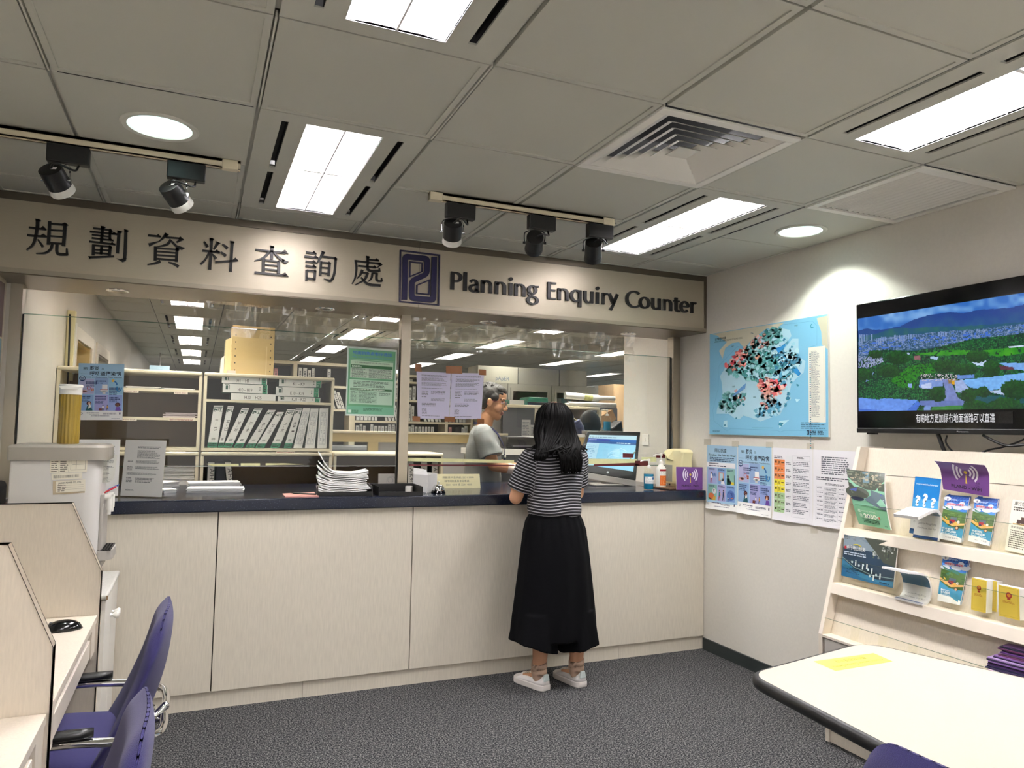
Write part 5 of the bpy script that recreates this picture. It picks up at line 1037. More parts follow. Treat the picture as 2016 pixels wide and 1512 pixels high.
# landscape map board
def map_board():
    X = -.014; c = [at(*p, 'x', X) for p in ((1402, 855), (1636, 861), (1633, 620), (1401, 657))]; y0 = -.068; y1 = -1.07; z0, z1 = 1.424, 2.096
    t = thing('map_board', 'large blue landscape map mounted on the right wall above the posters', 'map', (0, y0, z0)); W, H = y0-y1, z1-z0; box_mb(X, -.0005, y1-y0, 0, 0, H).build('board', WHITE, t)
    s = Sheet(W, H, '7cb9d8', .0004, lambda u, v, k: Vector((X-.0006-k, -u, v))); r = random.Random(12)
    def q(x, y): p = at(1390+x/5.815, 610+y/5.815, 'x', X); return (min(W, max(0, y0-p.y)), min(H, max(0, p.z-z0)))
    Q = lambda pts: [q(*p) for p in pts]
    s.pl(Q([(66, 280), (600, 190), (900, 145), (840, 190), (800, 240), (700, 210), (620, 270), (520, 350), (440, 440), (380, 370), (300, 380), (220, 440), (190, 560), (150, 470), (240, 370), (160, 320), (120, 290)]), 'c2bfa9'); s.pl(Q([(1270, 95), (1412, 62), (1412, 450), (1330, 400), (1320, 250), (1280, 140)]), 'c2bfa9'); s.up()
    s.line(Q([(150, 640), (360, 420), (440, 440), (560, 330), (760, 220), (880, 170), (1220, 130), (1270, 180), (1270, 400), (1180, 430)]), .0015, '5c98bc'); s.line(Q([(150, 640), (140, 900), (80, 1150), (90, 1270), (240, 1388), (280, 1360), (820, 1380), (850, 1400), (900, 1380), (1390, 1380)]), .0015, '5c98bc')
    land = [(250, 600), (300, 560), (370, 460), (450, 440), (520, 360), (600, 300), (690, 230), (760, 220), (860, 210), (960, 230), (980, 300), (900, 400), (880, 470), (990, 330), (1060, 330), (1060, 420), (1070, 540), (1140, 590), (1120, 720), (1040, 780), (980, 850), (960, 930), (960, 1010), (920, 1060), (850, 1200), (800, 1220), (760, 1180), (760, 1230), (620, 1280), (590, 1260), (430, 1210), (390, 1250), (340, 1250), (260, 1190), (120, 1190), (130, 1120), (190, 1020), (190, 930), (180, 830), (160, 760), (200, 700)]
    s.pl(Q(land[:]), 'a9cfdf'); s.up()
    def inside(x, y):
        o = False; n = len(land)
        for i in range(n):
            (x1, y1_), (x2, y2) = land[i], land[i-1]
            if (y1_ > y) != (y2 > y) and x < (x2-x1)*(y-y1_)/(y2-y1_)+x1: o = not o
        return o
    def blob(x, y, R, col, sq=1.0):
        n = 9; a0 = r.random()*6; s.pl(Q([(x+R*r.uniform(.45, 1.25)*math.cos(a0+2*PI*k/n), y+R*sq*r.uniform(.45, 1.25)*math.sin(a0+2*PI*k/n)) for k in range(n)]), col)
    zones = [((330, 560), 130, 'pink', 60), ((520, 480), 120, 'mix', 50), ((640, 340), 90, 'pinkm', 34), ((760, 290), 120, 'teal', 60), ((620, 520), 140, 'teal', 80), ((900, 480), 150, 'tealb', 50), ((560, 680), 160, 'teal', 80), ((330, 680), 90, 'teal', 34), ((760, 640), 110, 'teal', 50), ((980, 600), 110, 'tealb', 70), ((880, 740), 110, 'tealb', 34), ((690, 860), 90, 'pink', 40), ((820, 880), 90, 'pink', 34), ((700, 1040), 90, 'pinkm', 44), ((760, 1120), 100, 'tealb', 40), ((270, 1060), 120, 'teal', 70), ((370, 1000), 80, 'pinkm', 20), ((960, 960), 60, 'tealb', 16), ((620, 1180), 60, 'tealb', 16)]
    pal = {'pink': ('e88c86', 'd86a6e', 'e8a898', 'c8827c', 'd24a5a', 'eec0b4'), 'pinkm': ('e6b8ac', 'd89a94', 'b88e8c', 'a8cfd8', '5a9a9c'), 'teal': ('3f8a8a', '62a2a0', '4f9294', '8cc4c8', '2f7478', '9ccfd8', '6ab0b4'), 'tealb': ('4a8fae', '6aa9c4', '3f8494', '9accdc', 'b4dae4', '2f7a9c'), 'mix': ('b4847c', 'e4a890', '5a9a98', '3a8080', 'e8c0b0')}
    for (cx, cy), R, p, n in zones:
        for k in range(int(n*1.5)):
            a, d = r.random()*2*PI, R*math.sqrt(r.random()); x, y = cx+d*math.cos(a), cy+d*math.sin(a)
            if inside(x, y): blob(x, y, r.uniform(9, 32), r.choice(pal[p])); s.L = 3+(k % 3)
    s.L = 6; s.pl(Q([(800, 440), (860, 420), (905, 385), (915, 410), (880, 450), (830, 500)]), '2a86c4'); s.pl(Q([(1000, 680), (1050, 670), (1090, 730), (1060, 760), (1020, 720)]), '2a86c4'); s.pl(Q([(300, 990), (400, 890), (460, 840), (450, 900), (330, 985)]), '5a8cc0')
    for x, y, R in ((915, 1085, 22), (865, 1310, 28), (430, 1085, 18), (350, 1240, 12), (220, 1320, 14), (980, 830, 16), (1050, 860, 18), (930, 1020, 18)): blob(x, y, R, '2f7f9a')
    s.L = 2; s.pl(Q([(840, 1270), (955, 1260), (840, 1355)]), 'b4dbe6'); s.pl(Q([(205, 1270), (245, 1265), (245, 1345), (200, 1340)]), 'b4dbe6'); s.pl(Q([(1020, 1020), (1080, 1025), (1040, 1060)]), 'b4dbe6')
    a, b = q(1178, 1290), q(1368, 410); s.rect(a[0], a[1], b[0], b[1], 'e4e2d6'); s.L = 4; g = random.Random(2)
    s.greek(a[0]+.02, a[1]+.03, b[0]-.04, b[1]-.02, 62, '8a8e92', g, .45, .5); s.rect(a[0]+.11, a[1]+.03, a[0]+.1112, b[1]-.01, '9a9a96')
    for k in range(44): s.rect(a[0]+.008, b[1]-.04-.0122*k, a[0]+.018, b[1]-.034-.0122*k, g.choice(('5a9aa8', '3a7c8a', 'b88a8a', '8a96b0', '2a4a5a')))
    p = q(104, 352); s.text('全港景觀特色圖', p[0], p[1], .013, '1c2a30', 'l', .11, .01); p = q(100, 378); s.text('LANDSCAPE CHARACTER MAP OF HONG KONG', p[0], p[1], .011, '1c2a30', 'l', .27)
    p = q(1090, 1365); s.greek(p[0], p[1], W-.015, p[1]+.04, 4, '4a7890', g); p = q(1155, 1430); s.rect(p[0], p[1], p[0]+.018, p[1]+.026, '16324a'); s.L = 5; s.rect(p[0]+.005, p[1]+.006, p[0]+.009, p[1]+.02, '7cb9d8'); s.greek(p[0]+.022, p[1], p[0]+.07, p[1]+.024, 3, '16324a', g); s.greek(q(1280, 1430)[0], p[1], W-.02, p[1]+.024, 3, '2a4a60', g)
    p = q(1218, 185); s.ring(p[0], p[1], .008, .013, '2a86a0', 1.6, 5.6); p = q(530, 1350); s.line([p, q(765, 1352)], .0015, '3a7898'); s.greek(*q(80, 1398), *q(160, 1375), 2, '4a7890', g)
    for x, y in ((310, 420), (530, 270), (1035, 180), (320, 880), (620, 920), (560, 1000), (870, 500), (780, 550)): u, v = q(x, y); s.greek(u-.012, v-.004, u+.012, v+.006, 2, '4a6a78', g)
    s.build('map_print', t)
map_board()
# television
def vnoise(x, y, sc, seed):
    rs = np.random.RandomState(seed); T = rs.rand(256, 256); X, Y = x/sc, y/sc; i, j = np.floor(X).astype(int), np.floor(Y).astype(int); fx, fy = X-i, Y-j; fx, fy = fx*fx*(3-2*fx), fy*fy*(3-2*fy); g = lambda a, b: T[a % 256, b % 256]
    return (g(i, j)*(1-fx)+g(i+1, j)*fx)*(1-fy)+(g(i, j+1)*(1-fx)+g(i+1, j+1)*fx)*fy
def inpoly(x, y, P):
    o = np.zeros(x.shape, bool); n = len(P)
    for k in range(n):
        (x1, y1), (x2, y2) = P[k], P[k-1]
        if y1 == y2: continue
        o ^= ((y1 > y) != (y2 > y)) & (x < (x2-x1)*(y-y1)/(y2-y1)+x1)
    return o
def television():
    X = -.062; y0, y1, z0, z1 = -1.3, -2.425, 1.452, 2.108; W, H = y0-y1, z1-z0
    t = thing('television', 'large wall television showing an aerial view with a Chinese subtitle', 'television', (0, y0, z0)); box_mb(X+.001, -.03, -W, 0, 0.02, H).build('casing', BLACKG, t, bevel=.004); box_mb(X-.004, -.034, -W, 0, -.002, .022).build('bottom_bezel', BLACK, t, bevel=.003); box_mb(-.03, -.0005, -.75, -.35, .2, .45).build('wall_bracket', BLACK, t)
    box_mb(X+.01, X+.03, -.1, -.05, -.01, 0).build('sensor', BLACK, t)
    # picture area, evaluated cell by cell
    def Z(u, v):                                                     # metres on the screen -> drawing coordinates
        P = np.stack([np.full(u.shape, X), y0-u, z0+v], -1)-CAM; d = P @ ROT.T; return (1008+F_PX*d[..., 0]/d[..., 2]-1676)*4.582, (756-F_PX*d[..., 1]/d[..., 2]-540)*4.582
    nu, nv = 330, 150; u0, u1 = .012, W-.012; vb, vt = .106, .582
    uu, vv = np.meshgrid(u0+(np.arange(nu)+.5)/nu*(u1-u0), vb+(np.arange(nv)+.5)/nv*(vt-vb)); x, y = Z(uu, vv)
    n1, n2, n3, n4 = vnoise(x, y, 120, 1), vnoise(x, y, 45, 2), vnoise(x, y, 17, 3), vnoise(x, y, 7, 4)
    C = np.zeros(x.shape+(3,)); c3 = lambda *a: np.array(a, float)
    def put(m, a, b=None, t_=None):
        col = np.broadcast_to(c3(*a), C.shape) if b is None else c3(*a)+(c3(*b)-c3(*a))*np.clip(t_, 0, 1)[..., None]
        C[m] = col[m]
    ones = np.ones(x.shape, bool); cl = vnoise(x, y*2.2, 170, 7)*.6+n2*.4
    put(ones, (40,105,190), (140,185,235), (cl-.3)*1.6)
    rid = np.interp(x, [0, 60, 140, 200, 300, 440, 560, 700, 880, 1010, 1150, 1330, 1450, 1560, 1800, 2200], [520, 510, 487, 500, 498, 470, 410, 368, 340, 352, 320, 310, 298, 272, 260, 300])
    put(y > rid, (18,62,140), (40,96,140), (y-rid)/220+(n2-.5)*.5)
    rid2 = np.interp(x, [0, 100, 200, 330, 450, 560, 760, 1000, 1560, 2200], [600, 560, 545, 500, 480, 490, 470, 470, 430, 420])
    put(y > rid2, (22,84,116), (40,100,100), (n2-.3)*1.5)
    base = np.interp(x, [0, 300, 760, 1200, 1560, 2200], [620, 570, 520, 490, 440, 400]); put(y > base, (34,78,110), (90,120,150), (n3-.4)*2)
    put((y > base) & (y < base+130) & (n4 > .6), (84,118,176), (140,156,196), n3)
    put((y > base+20) & (y < base+110) & (vnoise(x, y*3, 26, 9) > .72), (60,110,210))
    for (a, b, c, d) in ((60, 540, 100, 640), (105, 545, 130, 605), (135, 540, 160, 600), (165, 540, 198, 600), (222, 578, 270, 640), (270, 565, 320, 600), (380, 550, 485, 600), (505, 540, 545, 585), (780, 520, 870, 560)): put((x > a) & (x < c) & (y > b) & (y < d) & (np.floor(x/7) % 3 > 0), (90,130,195), (150,160,190), n4)
    grn = np.interp(x, [0, 200, 300, 560, 760, 900, 1100, 1300, 1560, 2200], [850, 700, 680, 690, 660, 630, 580, 560, 530, 500])
    put(y > grn, (8,52,38), (20,92,40), (n3-.25)*1.8); put((y > grn) & (n4 > .72), (36,120,60)); put((y > grn) & (n4 < .2), (4,26,26))
    fld = inpoly(x, y, [(560, 720), (900, 680), (1150, 690), (1560, 655), (2300, 600), (2300, 690), (1560, 710), (1330, 745), (1200, 720), (800, 735)]); put(fld & (n3 > .25), (30,125,22), (70,165,30), n2)
    fld = inpoly(x, y, [(350, 960), (520, 830), (760, 790), (780, 880), (600, 920), (560, 1040), (420, 1010)]); put(fld & (n4 > .35), (22,110,14), (50,140,24), n3)
    put(inpoly(x, y, [(64, 740), (280, 740), (290, 790), (160, 850), (64, 850)]) & (n4 > .45), (110,122,180), (176,184,212), n3); put(inpoly(x, y, [(130, 970), (160, 900), (205, 885), (160, 960)]), (120,150,210))
    for P, col in (([(455, 712), (520, 705), (530, 722), (460, 725)], (170,190,225)), ([(715, 740), (790, 745), (770, 775), (715, 760)], (170,200,235)), ([(565, 740), (620, 735), (625, 775), (570, 770)], (140,90,100)), ([(1080, 792), (1160, 790), (1220, 770), (1200, 830), (1130, 820)], (190,210,240)), ([(1330, 800), (1560, 800), (1600, 870), (1480, 860)], (120,170,235)), ([(1330, 820), (1470, 840), (1460, 862), (1340, 860)], (90,40,60)), ([(1415, 650), (1560, 640), (1560, 655), (1420, 662)], (200,215,240)),
        ([(620, 950), (820, 940), (830, 1010), (700, 1035), (610, 1020)], (120,150,215)), ([(625, 1000), (720, 975), (720, 1030), (640, 1030)], (190,205,245)), ([(515, 985), (550, 985), (545, 1025), (515, 1020)], (140,170,230)), ([(820, 950), (880, 940), (920, 1010), (960, 1110), (1020, 1150), (840, 1140), (850, 1040)], (120,135,195)), ([(870, 950), (950, 945), (940, 1000), (880, 985)], (150,120,70)), ([(910, 960), (940, 958), (940, 990), (912, 995)], (215,160,30)), ([(960, 905), (1110, 905), (1110, 935), (960, 945)], (100,140,215)),
        ([(990, 955), (1560, 890), (1800, 860), (1800, 960), (1560, 990), (1250, 1050), (1070, 1020)], (120,180,248)), ([(935, 960), (1000, 950), (1060, 1030), (990, 1070), (940, 1060)], (160,180,225)), ([(1230, 1060), (1560, 1000), (1800, 980), (1800, 1010), (1380, 1090)], (180,200,235)), ([(620, 1140), (1020, 1140), (1010, 1180), (740, 1195), (620, 1180)], (100,120,185)), ([(640, 1280), (660, 1190), (700, 1180), (720, 1200), (690, 1280)], (120,150,215)),
        ([(1090, 1100), (1380, 1090), (1560, 1120), (1560, 1160), (1240, 1170), (1110, 1150)], (20,84,96)), ([(64, 1110), (240, 1130), (300, 1118), (600, 1135), (480, 1248), (64, 1210)], (105,150,238)), ([(64, 1210), (480, 1248), (600, 1140), (625, 1170), (560, 1270), (64, 1280)], (70,115,215)), ([(720, 1230), (990, 1238), (980, 1282), (690, 1282)], (120,175,240)), ([(1420, 1282), (1560, 1235), (1800, 1230), (1800, 1282)], (120,185,245)), ([(740, 1195), (1000, 1180), (990, 1225), (720, 1228)], (60,130,60))):
        m = inpoly(x, y, P); put(m, tuple(v*.92 for v in col), tuple(min(255, v*1.06) for v in col), n3)
    m = inpoly(x, y, [(620, 900), (960, 900), (960, 960), (640, 960)]) & (n4 > .6); put(m, (200,190,200))
    for cx, cy, rx, ry in ((420, 750, 110, 60), (1140, 740, 110, 55), (1265, 850, 80, 75), (780, 1080, 75, 70), (1480, 1040, 130, 90), (1380, 1190, 160, 80), (1130, 1200, 110, 65), (1060, 1090, 70, 60), (1190, 1060, 60, 50), (340, 870, 110, 60), (120, 900, 70, 60), (850, 830, 120, 60), (1030, 860, 110, 50), (220, 720, 70, 36), (1750, 1150, 150, 100), (1650, 760, 120, 60)):
        m = ((x-cx)/rx)**2+((y-cy)/ry)**2 < 1+(n3-.5)*.6; put(m, (6,50,22), (34,112,30), (n4*.6+n3*.5-.3)-((y-cy)/ry)*.25)
    C = np.clip(C, 0, 255)/255; L = np.where(C <= .04045, C/12.92, ((C+.055)/1.055)**2.4)*.95
    vs = np.stack(np.meshgrid(u0+np.arange(nu+1)/nu*(u1-u0), vb+np.arange(nv+1)/nv*(vt-vb)), -1).reshape(-1, 2); co = np.stack([np.full(len(vs), X-.0004), -vs[:, 0], vs[:, 1]], -1)
    ii, jj = np.meshgrid(np.arange(nu), np.arange(nv)); a = (jj*(nu+1)+ii).ravel(); F = np.stack([a, a+1, a+nu+2, a+nu+1], -1)
    me = bpy.data.meshes.new('picture'); me.from_pydata(co.tolist(), [], F.tolist()); me.materials.append(SCREEN); at_ = me.color_attributes.new('ink', 'FLOAT_COLOR', 'CORNER'); buf = np.ones((nu*nv, 4, 4)); buf[:, :, :3] = L.reshape(-1, 1, 3); at_.data.foreach_set('color', buf.ravel())
    o = bpy.data.objects.new('screen_picture', me); COL.objects.link(o); o.parent = t
    s = Sheet(.45, .05, '020203', .0003, lambda u, v, k: Vector((X-.0005-k, -.33-u, .045+v))); s.text('有啲地方更加係冇地面道路可以直達', .005, .008, .031, 'f0f0f4', 'l', .37); s.build('subtitle', t, SCREEN)
    s = Sheet(.07, .012, '101012', .0003, lambda u, v, k: Vector((X-.0045-k, -.53-u, .004+v))); s.text('Panasonic', .008, .002, .007, 'b0b0b4', 'l', .054); s.build('maker_lettering', t)
    m = MB(); m.tube(spline([(-.03, -.42, .0), (-.035, -.45, -.07), (-.02, -.46, -.11)], 6), .009, 8); m.build('stand_bar', BLACK, t)
    return t
television()
q = lambda x, y, X=-.05: at(x, y, 'x', X)
m = MB(); m.tube(spline([q(1865, 857), q(1862, 870), q(1872, 885), q(1895, 905), q(1912, 906, -.08), q(1940, 888), q(1975, 880), q(2010, 868), q(2030, 856)], 8), .004, 8); tag(m.build('power_cable', BLACK, None, smooth=True), 'thin black cable looping under the television', 'cable')
m = MB(); m.tube(spline([q(1935, 857), q(1965, 872), q(1990, 878), q(2040, 872)], 8), .006, 8); tag(m.build('thick_cable', BLACK, None, smooth=True), 'thicker black cable under the right part of the television', 'cable')
# notice frame on the left wall
p = at(4, 640, 'x', XL+.02); t = thing('notice_board', 'framed purple and blue notice at the left edge of the photo', 'notice board', (XL, -.05, 1.5)); box_mb(.0005, .012, -.9, .26, 0, .62).build('frame', STEEL, t); box_mb(.012, .014, -.87, .23, .03, .32).build('blue_sheet', mat('notice_blue', (92,130,160), .5), t); box_mb(.012, .014, -.87, .23, .33, .59).build('purple_sheet', mat('notice_purple', (74,44,60), .5), t)
# ---------------------------------------------------------------- leaflet rack on the right wall
RT = .26/.88
RK = thing('leaflet_rack', 'tall cream leaflet rack with sloping tiers against the right wall', 'leaflet rack', (0, -1.385, 0)); RW = 1.55
fx = lambda z: -.16-RT*(1.38-z) if z > .5 else -.42
m = None
for y in (0, -RW):
    m = MB(); P = [(-.002, 0, .0), (-.38, 0, .0), (-.38, 0, .09), (-.42, 0, .09), (-.42, 0, .5), (-.16, 0, 1.38), (-.002, 0, 1.38)]
    m.prism([(a, y, c) for a, b, c in P][::-1], (0, -.022 if y == 0 else .022, 0)); m.build('side_panel', EDGE, RK, bevel=.0015)
bk = lambda z: fx(z)+.055
m = MB(); 
m.prism([(bk(1.38), -.022, 1.375), (bk(.5), -.022, .5), (bk(.5)+.015, -.022, .5), (bk(1.38)+.015, -.022, 1.375)], (0, -RW+.044, 0)); m.build('sloping_back', LAMI2, RK)
m = MB(); m.box(-.40, -.01, -.022, -RW+.022, .09, .495); m.build('base_cabinet', GAP, RK); box_mb(-.37, -.01, -.022, -RW+.022, 0, .09).build('plinth', LAMI2, RK)
for k in range(3):
    y0 = -.03-(RW-.06)/3*k; box_mb(-.418, -.4, y0-.004, y0-(RW-.06)/3+.004, .1, .485).build('cabinet_door', mat('rack_door_%d' % k, (178,174,168), .5), RK, bevel=.001)
LIPZ = [.99, .735, .5]
for z in LIPZ:
    m = MB(); h = .048; f0, f1 = fx(z), fx(z-h); 
    if z > .51: m.prism([(f0-.002, -.022, z), (bk(z), -.022, z), (bk(z-h), -.022, z-h), (f1, -.022, z-h)], (0, -RW+.044, 0))
    else: m.box(-.42, -.3, -.022, -RW+.022, z-.012, z)
    m.build('tier_lip', EDGE, RK, bevel=.001)
    hh = .115 if z > .51 else .075; m = MB(); m.prism([(fx(z)+.004, -.024, z), (fx(z)+.0065, -.024, z), (fx(z+hh)-.004, -.024, z+hh), (fx(z+hh)-.0065, -.024, z+hh)], (0, -RW+.048, 0)); m.build('acrylic_front', ACRYL, RK)
    e = MB(); e.prism([(fx(z+hh)-.0068, -.024, z+hh), (fx(z+hh)-.0038, -.024, z+hh), (fx(z+hh)-.0038, -.024, z+hh+.0015), (fx(z+hh)-.0068, -.024, z+hh+.0015)], (0, -RW+.048, 0)); e.build('acrylic_edge', GEDGE, RK)
    for k in range(1, 10):
        y = -.03-.145*k; m = MB(); m.prism([(fx(z)+.006, y, z), (bk(z)-.002, y, z), (bk(z+hh)-.002, y, z+hh), (fx(z+hh)-.004, y, z+hh)], (0, -.0025, 0)); m.build('acrylic_divider', ACRYL, RK)
e = MB(); e.box(bk(1.25)-.0006, bk(1.25)+.001, -.022, -RW+.022, 1.249, 1.2505); e.build('panel_seam', GAP, RK)
NP = Vector((-.959, 0, .284))
def leaf(label, corners, off, fn, n=1, gap=.0012, cat='leaflet', name='leaflet', group='leaflets in the rack', paper='f2f2f0', curl=None, nu=8, nv=12, lean=None):
    """leaflet standing on a tier: lower corners on the tier, upper ones where the photo shows them"""
    p0 = Vector((-.42, -1.385, .5))-NP*off; bl, br = at_pl(*corners[0], p0, NP), at_pl(*corners[1], p0, NP); 
    if lean is None: tl, tr = at_pl(*corners[3], p0, NP), at_pl(*corners[2], p0, NP)
    else: tl, tr = at(*corners[3], 'y', bl.y+lean), at(*corners[2], 'y', br.y+lean)
    W, H = (br-bl).length, (tl-bl).length; th = .0008 if n == 1 else .0012*n; s = Sheet(W, H, paper, th, quad_map(bl, br, tr, tl, W, H, curl), nu, nv); s.e = .0002; fn(s, W, H)
    return tag(s.build(name, None, GLOSSP), label, cat, group)
def pic(s, u0, v0, u1, v1, cols, seed, n=160, sz=.05, tall=1.0):
    r = random.Random(seed)
    for k in range(n):
        w = (u1-u0)*sz*r.uniform(.4, 1.6); h = (v1-v0)*sz*tall*r.uniform(.4, 1.6); a = r.uniform(u0, u1-w) if u1-w > u0 else u0; b = r.uniform(v0, max(v0, v1-h)); s.rect(a, b, min(u1, a+w), min(v1, b+h), r.choice(cols)); s.L = 2+(k % 3)
def hk2030(s, W, H):
    X = lambda a: a*W; Y = lambda b: b*H; s.rect(0, 0, W, H, '7fb898'); s.up(); s.rect(0, Y(.66), X(1), Y(1), '3c4438'); pic(s, 0, Y(.7), X(.95), Y(.99), ('3a4038', '7a7462', '9a8f78', '4c5a4c', '66705e', 'b4a890'), 3, 130, .07); s.rect(X(.42), Y(.78), X(.6), Y(.98), '6a8898'); s.L += 1; s.pl([(X(.44), Y(.74)), (X(.5), Y(.74)), (X(.58), Y(.97)), (X(.52), Y(.97))], '2c3038')
    s.L = 6; s.pl([(0, Y(.86)), (X(.2), Y(.74)), (X(.5), Y(.65)), (X(.75), Y(.66)), (X(1), Y(.85)), (X(1), Y(.4)), (X(.8), Y(.36)), (X(.5), Y(.47)), (X(.3), Y(.42)), (0, Y(.48))], '8cc0a4'); s.L = 7
    s.disc(X(.22), Y(.58), W*.34, '4a4f46', 24, H*.11); pic(s, X(.03), Y(.5), X(.5), Y(.66), ('3a3c44', '565a52', '6e7864', '454c6c'), 4, 60, .1); s.L = 10; s.pl([(0, Y(.62)), (X(.25), Y(.68)), (X(.2), Y(.6))], '4a5a9a'); s.disc(X(.2), Y(.47), W*.2, '2a3042', 20, H*.035)
    s.pl([(X(.4), Y(.47)), (X(.62), Y(.56)), (X(.62), Y(.66)), (X(1), Y(.6)), (X(1), Y(.31)), (X(.8), Y(.35))], '5a6a74'); pic(s, X(.62), Y(.36), X(.99), Y(.62), ('39443a', '8898a8', 'b8c4cc', '5a6a54', '4a5a9a'), 5, 80, .09); s.L = 14
    s.text('香', X(.12), Y(.23), H*.045, 'eef4ee', 'l'); s.text('港', X(.14), Y(.15), H*.045, 'eef4ee', 'l'); s.text('HONG KONG', X(.24), Y(.245), H*.027, 'd8e8dc', 'l', W*.42); s.text('2030+', X(.27), Y(.14), H*.075, 'f6f6f2', 'l', W*.5, .03); s.disc(X(.42), Y(.165), W*.03, '274a7c'); s.disc(X(.74), Y(.17), W*.03, 'd0503a')
    r = random.Random(1); s.greek(X(.2), Y(.10), X(.72), Y(.12), 1, '17352a', r, .7, 0, True); s.greek(X(.22), Y(.05), X(.72), Y(.095), 2, '1c3c30', r, .6, 0); s.greek(X(.85), Y(.035), X(.94), Y(.055), 2, '2c5c48', r)
leaf('green planning magazine with aerial photos in the top tier', [(1691, 1031), (1754, 1044), (1737, 931), (1667, 924)], .02, hk2030, 6, name='magazine', group=None, paper='f6f6f6', lean=.09, nu=10, nv=24, curl=lambda a, b: .012*math.sin(PI*b)-.015*b*b*a)
def shortage(s, W, H):
    X = lambda a: a*W; Y = lambda b: b*H; s.rect(0, Y(.36), W, H, '1a78c0'); s.rect(0, 0, W, Y(.36), 'd6d6d8'); s.up(); s.rect(0, Y(.36), W, Y(.62), '4a9ed6'); s.text('How to tackle land shortage?', X(.5), Y(.865), H*.028, 'f4f8fc', 'c', W*.84, .02); s.up()
    for k, (x, h) in enumerate(((.2, .17), (.48, .22), (.8, .16))): s.text('?', X(x), Y(.5), H*h, 'f2f4f6', 'c', W*.2, .04); s.L += 0; s.disc(X(x), Y(.53), W*.03, '3a4858'); s.disc(X(x+.03), Y(.59), W*.025, '2a3442')
    s.text('Land for Hong Kong:', X(.5), Y(.25), H*.03, '505058', 'c', W*.75); s.text('Our Home, Our Say!', X(.5), Y(.2), H*.03, '505058', 'c', W*.75); s.rect(0, 0, W, Y(.05), '2a5a8e'); s.pl([(0, Y(.05)), (X(.02), Y(.09)), (X(.3), Y(.085)), (X(.36), Y(.05))], '22487c')
leaf('tall blue leaflet with three question marks in the top tier', [(1790, 1049), (1840, 1059), (1853, 943), (1802, 938)], .03, shortage, 8, lean=0.0)
def bent(label, p, W, L, flip, fnside):
    pass
def fine(eng):
    def f(s, W, H):
        X = lambda a: a*W; Y = lambda b: b*H; s.rect(0, Y(.62), W, H, '3f7fd0'); s.rect(0, Y(.86), W, H, '1c48a4'); s.rect(0, 0, W, Y(.30), '4a9ac4'); s.rect(0, Y(.30), W, Y(.66), '4c6a3c'); s.up()
        for x, y, r_ in ((.1, .93, .16), (.3, .8, .2), (.6, .74, .22), (.9, .76, .2), (.15, .72, .2), (.75, .84, .12)): s.disc(X(x), Y(y), W*r_, 'e4ecf6' if y < .9 else 'f2f6fa', 16, H*.045)
        s.pl([(0, Y(.76)), (X(.3), Y(.69)), (X(.55), Y(.7)), (X(.8), Y(.655)), (X(1), Y(.67)), (X(1), Y(.55)), (0, Y(.55))], '3c7a68'); s.up(); s.pl([(0, Y(.69)), (X(.4), Y(.65)), (X(1), Y(.64)), (X(1), Y(.4)), (0, Y(.4))], '4f6f38'); s.up()
        pic(s, 0, Y(.44), W, Y(.63), ('3a5a2c', '5f7f40', '46603a', '6a8a4a'), 6, 50, .12); s.L = 6; s.pl([(0, Y(.44)), (X(.5), Y(.33)), (X(1), Y(.38)), (X(1), Y(.42)), (X(.5), Y(.38)), (0, Y(.5))], 'e6b878'); s.rect(X(.38), Y(.42), X(.66), Y(.52), '5a6a7a'); s.up(); s.rect(X(.36), Y(.4), X(.58), Y(.465), 'b02c3c'); s.disc(X(.42), Y(.4), W*.06, '2c3460', 12); s.disc(X(.28), Y(.405), W*.08, 'e8b04c', 12); s.disc(X(.62), Y(.39), W*.09, 'e8b45c', 12); s.disc(X(.74), Y(.43), W*.06, 'e8e4dc', 12); s.line([(X(.14), Y(.52)), (X(.24), Y(.47))], W*.04, 'f0c850')
        s.pl([(0, Y(.42)), (X(.4), Y(.31)), (X(1), Y(.27)), (X(1), Y(.0)), (0, 0)], '4598c2'); s.up(); s.disc(X(.72), Y(.3), W*.08, '5a2a20', 16); s.up(); s.disc(X(.72), Y(.3), W*.05, 'e8b890', 14)
        s.text('Maximum Fine' if eng else '最高罰款', X(.1), Y(.235), H*.034, 'f8fcff', 'l', W*.5, .02); s.text('$1,000,000', X(.1), Y(.18), H*.045, 'f8fcff', 'l', W*.62, .03); r = random.Random(3); s.greek(X(.1), Y(.135), X(.8), Y(.165), 2 if eng else 1, 'd4e8f4', r); s.pl([(0, 0), (W, 0), (W, Y(.09)), (X(.7), Y(.13)), (0, Y(.14))], 'eceef0'); s.up()
        s.text('Plan before Develop' if eng else '先規劃 後發展', X(.3), Y(.055), H*.022, '50506a', 'l', W*.55); s.rect(X(.08), Y(.88), X(.2), Y(.95), 'f2f4f8'); s.up(); s.rect(X(.1), Y(.895), X(.16), Y(.935), '3a3468'); s.up(); s.rect(X(.12), Y(.905), X(.14), Y(.925), 'f2f4f8'); s.greek(X(.22), Y(.89), X(.62), Y(.93), 2, 'c4d4f0', r); s.text('違例發展後果嚴重', X(.12), Y(.79), H*.035, 'd8586c', 'l', W*.72, .02)
    return f
BF = [('left of the two $1,000,000 leaflets in Chinese in the top tier', [(1847, 1060), (1892, 1069), (1909, 979), (1862, 975)], False), ('right of the two $1,000,000 leaflets in Chinese in the top tier', [(1906, 1065), (1948, 1075), (1965, 984), (1920, 980)], False), ('blue $1,000,000 leaflet in English in the middle tier', [(1846, 1182), (1890, 1192), (1908, 1098), (1857, 1090)], True)]
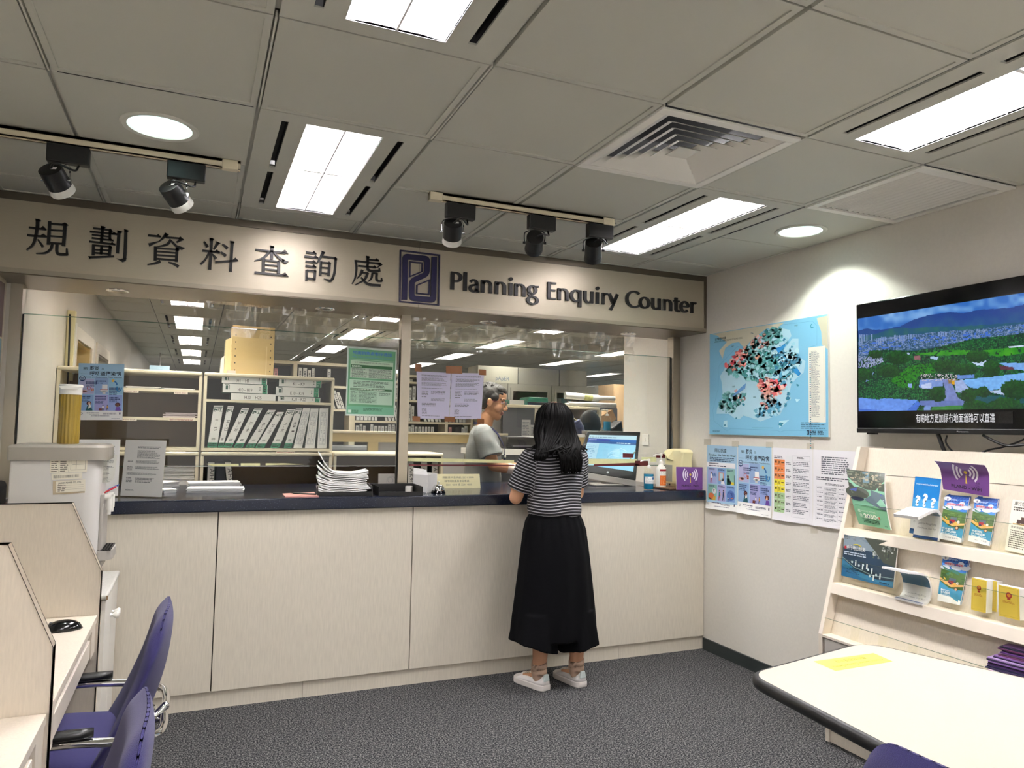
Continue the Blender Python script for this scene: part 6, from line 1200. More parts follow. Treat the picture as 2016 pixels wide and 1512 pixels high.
for lb, c, e in BF:
    for k in range(3): 
        d = 3-k; cc = [(x+(2-k)*(3 if k < 2 else 0), y-(2-k)*1.5) for x, y in c]; leaf(lb if k == 2 else ['second', 'next'][k]+' leaflet back in the %s' % {'l': 'left top-tier $1,000,000 pile', 'r': 'right top-tier $1,000,000 pile', 'b': 'middle-tier $1,000,000 pile'}[lb[0]], cc, .022+.011*d, fine(e), 2 if k < 2 else 3, lean=0.0)
def notice_cn(s, W, H):
    r = random.Random(5); X = lambda a: a*W; Y = lambda b: b*H; s.text('履行你的責任', X(.1), Y(.9), H*.06, '2c2824', 'l', W*.85, .01); s.greek(X(.1), Y(.78), X(.9), Y(.87), 2, '4a4640', r, .6, .3, True); s.pl([(X(.15), Y(.52)), (X(.95), Y(.52)), (X(.95), Y(.56)), (X(.15), Y(.54))], 'd8b070'); s.rect(X(.3), Y(.555), X(.7), Y(.62), '4a3430'); s.disc(X(.36), Y(.555), W*.07, '2c2420', 14); s.disc(X(.64), Y(.555), W*.07, '2c2420', 14); s.rect(X(.45), Y(.62), X(.65), Y(.68), '5c4438'); s.text('建築運輸業的責任', X(.1), Y(.45), H*.035, '38342e', 'l', W*.8); s.greek(X(.1), Y(.06), X(.9), Y(.42), 9, '5a564c', r, .5, .3, True)
leaf('white Chinese leaflet with a truck picture at the right photo edge', [(1978, 1082), (2028, 1094), (2044, 990), (1994, 983)], .03, notice_cn, 2, paper='efece0', lean=0.0)
def landscape(s, W, H):
    r = random.Random(6); X = lambda a: a*W; Y = lambda b: b*H; s.rect(0, 0, W, H, '2c4258'); s.up(); s.rect(0, Y(.7), X(.6), Y(1), '8a9aa6'); s.pl([(0, Y(.72)), (X(.6), Y(.86)), (X(.3), Y(1)), (0, Y(1))], '7d919e'); s.up(); pic(s, 0, Y(.9), X(.6), Y(1), ('585f5c', '8a908c', 'b8bcb8'), 2, 60, .06); s.L = 5; s.pl([(X(.4), Y(1)), (W, Y(1)), (W, Y(.45)), (X(.78), Y(.5)), (X(.62), Y(.72)), (X(.5), Y(.86))], '4a5048'); s.up(); pic(s, X(.56), Y(.55), W, Y(.98), ('a8aaa8', '787c7c', 'c8cac8', '3c4442', '5c6a58', '909690'), 7, 120, .06, 2.2); s.L = 9
    s.pl([(0, Y(.42)), (X(.3), Y(.2)), (X(.7), Y(.1)), (W, Y(.14)), (W, 0), (0, 0)], '3a82ae'); s.up(); s.pl([(0, Y(.25)), (X(.4), Y(.06)), (W, Y(.03)), (W, 0), (0, 0)], '2c6c9c'); s.line([(0, Y(.45)), (X(.25), Y(.27)), (X(.6), Y(.17)), (W, Y(.2))], H*.018, '9ab4bc'); s.up()
    s.text('港行地山城美', X(.06), Y(.67), H*.08, 'f4f4f0', 'l', W*.38, 0); s.disc(X(.05), Y(.7), W*.025, 'c02c34', 14); s.line([(X(.2), Y(.79)), (X(.28), Y(.81)), (X(.36), Y(.77))], H*.02, 'd8c840'); s.greek(X(.03), Y(.52), X(.55), Y(.62), 2, 'c4d4e0', r)
    for x, y in ((.2, .38), (.34, .33), (.42, .36), (.52, .28), (.56, .14), (.68, .2)): s.disc(X(x), Y(y), W*.02, 'dcecf4', 10); s.rect(X(x+.06), Y(y-.08), X(x+.085), Y(y+.05), 'eef4f8')
    s.text('2', X(.09), Y(.12), H*.1, '123450'); s.greek(X(.14), Y(.1), X(.38), Y(.24), 4, '1c4468', r); s.greek(X(.75), Y(.03), X(.95), Y(.08), 1, '143a5a', r)
leaf('wide aerial-view booklet at the left of the middle tier', [(1657, 1133), (1758, 1158), (1768, 1068), (1662, 1052)], .025, landscape, 5, name='booklet', group=None, lean=0.0)
def ybook(s, W, H):
    r = random.Random(2); X = lambda a: a*W; Y = lambda b: b*H; s.rect(0, 0, W, H, 'd9bf4e'); s.up(); s.frame(X(.06), Y(.05), X(.94), Y(.95), W*.012, 'b09432'); s.disc(X(.5), Y(.72), W*.15, 'a8322c', 20); s.up(); s.disc(X(.5), Y(.73), W*.09, 'd8862e', 12); s.rect(X(.42), Y(.58), X(.58), Y(.64), 'a8322c'); s.greek(X(.2), Y(.46), X(.8), Y(.54), 3, 'b4742c', r)
def yellow(label, bl, br, tl, Hpx, off):
    p0 = Vector((-.42, -1.385, .5))-NP*off; a, b = at_pl(*bl, p0, NP), at_pl(*br, p0, NP); c = at(*tl, 'y', a.y); W, H = (b-a).length, (c-a).length; t = thing('yellow_booklet', label, 'booklet', (0, 0, 0), 0, 'yellow booklets in the middle tier'); d = b+(c-a); n = Vector((.03, -.004, 0))
    m = MB(); m.hexa([a, b, b+n, a+n, c, d, d+n, c+n]); m.build('pages', PAPERW, t); s = Sheet(W, H, 'd9bf4e', .0008, quad_map(a-n*.03, b-n*.03, d-n*.03, c-n*.03, W, H)); s.e = .0001; ybook(s, W, H); s.build('front_cover', t)
yellow('leftmost yellow booklet of three with a red crest', (1912, 1200), (1941, 1207), (1914, 1137), 0, .018); yellow('middle yellow booklet, partly hidden behind its neighbours', (1934, 1198), (1962, 1205), (1935, 1139), 0, .05); yellow('rightmost and widest yellow booklet of three', (1967, 1212), (2008, 1222), (1966, 1151), 0, .02)
# bent leaflets
def bent_leaf(label, prof, y0, y1, th, fn=None, skew=0.0):
    """stack of leaflets bent over: prof = list of (x, z), width from y0 to y1"""
    t = thing('bent_leaflets', label, 'leaflet', (0, 0, 0), 0, 'bent leaflets in the rack'); P = spline([(x, 0, z) for x, z in prof], 6); m = MB(); N = len(P)
    off = []
    for i in range(N):
        d = (P[min(i+1, N-1)]-P[max(0, i-1)]).normalized(); off.append(Vector((d.z, 0, -d.x))*th)
    rings = [[(p.x, y0+skew*i/N, p.z), (p.x, y1+skew*i/N, p.z), (p.x+o.x, y1+skew*i/N, p.z+o.z), (p.x+o.x, y0+skew*i/N, p.z+o.z)] for i, (p, o) in enumerate(zip(P, off))]
    m.loft(rings); m.build('leaflet_stack', PAPERW, t)
    L = [0]
    for i in range(1, N): L.append(L[-1]+(P[i]-P[i-1]).length)
    W, H = abs(y1-y0), L[-1]
    def f(u, v, k):
        i = 0
        while i < N-2 and L[i+1] < v: i += 1
        a = (v-L[i])/max(1e-6, L[i+1]-L[i]); p = P[i].lerp(P[i+1], min(1, max(0, a))); o = off[i].lerp(off[i+1], min(1, max(0, a))).normalized(); yy = y0+(y1-y0)*u/W+skew*(i+a)/N; return Vector((p.x-o.x*(k+.0006), yy, p.z-o.z*(k+.0006)))
    s = Sheet(W, H, 'dcdcde', .0004, f, 1, N-1); s.e = .0001
    if fn: fn(s, W, H)
    s.build('printed_face', t, GLOSSP)
    return t
def say(s, W, H):
    X = lambda a: a*W; Y = lambda b: b*H; s.rect(0, Y(.42), W, Y(.66), '4a7496'); s.rect(0, 0, W, Y(.05), '2a4a7c'); s.text('Land for Hong Kong:', X(.5), Y(.25), H*.035, '585860', 'c', W*.75); s.text('Our Home, Our Say!', X(.5), Y(.17), H*.035, '585860', 'c', W*.75); s.ring(X(.45), Y(.58), W*.06, W*.09, '9ab8cc', 1, 5)
pA = at_pl(1800, 1050, Vector((-.42, -1.385, .5))-NP*.01, NP); ya, yb = at_pl(1803, 1052, Vector((-.42, -1.385, .5))-NP*.012, NP).y, at_pl(1838, 1060, Vector((-.42, -1.385, .5))-NP*.012, NP).y
def info(s, W, H): s.L = 1; r = random.Random(4); s.greek(W*.15, H*.68, W*.6, H*.86, 6, '9a9aa8', r); s.ring(W*.75, H*.72, W*.09, W*.14, '70749a'); s.greek(W*.12, H*.9, W*.6, H*.94, 2, '8a8aa0', r)
def say_info(s, W, H): say(s, W, H); info(s, W, H)
bent_leaf('leaflet stack bent forward over the front of the top tier', [(-.25, .995), (-.238, 1.04), (-.232, 1.085), (-.236, 1.105), (-.255, 1.116), (-.29, 1.11), (-.33, 1.098), (-.365, 1.088)], ya+.02, yb-.012, .012, say_info)
yc, yd = at_pl(1772, 1160, Vector((-.42, -1.385, .5))-NP*.012, NP).y, at_pl(1826, 1175, Vector((-.42, -1.385, .5))-NP*.012, NP).y
bent_leaf('curled leaflet stack drooping over in the middle tier', [(-.36, .742), (-.325, .745), (-.3, .765), (-.292, .8), (-.3, .835), (-.325, .852), (-.36, .858), (-.40, .862)], yc, yd, .008, say_info, .03)
# purple leaflet pile fanned in the lowest tier
PUR = ['5c3a78', '8a6aa8', '2c2440', 'c4a8c8', '3a3050', '6a3a60', '30304c', 'a890c0']
r = random.Random(3); yp = at_pl(1985, 1300, Vector((-.42, -1.385, .5)), NP).y
for k in range(26):
    f = k/25; t = .003+.004*r.random(); z = .512+.006*k; x0 = -.40+.05*f+r.uniform(-.006, .006); y0 = yp+.085-.02*abs(f-.4)+r.uniform(-.012, .012)-(.03 if f > .6 else 0)*(f-.6)*3; s = Sheet(.10, .3, r.choice(PUR), .0045, lambda u, v, kk, x0=x0, y0=y0, z=z: Vector((x0+u, y0-v, z+kk+.012*math.sin(min(1, u/.1)*1.3)+.01*(v/.3)))); s.mb.col = srgb('d8d0dc'); 
    tag(s.build('purple_leaflet', None, GLOSSP), 'purple leaflet in the fanned pile at the right end of the lowest tier', 'leaflet', 'purple leaflets in the fanned pile')
# network sign sheets
def wifi(s, W, H):
    X = lambda a: a*W; Y = lambda b: b*H; s.rect(0, 0, W, H, '6f4488'); s.up(); cx, cy = X(.53), Y(.66); k = min(W, H)
    for q_ in (.16, .27, .38):
        for a0 in (-.75, PI-.75): s.ring(cx, cy, k*(q_-.03), k*(q_+.03), 'f0e8f2', a0, a0+1.5)
    s.disc(cx, cy, k*.055, 'd8b83c'); s.pl([(cx-k*.03, Y(.3)), (cx+k*.03, Y(.3)), (cx+k*.012, Y(.56)), (cx-k*.012, Y(.56))], 'e0c45c'); s.text('PLAND - WiFi', X(.2), Y(.12), H*.11, '1c1026', 'l', W*.64, .02); s.text('免費', X(.72), Y(.33), H*.05, '2a1838'); s.text('Free', X(.72), Y(.26), H*.05, '2a1838', 'l')
px_sheet([(1332, 964), (1383, 964), (1383, 920), (1331, 919)], 'y', .02, wifi, 'purple network sign standing on the counter end by the wall', 'sign', 'network_sign', th=.003)
leaf('purple network sign taped in the top tier of the rack', [(1857, 963), (1948, 978), (1948, 913), (1849, 905)], .02, wifi, 1, cat='sign', name='network_sign', group=None, lean=0.0, nu=6, nv=30, curl=lambda a, b: .03*max(0, b-.55)**2/.2)
# ---------------------------------------------------------------- things on the counter
ZT = 1.0475
def a4_page(label, bl, br, H, seed, tilt=.02, name='document_stand'):
    bl, br = Vector(bl), Vector(br); d = (br-bl).normalized(); n = Vector((d.y, -d.x, 0)); up = Vector((-n.x*tilt/H*1, -n.y*tilt/H, 1)).normalized(); W = (br-bl).length
    t = thing('document_stand', label, 'document stand', (bl.x, bl.y, ZT)); o = bl.copy(); o.z = ZT
    f = lambda u, v, k: Vector((0, 0, .003))+d*u+up*v+n*k
    m = MB()
    for k in (.0016, -.0035): m.hexa([f(0, 0, k), f(W, 0, k), f(W, 0, k+.002), f(0, 0, k+.002), f(0, H, k), f(W, H, k), f(W, H, k+.002), f(0, H, k+.002)])
    m.hexa([f(0, -.002, -.05), f(W, -.002, -.05), f(W, -.002, .02), f(0, -.002, .02), f(0, 0, -.05), f(W, 0, -.05), f(W, 0, .02), f(0, 0, .02)]); m.build('acrylic_panel', ACRYL, t)
    s = Sheet(W-.006, H-.006, 'e8e6ee', .0006, lambda u, v, k: f(u+.003, v+.003, k)); a4_text(seed, ((.32, .11, .88, .15, 2), (.32, .18, .88, .33, 9), (.1, .36, .25, .4, 2), (.3, .36, .88, .42, 4), (.1, .47, .25, .55, 4), (.3, .47, .88, .52, 3), (.1, .58, .85, .63, 3), (.1, .67, .25, .76, 4), (.32, .67, .8, .76, 4), (.1, .88, .32, .91, 2)))(s, s.w, s.h); s.build('printed_page', t)
pR, pL = at(319, 981, 'z', ZT), at(235, 978, 'z', ZT)
a4_page('clear stand with a typed page on the counter right of the dispenser', (pL.x+.002, pL.y, 0), (pR.x, pR.y, 0), .292, 31)
a4_page('clear stand with a typed page half hidden behind the dispenser', (pL.x-.205, pL.y-.035, 0), (pL.x-.004, pL.y, 0), .292, 32)
def pile(label, px, n, t_, seed, top=None, group='paper piles on the counter', z=ZT):
    """loose pile whose front edge runs between two pixels on the worktop"""
    (x0, y0), (x1, y1), dep = px; a, b = at(x0, y0, 'z', z), at(x1, y1, 'z', z); d = (b-a).normalized(); nn = Vector((-d.y, d.x, 0)); r = random.Random(seed); m = MB(); o = (a+b)/2
    for k in range(n):
        j = Vector((r.uniform(-.006, .006), r.uniform(-.006, .006), 0)); q = [a+j, b+j, b+nn*dep+j, a+nn*dep+j]; zz = k*t_; m.hexa([Vector((p.x, p.y, z+zz)) for p in q]+[Vector((p.x, p.y, z+zz+t_*.9)) for p in q])
    return tag(m.build('paper_pile', PAPERW), label, 'paper', group)
pile('folded white papers lying behind the glass, front pile', ((368, 970), (480, 969), .16), 5, .0045, 3)
pile('folded white papers lying behind the glass, rear pile', ((372, 962), (474, 960), .12), 8, .0045, 4)
pile('white paper pile beside the document stand, front one', ((322, 971), (346, 970), .1), 5, .004, 5)
pile('white paper pile beside the document stand, rear one', ((322, 961), (352, 957), .12), 8, .004, 6)
# letter trays
def tray(label, c, w, d, rz):
    t = thing('letter_tray', label, 'letter tray', (c.x, c.y, ZT), rz, 'black letter trays'); box_mb(-w/2, w/2, 0, d, 0, .004).build('tray_base', BLACK, t)
    m = MB(); m.box(-w/2, -w/2+.004, 0, d, .004, .05); m.box(w/2-.004, w/2, 0, d, .004, .05); m.box(-w/2, w/2, d-.004, d, .004, .05); m.build('tray_walls', BLACK, t, bevel=.001); box_mb(-w/2, w/2, -.002, .002, .004, .022).build('front_edge', BLACK, t); return t
cT = at(665, 977, 'z', ZT); tr = tray('black letter tray overflowing with stapled papers', Vector((-2.39, .06, 0)), .30, .24, -.12)
tray('empty black letter tray by the mid post', Vector((-2.09, .0, 0)), .25, .24, -.05)
t = thing('paper_stack', 'thick stack of curling stapled papers in the black letter tray', 'paper', (-2.395, .07, ZT+.005), -.12); r = random.Random(8); proto = None
for k in range(15):
    f = k/14; m = MB(); z0 = .0085*k; cl = .02+.055*f**3+(.03 if k == 14 else 0); dx = r.uniform(-.012, .012); lift = r.uniform(.6, 1.2)
    def fn(u, v, z=z0, cl=cl, dx=dx, lift=lift): x = -.135+.27*u; return (x+dx, .01+.2*v, z+cl*max(0, (.36-u)/.36)**2*lift+.012*f*max(0, (u-.75)/.25)+.004*math.sin(5*u+k))
    m.grid(fn, 14, 3); m.build('stapled_paper', PAPERW, t, solid=.0055, smooth='all')
m = MB(); m.tube([(-.12, .012, .20), (-.10, .009, .195)], .0012, 6); m.build('paper_clip', BLACK, t)
p = at(610, 975, 'z', ZT); c = [at(556, 973, 'z', ZT), at(562, 979, 'z', ZT), at(628, 978, 'z', ZT), at(618, 970, 'z', ZT)]; m = MB(); m.prism([Vector((v.x, v.y, ZT)) for v in c], (0, 0, .004)); tag(m.build('red_booklet', mat('pale_red', (206,150,142), .6)), 'pale red booklet lying left of the paper tray', 'booklet')
m = MB(); a, b = at(580, 971, 'z', ZT+.008), at(622, 973, 'z', ZT+.008); m.cyl(a, b, .0045, n=10); m.cyl(a, a+(a-b).normalized()*.02, .004, .001, n=10); tag(m.build('pen', BLACK), 'black pen on the pale red booklet', 'pen')
p = at(735, 955, 'z', ZT); s = Sheet(.12, .1, 'cfc8c2', .001, plane_map((p.x-.06, .36, ZT), (1, 0, 0), (0, .12, 1), (0, -1, .1))); s.ring(.075, .06, .015, .017, 'a0a0a0'); s.ring(.08, .055, .028, .03, 'a8a8a8'); s.greek(.02, .015, .1, .024, 1, '9a9a9a', rng); tag(s.build('leaflet_card'), 'grey card with faint rings leaning behind the empty letter tray', 'card')
# box, tape roll, bell, notice, clip
a, b, c = at(813, 968, 'z', ZT), at(842, 971, 'z', ZT), at(860, 965, 'z', ZT); t = thing('carton_box', 'small open white carton on the counter right of the mid post', 'box', (a.x, a.y, ZT)); h = .105; d = Vector((.012, .075, 0)); q = [Vector((0, 0, 0)), Vector((b.x-a.x, b.y-a.y, 0))]
m = MB()
def wall(p, q_, th=.0015): m.prism([p, q_, q_+Vector((0, 0, h)), p+Vector((0, 0, h))], (0, th, 0))
e1 = Vector((c.x-b.x, c.y-b.y, 0)); wall(q[0], q[1]); wall(q[1], q[1]+e1); wall(q[0]+e1*1.0, q[1]+e1); m.prism([q[0], q[0]+e1, q[0]+e1+Vector((0, 0, h)), q[0]+Vector((0, 0, h))], (.0015, 0, 0)); m.prism([q[0], q[1], q[1]+e1, q[0]+e1], (0, 0, .0015)); m.build('box_walls', PAPERW, t); m = MB(); m.prism([q[0]+Vector((0, 0, h)), q[1]+Vector((0, 0, h)), q[1]+Vector((.0, .045, h+.03)), q[0]+Vector((.012, .045, h+.035))], (0, .001, .001)); m.build('box_flap', PAPERW, t)
m = MB(); p = at(805, 969, 'z', ZT); m.lathe([(.02, 0), (.022, .002), (.022, .034), (.02, .036)], 20, p.x, p.y); m.v = [(x, y, z+ZT) for x, y, z in m.v]; tag(m.build('bottle_cap', WHITE, smooth=True), 'small white cap standing left of the white carton', 'cap')
p = at(863, 970, 'z', ZT); t = thing('service_bell', 'chrome service bell with black base on the counter', 'bell', (p.x, p.y+.0, ZT)); m = MB(); m.lathe([(.042, 0), (.044, .004), (.04, .012), (.03, .014)], 28); m.build('bell_base', BLACKG, t, smooth=True); m = MB(); m.lathe([(.038, .014), (.038, .02), (.033, .036), (.02, .047), (.005, .05)], 28); m.build('bell_dome', CHROME, t, smooth=True); m = MB(); m.lathe([(.004, .048), (.004, .058), (.007, .06), (.006, .066), (.002, .068)], 14); m.build('button', CHROME, t, smooth=True)
m = MB(); p = at(836, 972, 'z', ZT)
m.tube(spline([(p.x-.03, p.y, ZT+.003), (p.x-.01, p.y+.012, ZT+.006), (p.x+.012, p.y-.006, ZT+.004), (p.x+.03, p.y+.008, ZT+.003), (p.x+.0, p.y+.016, ZT+.004)], 6), .002, 6); tag(m.build('key_chain', CHROME, smooth=True), 'tangled silver chain at the foot of the white carton', 'chain')
a, b = at(858, 962, 'z', ZT), at(946, 961, 'z', ZT); t = thing('notice_tent', 'pale yellow folded notice with telephone numbers on the counter', 'notice', (a.x, a.y, ZT)); W = (b-a).length; d = (b-a).normalized(); n = Vector((d.y, -d.x, 0)); H = .095
f = lambda u, v, k: d*u+Vector((0, 0, 1))*v*.95-n*v*.28+n*k
s = Sheet(W, H, 'eee6bc', .001, f); s.text('規劃資料查詢處: 2231 5000', W*.16, H*.7, .011, '6a6a5a', 'l', W*.7); s.text('城市規劃委員會秘書處', W*.2, H*.45, .011, '6a6a5a', 'l', W*.55); s.text('2231 4810 或 2231 4835', W*.23, H*.2, .011, '6a6a5a', 'l', W*.58); s.build('front_flap', t); m = MB(); m.hexa([f(0, H, 0), f(W, H, 0), f(W, H, -.001), f(0, H, -.001), -n*.06, d*W-n*.06, d*W-n*.061, -n*.061]); m.build('back_flap', mat('pale_yellow_card', (238,230,188), .7), t)
# all in one computer
bl, br, tr_ = at(1133, 926, 'y', .55), at(1252, 946, 'y', .40), at(1261, 850, 'y', .50); tl = at_pl(1156, 849, bl, (br-bl).cross(tr_-bl))
t = thing('computer', 'black all-in-one computer with a lit blue web page', 'computer', (bl.x, bl.y, ZT)); o = Vector((bl.x, bl.y, ZT)); q = [p-o for p in (bl, br, tr_, tl)]; n = (q[1]-q[0]).cross(q[3]-q[0]).normalized(); W, H = (q[1]-q[0]).length, (q[3]-q[0]).length
m = MB(); bk_ = [p-n*.03 for p in q]; m.hexa([q[0], q[1], bk_[1], bk_[0], q[3], q[2], bk_[2], bk_[3]]); m.build('casing', BLACK, t, bevel=.006)
mp = quad_map(*q, W, H); s = Sheet(W*.88, H*.74, 'd4ecf6', .0004, lambda u, v, k: mp(W*.06+u, H*.17+v, k+.001)); w, h = s.w, s.h; r = random.Random(4); s.rect(0, 0, w, h, '8fd2f2'); s.up(); s.rect(0, h*.88, w, h, 'c6e8f4'); s.rect(0, h*.8, w, h*.88, '2a4aa8'); s.rect(w*.45, h*.8, w, h*.88, '2f7cc8'); s.rect(0, h*.73, w, h*.8, '2c5a9c'); s.rect(0, 0, w*.25, h*.73, 'b4def2'); s.up(); s.greek(w*.02, h*.9, w*.6, h*.95, 1, '8aa4b4', r); s.greek(w*.02, h*.82, w*.2, h*.86, 1, 'c8d8f4', r); s.greek(w*.02, h*.2, w*.2, h*.68, 9, '7aa8c8', r, .35); s.greek(w*.6, h*.74, w*.95, h*.79, 1, 'bfe0f6', r)
s.line([(w*.45, h*.38), (w*.52, h*.5), (w*.62, h*.52), (w*.7, h*.62), (w*.82, h*.55), (w*.78, h*.42), (w*.66, h*.36), (w*.55, h*.4), (w*.5, h*.32)], w*.005, 'd4eefa'); s.disc(w*.62, h*.47, w*.08, 'a4dcf4', 16); s.line([(w*.47, h*.3), (w*.5, h*.4), (w*.6, h*.44)], w*.006, '6a98b0'); s.line([(w*.25, h*.02), (w*.25, h*.73)], w*.004, '9ac4dc'); s.build('screen', t, SCREEN)
s = Sheet(.02, .02, '101012', .0003, lambda u, v, k: mp(W*.5+u, H*.04+v, k+.0008)); s.disc(.01, .01, .0075, 'd8d8dc', 20); s.up(); s.text('hp', .01, .0065, .006, '202024', 'c', None, 0, 0, .2); s.build('maker_logo', t)
m = MB(); m.tube([(q[0]+q[1])/2-n*.02+Vector((0, 0, -.0)), (q[0]+q[1])/2-n*.05-Vector((0, 0, ((q[0].z+q[1].z)/2)-.012))], .022, 12); m.build('stand_neck', GREYP, t); c0 = (q[0]+q[1])/2-n*.05; box_mb(c0.x-.12, c0.x+.12, c0.y-.09, c0.y+.09, 0, .012).build('stand_foot', GREYP, t, bevel=.004)
m = MB(); m.hexa([p+Vector((0, 0, -.003)) for p in (q[0], q[1], q[1]-n*.03, q[0]-n*.03)]+[p for p in (q[0], q[1], q[1]-n*.03, q[0]-n*.03)]); 
sp = [p+Vector((0, 0, -.045)) for p in (q[0]+n*.006, q[1]+n*.006)]; m = MB(); m.hexa([sp[0], sp[1], sp[1]-n*.04, sp[0]-n*.04, q[0]+n*.001, q[1]+n*.001, q[1]-n*.03, q[0]-n*.03]); m.build('speaker_bar', GREYP, t, bevel=.004)
# acrylic corner piece and tape strip by the screen
a = at(1212, 947, 'z', ZT+.004); b = at(1248, 890, 'y', .3); tp = MB(); d = Vector((.016, .0, .006)); tp.prism([a, a+d, b+d, b], (0, .0008, 0)); tag(tp.build('tape_strip', MASK), 'beige tape strip slanting from the glass down to the worktop', 'tape')
t = thing('acrylic_tent', 'clear bent acrylic sheet standing right of the computer', 'acrylic sheet', (-.24, .36, ZT)); m = MB(); m.hexa([(0, 0, 0), (.075, -.01, 0), (.075, -.008, 0), (0, .002, 0), (.03, .05, .16), (.072, .045, .16), (.072, .047, .16), (.03, .052, .16)]); m.build('clear_sheet', ACRYL, t); m = MB(); m.box(0, .11, -.012, .09, 0, .002); m.build('clear_foot', ACRYL, t)
# bottles
def lab_white(t, r, hb): cyl_sheet(t, r, hb*.3, hb*.62, -PI*.95, -PI*.08, lambda s, W, H: (s.greek(W*.08, H*.55, W*.5, H*.9, 2, '4a6a8a', rng), s.greek(W*.08, H*.08, W*.9, H*.45, 4, '7a8a9a', rng), s.rect(W*.55, H*.55, W*.75, H*.9, '3a6aa0')))
p = at(1277, 964, 'z', ZT); bottle('clear pump bottle of blue hand gel on the counter', (p.x, p.y, ZT), .215, .034, BLUEL, WHITE, lab_white, .74)
ORNG = None
def lab_or(t, r, hb): cyl_sheet(t, r, hb*.12, hb*.82, -PI*.75, -PI*.22, lambda s, W, H: (s.rect(0, H*.84, W, H*.96, '9a2430'), s.rect(0, 0, W, H*.58, 'd8702c'), s.greek(W*.1, H*.62, W*.9, H*.8, 2, '6a6a70', rng), s.up(), s.greek(W*.15, H*.08, W*.85, H*.5, 5, 'f0c090', rng)))
p = at(1301, 961, 'z', ZT); bottle('white pump bottle with an orange label on the counter', (p.x, p.y, ZT), .252, .034, None, WHITE, lab_or)
# automatic soap dispenser on its stand
sd = thing('soap_dispenser', 'cream automatic soap dispenser beside the right wall', 'soap dispenser', (-.09, .16, ZT)); m = MB()
rings = []
for z, x0, x1, y0, y1 in ((.03, -.05, .05, -.085, .10), (.10, -.05, .05, -.085, .10), (.2, -.05, .05, -.088, .105), (.25, -.05, .05, -.10, .105), (.265, -.046, .048, -.085, .09), (.272, -.03, .035, -.06, .05)):
    rings.append([(x0+.012, y0, z), (x1-.012, y0, z), (x1, y0+.012, z), (x1, y1-.012, z), (x1-.012, y1, z), (x0+.012, y1, z), (x0, y1-.012, z), (x0, y0+.012, z)])
m.loft(rings); m.build('body', CREAM, sd, smooth=True, bevel=.004); box_mb(-.053, -.0495, .01, .09, .045, .16).build('window', mat('soap_window', (150,148,138), .3), sd, bevel=.001)
m = MB(); m.prism([(-.05, .0, .19), (-.075, .03, .2), (-.075, .075, .235), (-.05, .09, .25), (-.05, .0, .25)], (0, 0, .012)); m.build('nozzle_hood', CREAM, sd, bevel=.003); box_mb(-.056, -.0495, .03, .07, .195, .225).build('nozzle', BLACK, sd, bevel=.002)
box_mb(-.16, .07, -.11, .12, 0.0, .012).build('stand_tray', mat('brown_tray', (96,72,54), .4), sd, bevel=.004); box_mb(-.03, .03, -.05, .06, .012, .032).build('stand_block', CREAM, sd)
m = MB(); m.lathe([(.022, .0), (.024, .002), (.026, .06), (.02, .09), (.008, .11), (.007, .13)], 18, -.11, -.07); m.v = [(x, y, z+.013) for x, y, z in m.v]; mm = m; tq = thing('clear_cup', 'clear upturned bottle top beside the cream soap dispenser', 'bottle', (-.09, .16, ZT)); m.build('clear_body', ACRYL, tq, smooth=True)
# ---------------------------------------------------------------- water dispenser, desks, chairs, table
DX0, DX1, DY0, DY1 = -3.86, -3.50, -.50, -.20; ZC = .72
lc = thing('low_cabinet', 'low white cabinet with round knobs under the water dispenser', 'cabinet', (-3.75, -.3, 0)); box_mb(-.165, .26, -.27, .26, .04, ZC-.022).build('cabinet_body', EDGE, lc); box_mb(-.17, .283, -.28, .27, ZC-.022, ZC-.0005).build('cabinet_top', mat('speckled_top', (205,203,198), .5, noise=(180, .12)), lc, bevel=.008, seg=3); box_mb(-.15, .24, -.25, .24, 0, .04).build('plinth', GAP, lc)
for k in range(2):
    d = box_mb(.26, .276, -.26+.26*k, -.005+.26*k, .06, ZC-.03).build('door', WHITE, lc, bevel=.002); m = MB(); yk = -.03+.06*k; m.loft([[(x, yk+r_*math.cos(2*PI*i/16), .58+r_*math.sin(2*PI*i/16)) for i in range(16)] for x, r_ in ((.276, .008), (.285, .006), (.292, .012), (.302, .017), (.309, .014), (.312, .004))]); m.build('knob', WHITE, d, smooth=True)
box_mb(.279, .2845, -.281, -.278, ZC-.02, ZC-.003).build('worn_edge', BRNB, lc)
wd_ = thing('water_dispenser', 'grey and white water dispenser standing on the low cabinet', 'water dispenser', ((DX0+DX1)/2, (DY0+DY1)/2, ZC)); hx_, hy_ = (DX1-DX0)/2, (DY1-DY0)/2
def rr(x0, x1, y0, y1, r, z, n=6, rl=None):
    out = []
    for cx, cy, a0, q in ((x1-r, y1-r, 0, r), (x0+(rl or .01), y1-(rl or .01), 90, rl or .01), (x0+(rl or .01), y0+(rl or .01), 180, rl or .01), (x1-r, y0+r, 270, r)):
        for k in range(n+1): a = math.radians(a0+90*k/n); out.append((cx+q*math.cos(a), cy+q*math.sin(a), z))
    return out
m = MB(); m.loft([rr(-hx_+.01, hx_-.025, -hy_, hy_, .06, z) for z in (0, .545)]); m.build('body', mat('dispenser_white', (216,213,210), .35), wd_, smooth=True)
m = MB(); m.loft([rr(-hx_, hx_, -hy_-.008, hy_+.008, .07, z) for z in (.547, .552, .6)]+[rr(-hx_+.008, hx_-.008, -hy_, hy_, .065, .61), rr(-hx_+.02, hx_-.02, -hy_+.012, hy_-.012, .055, .6115)]); m.build('lid', mat('dispenser_lid', (158,152,142), .35), wd_, smooth=True)
box_mb(hx_-.026, hx_-.012, -.1, .1, .08, .40).build('front_recess', GREYP, wd_, bevel=.004)
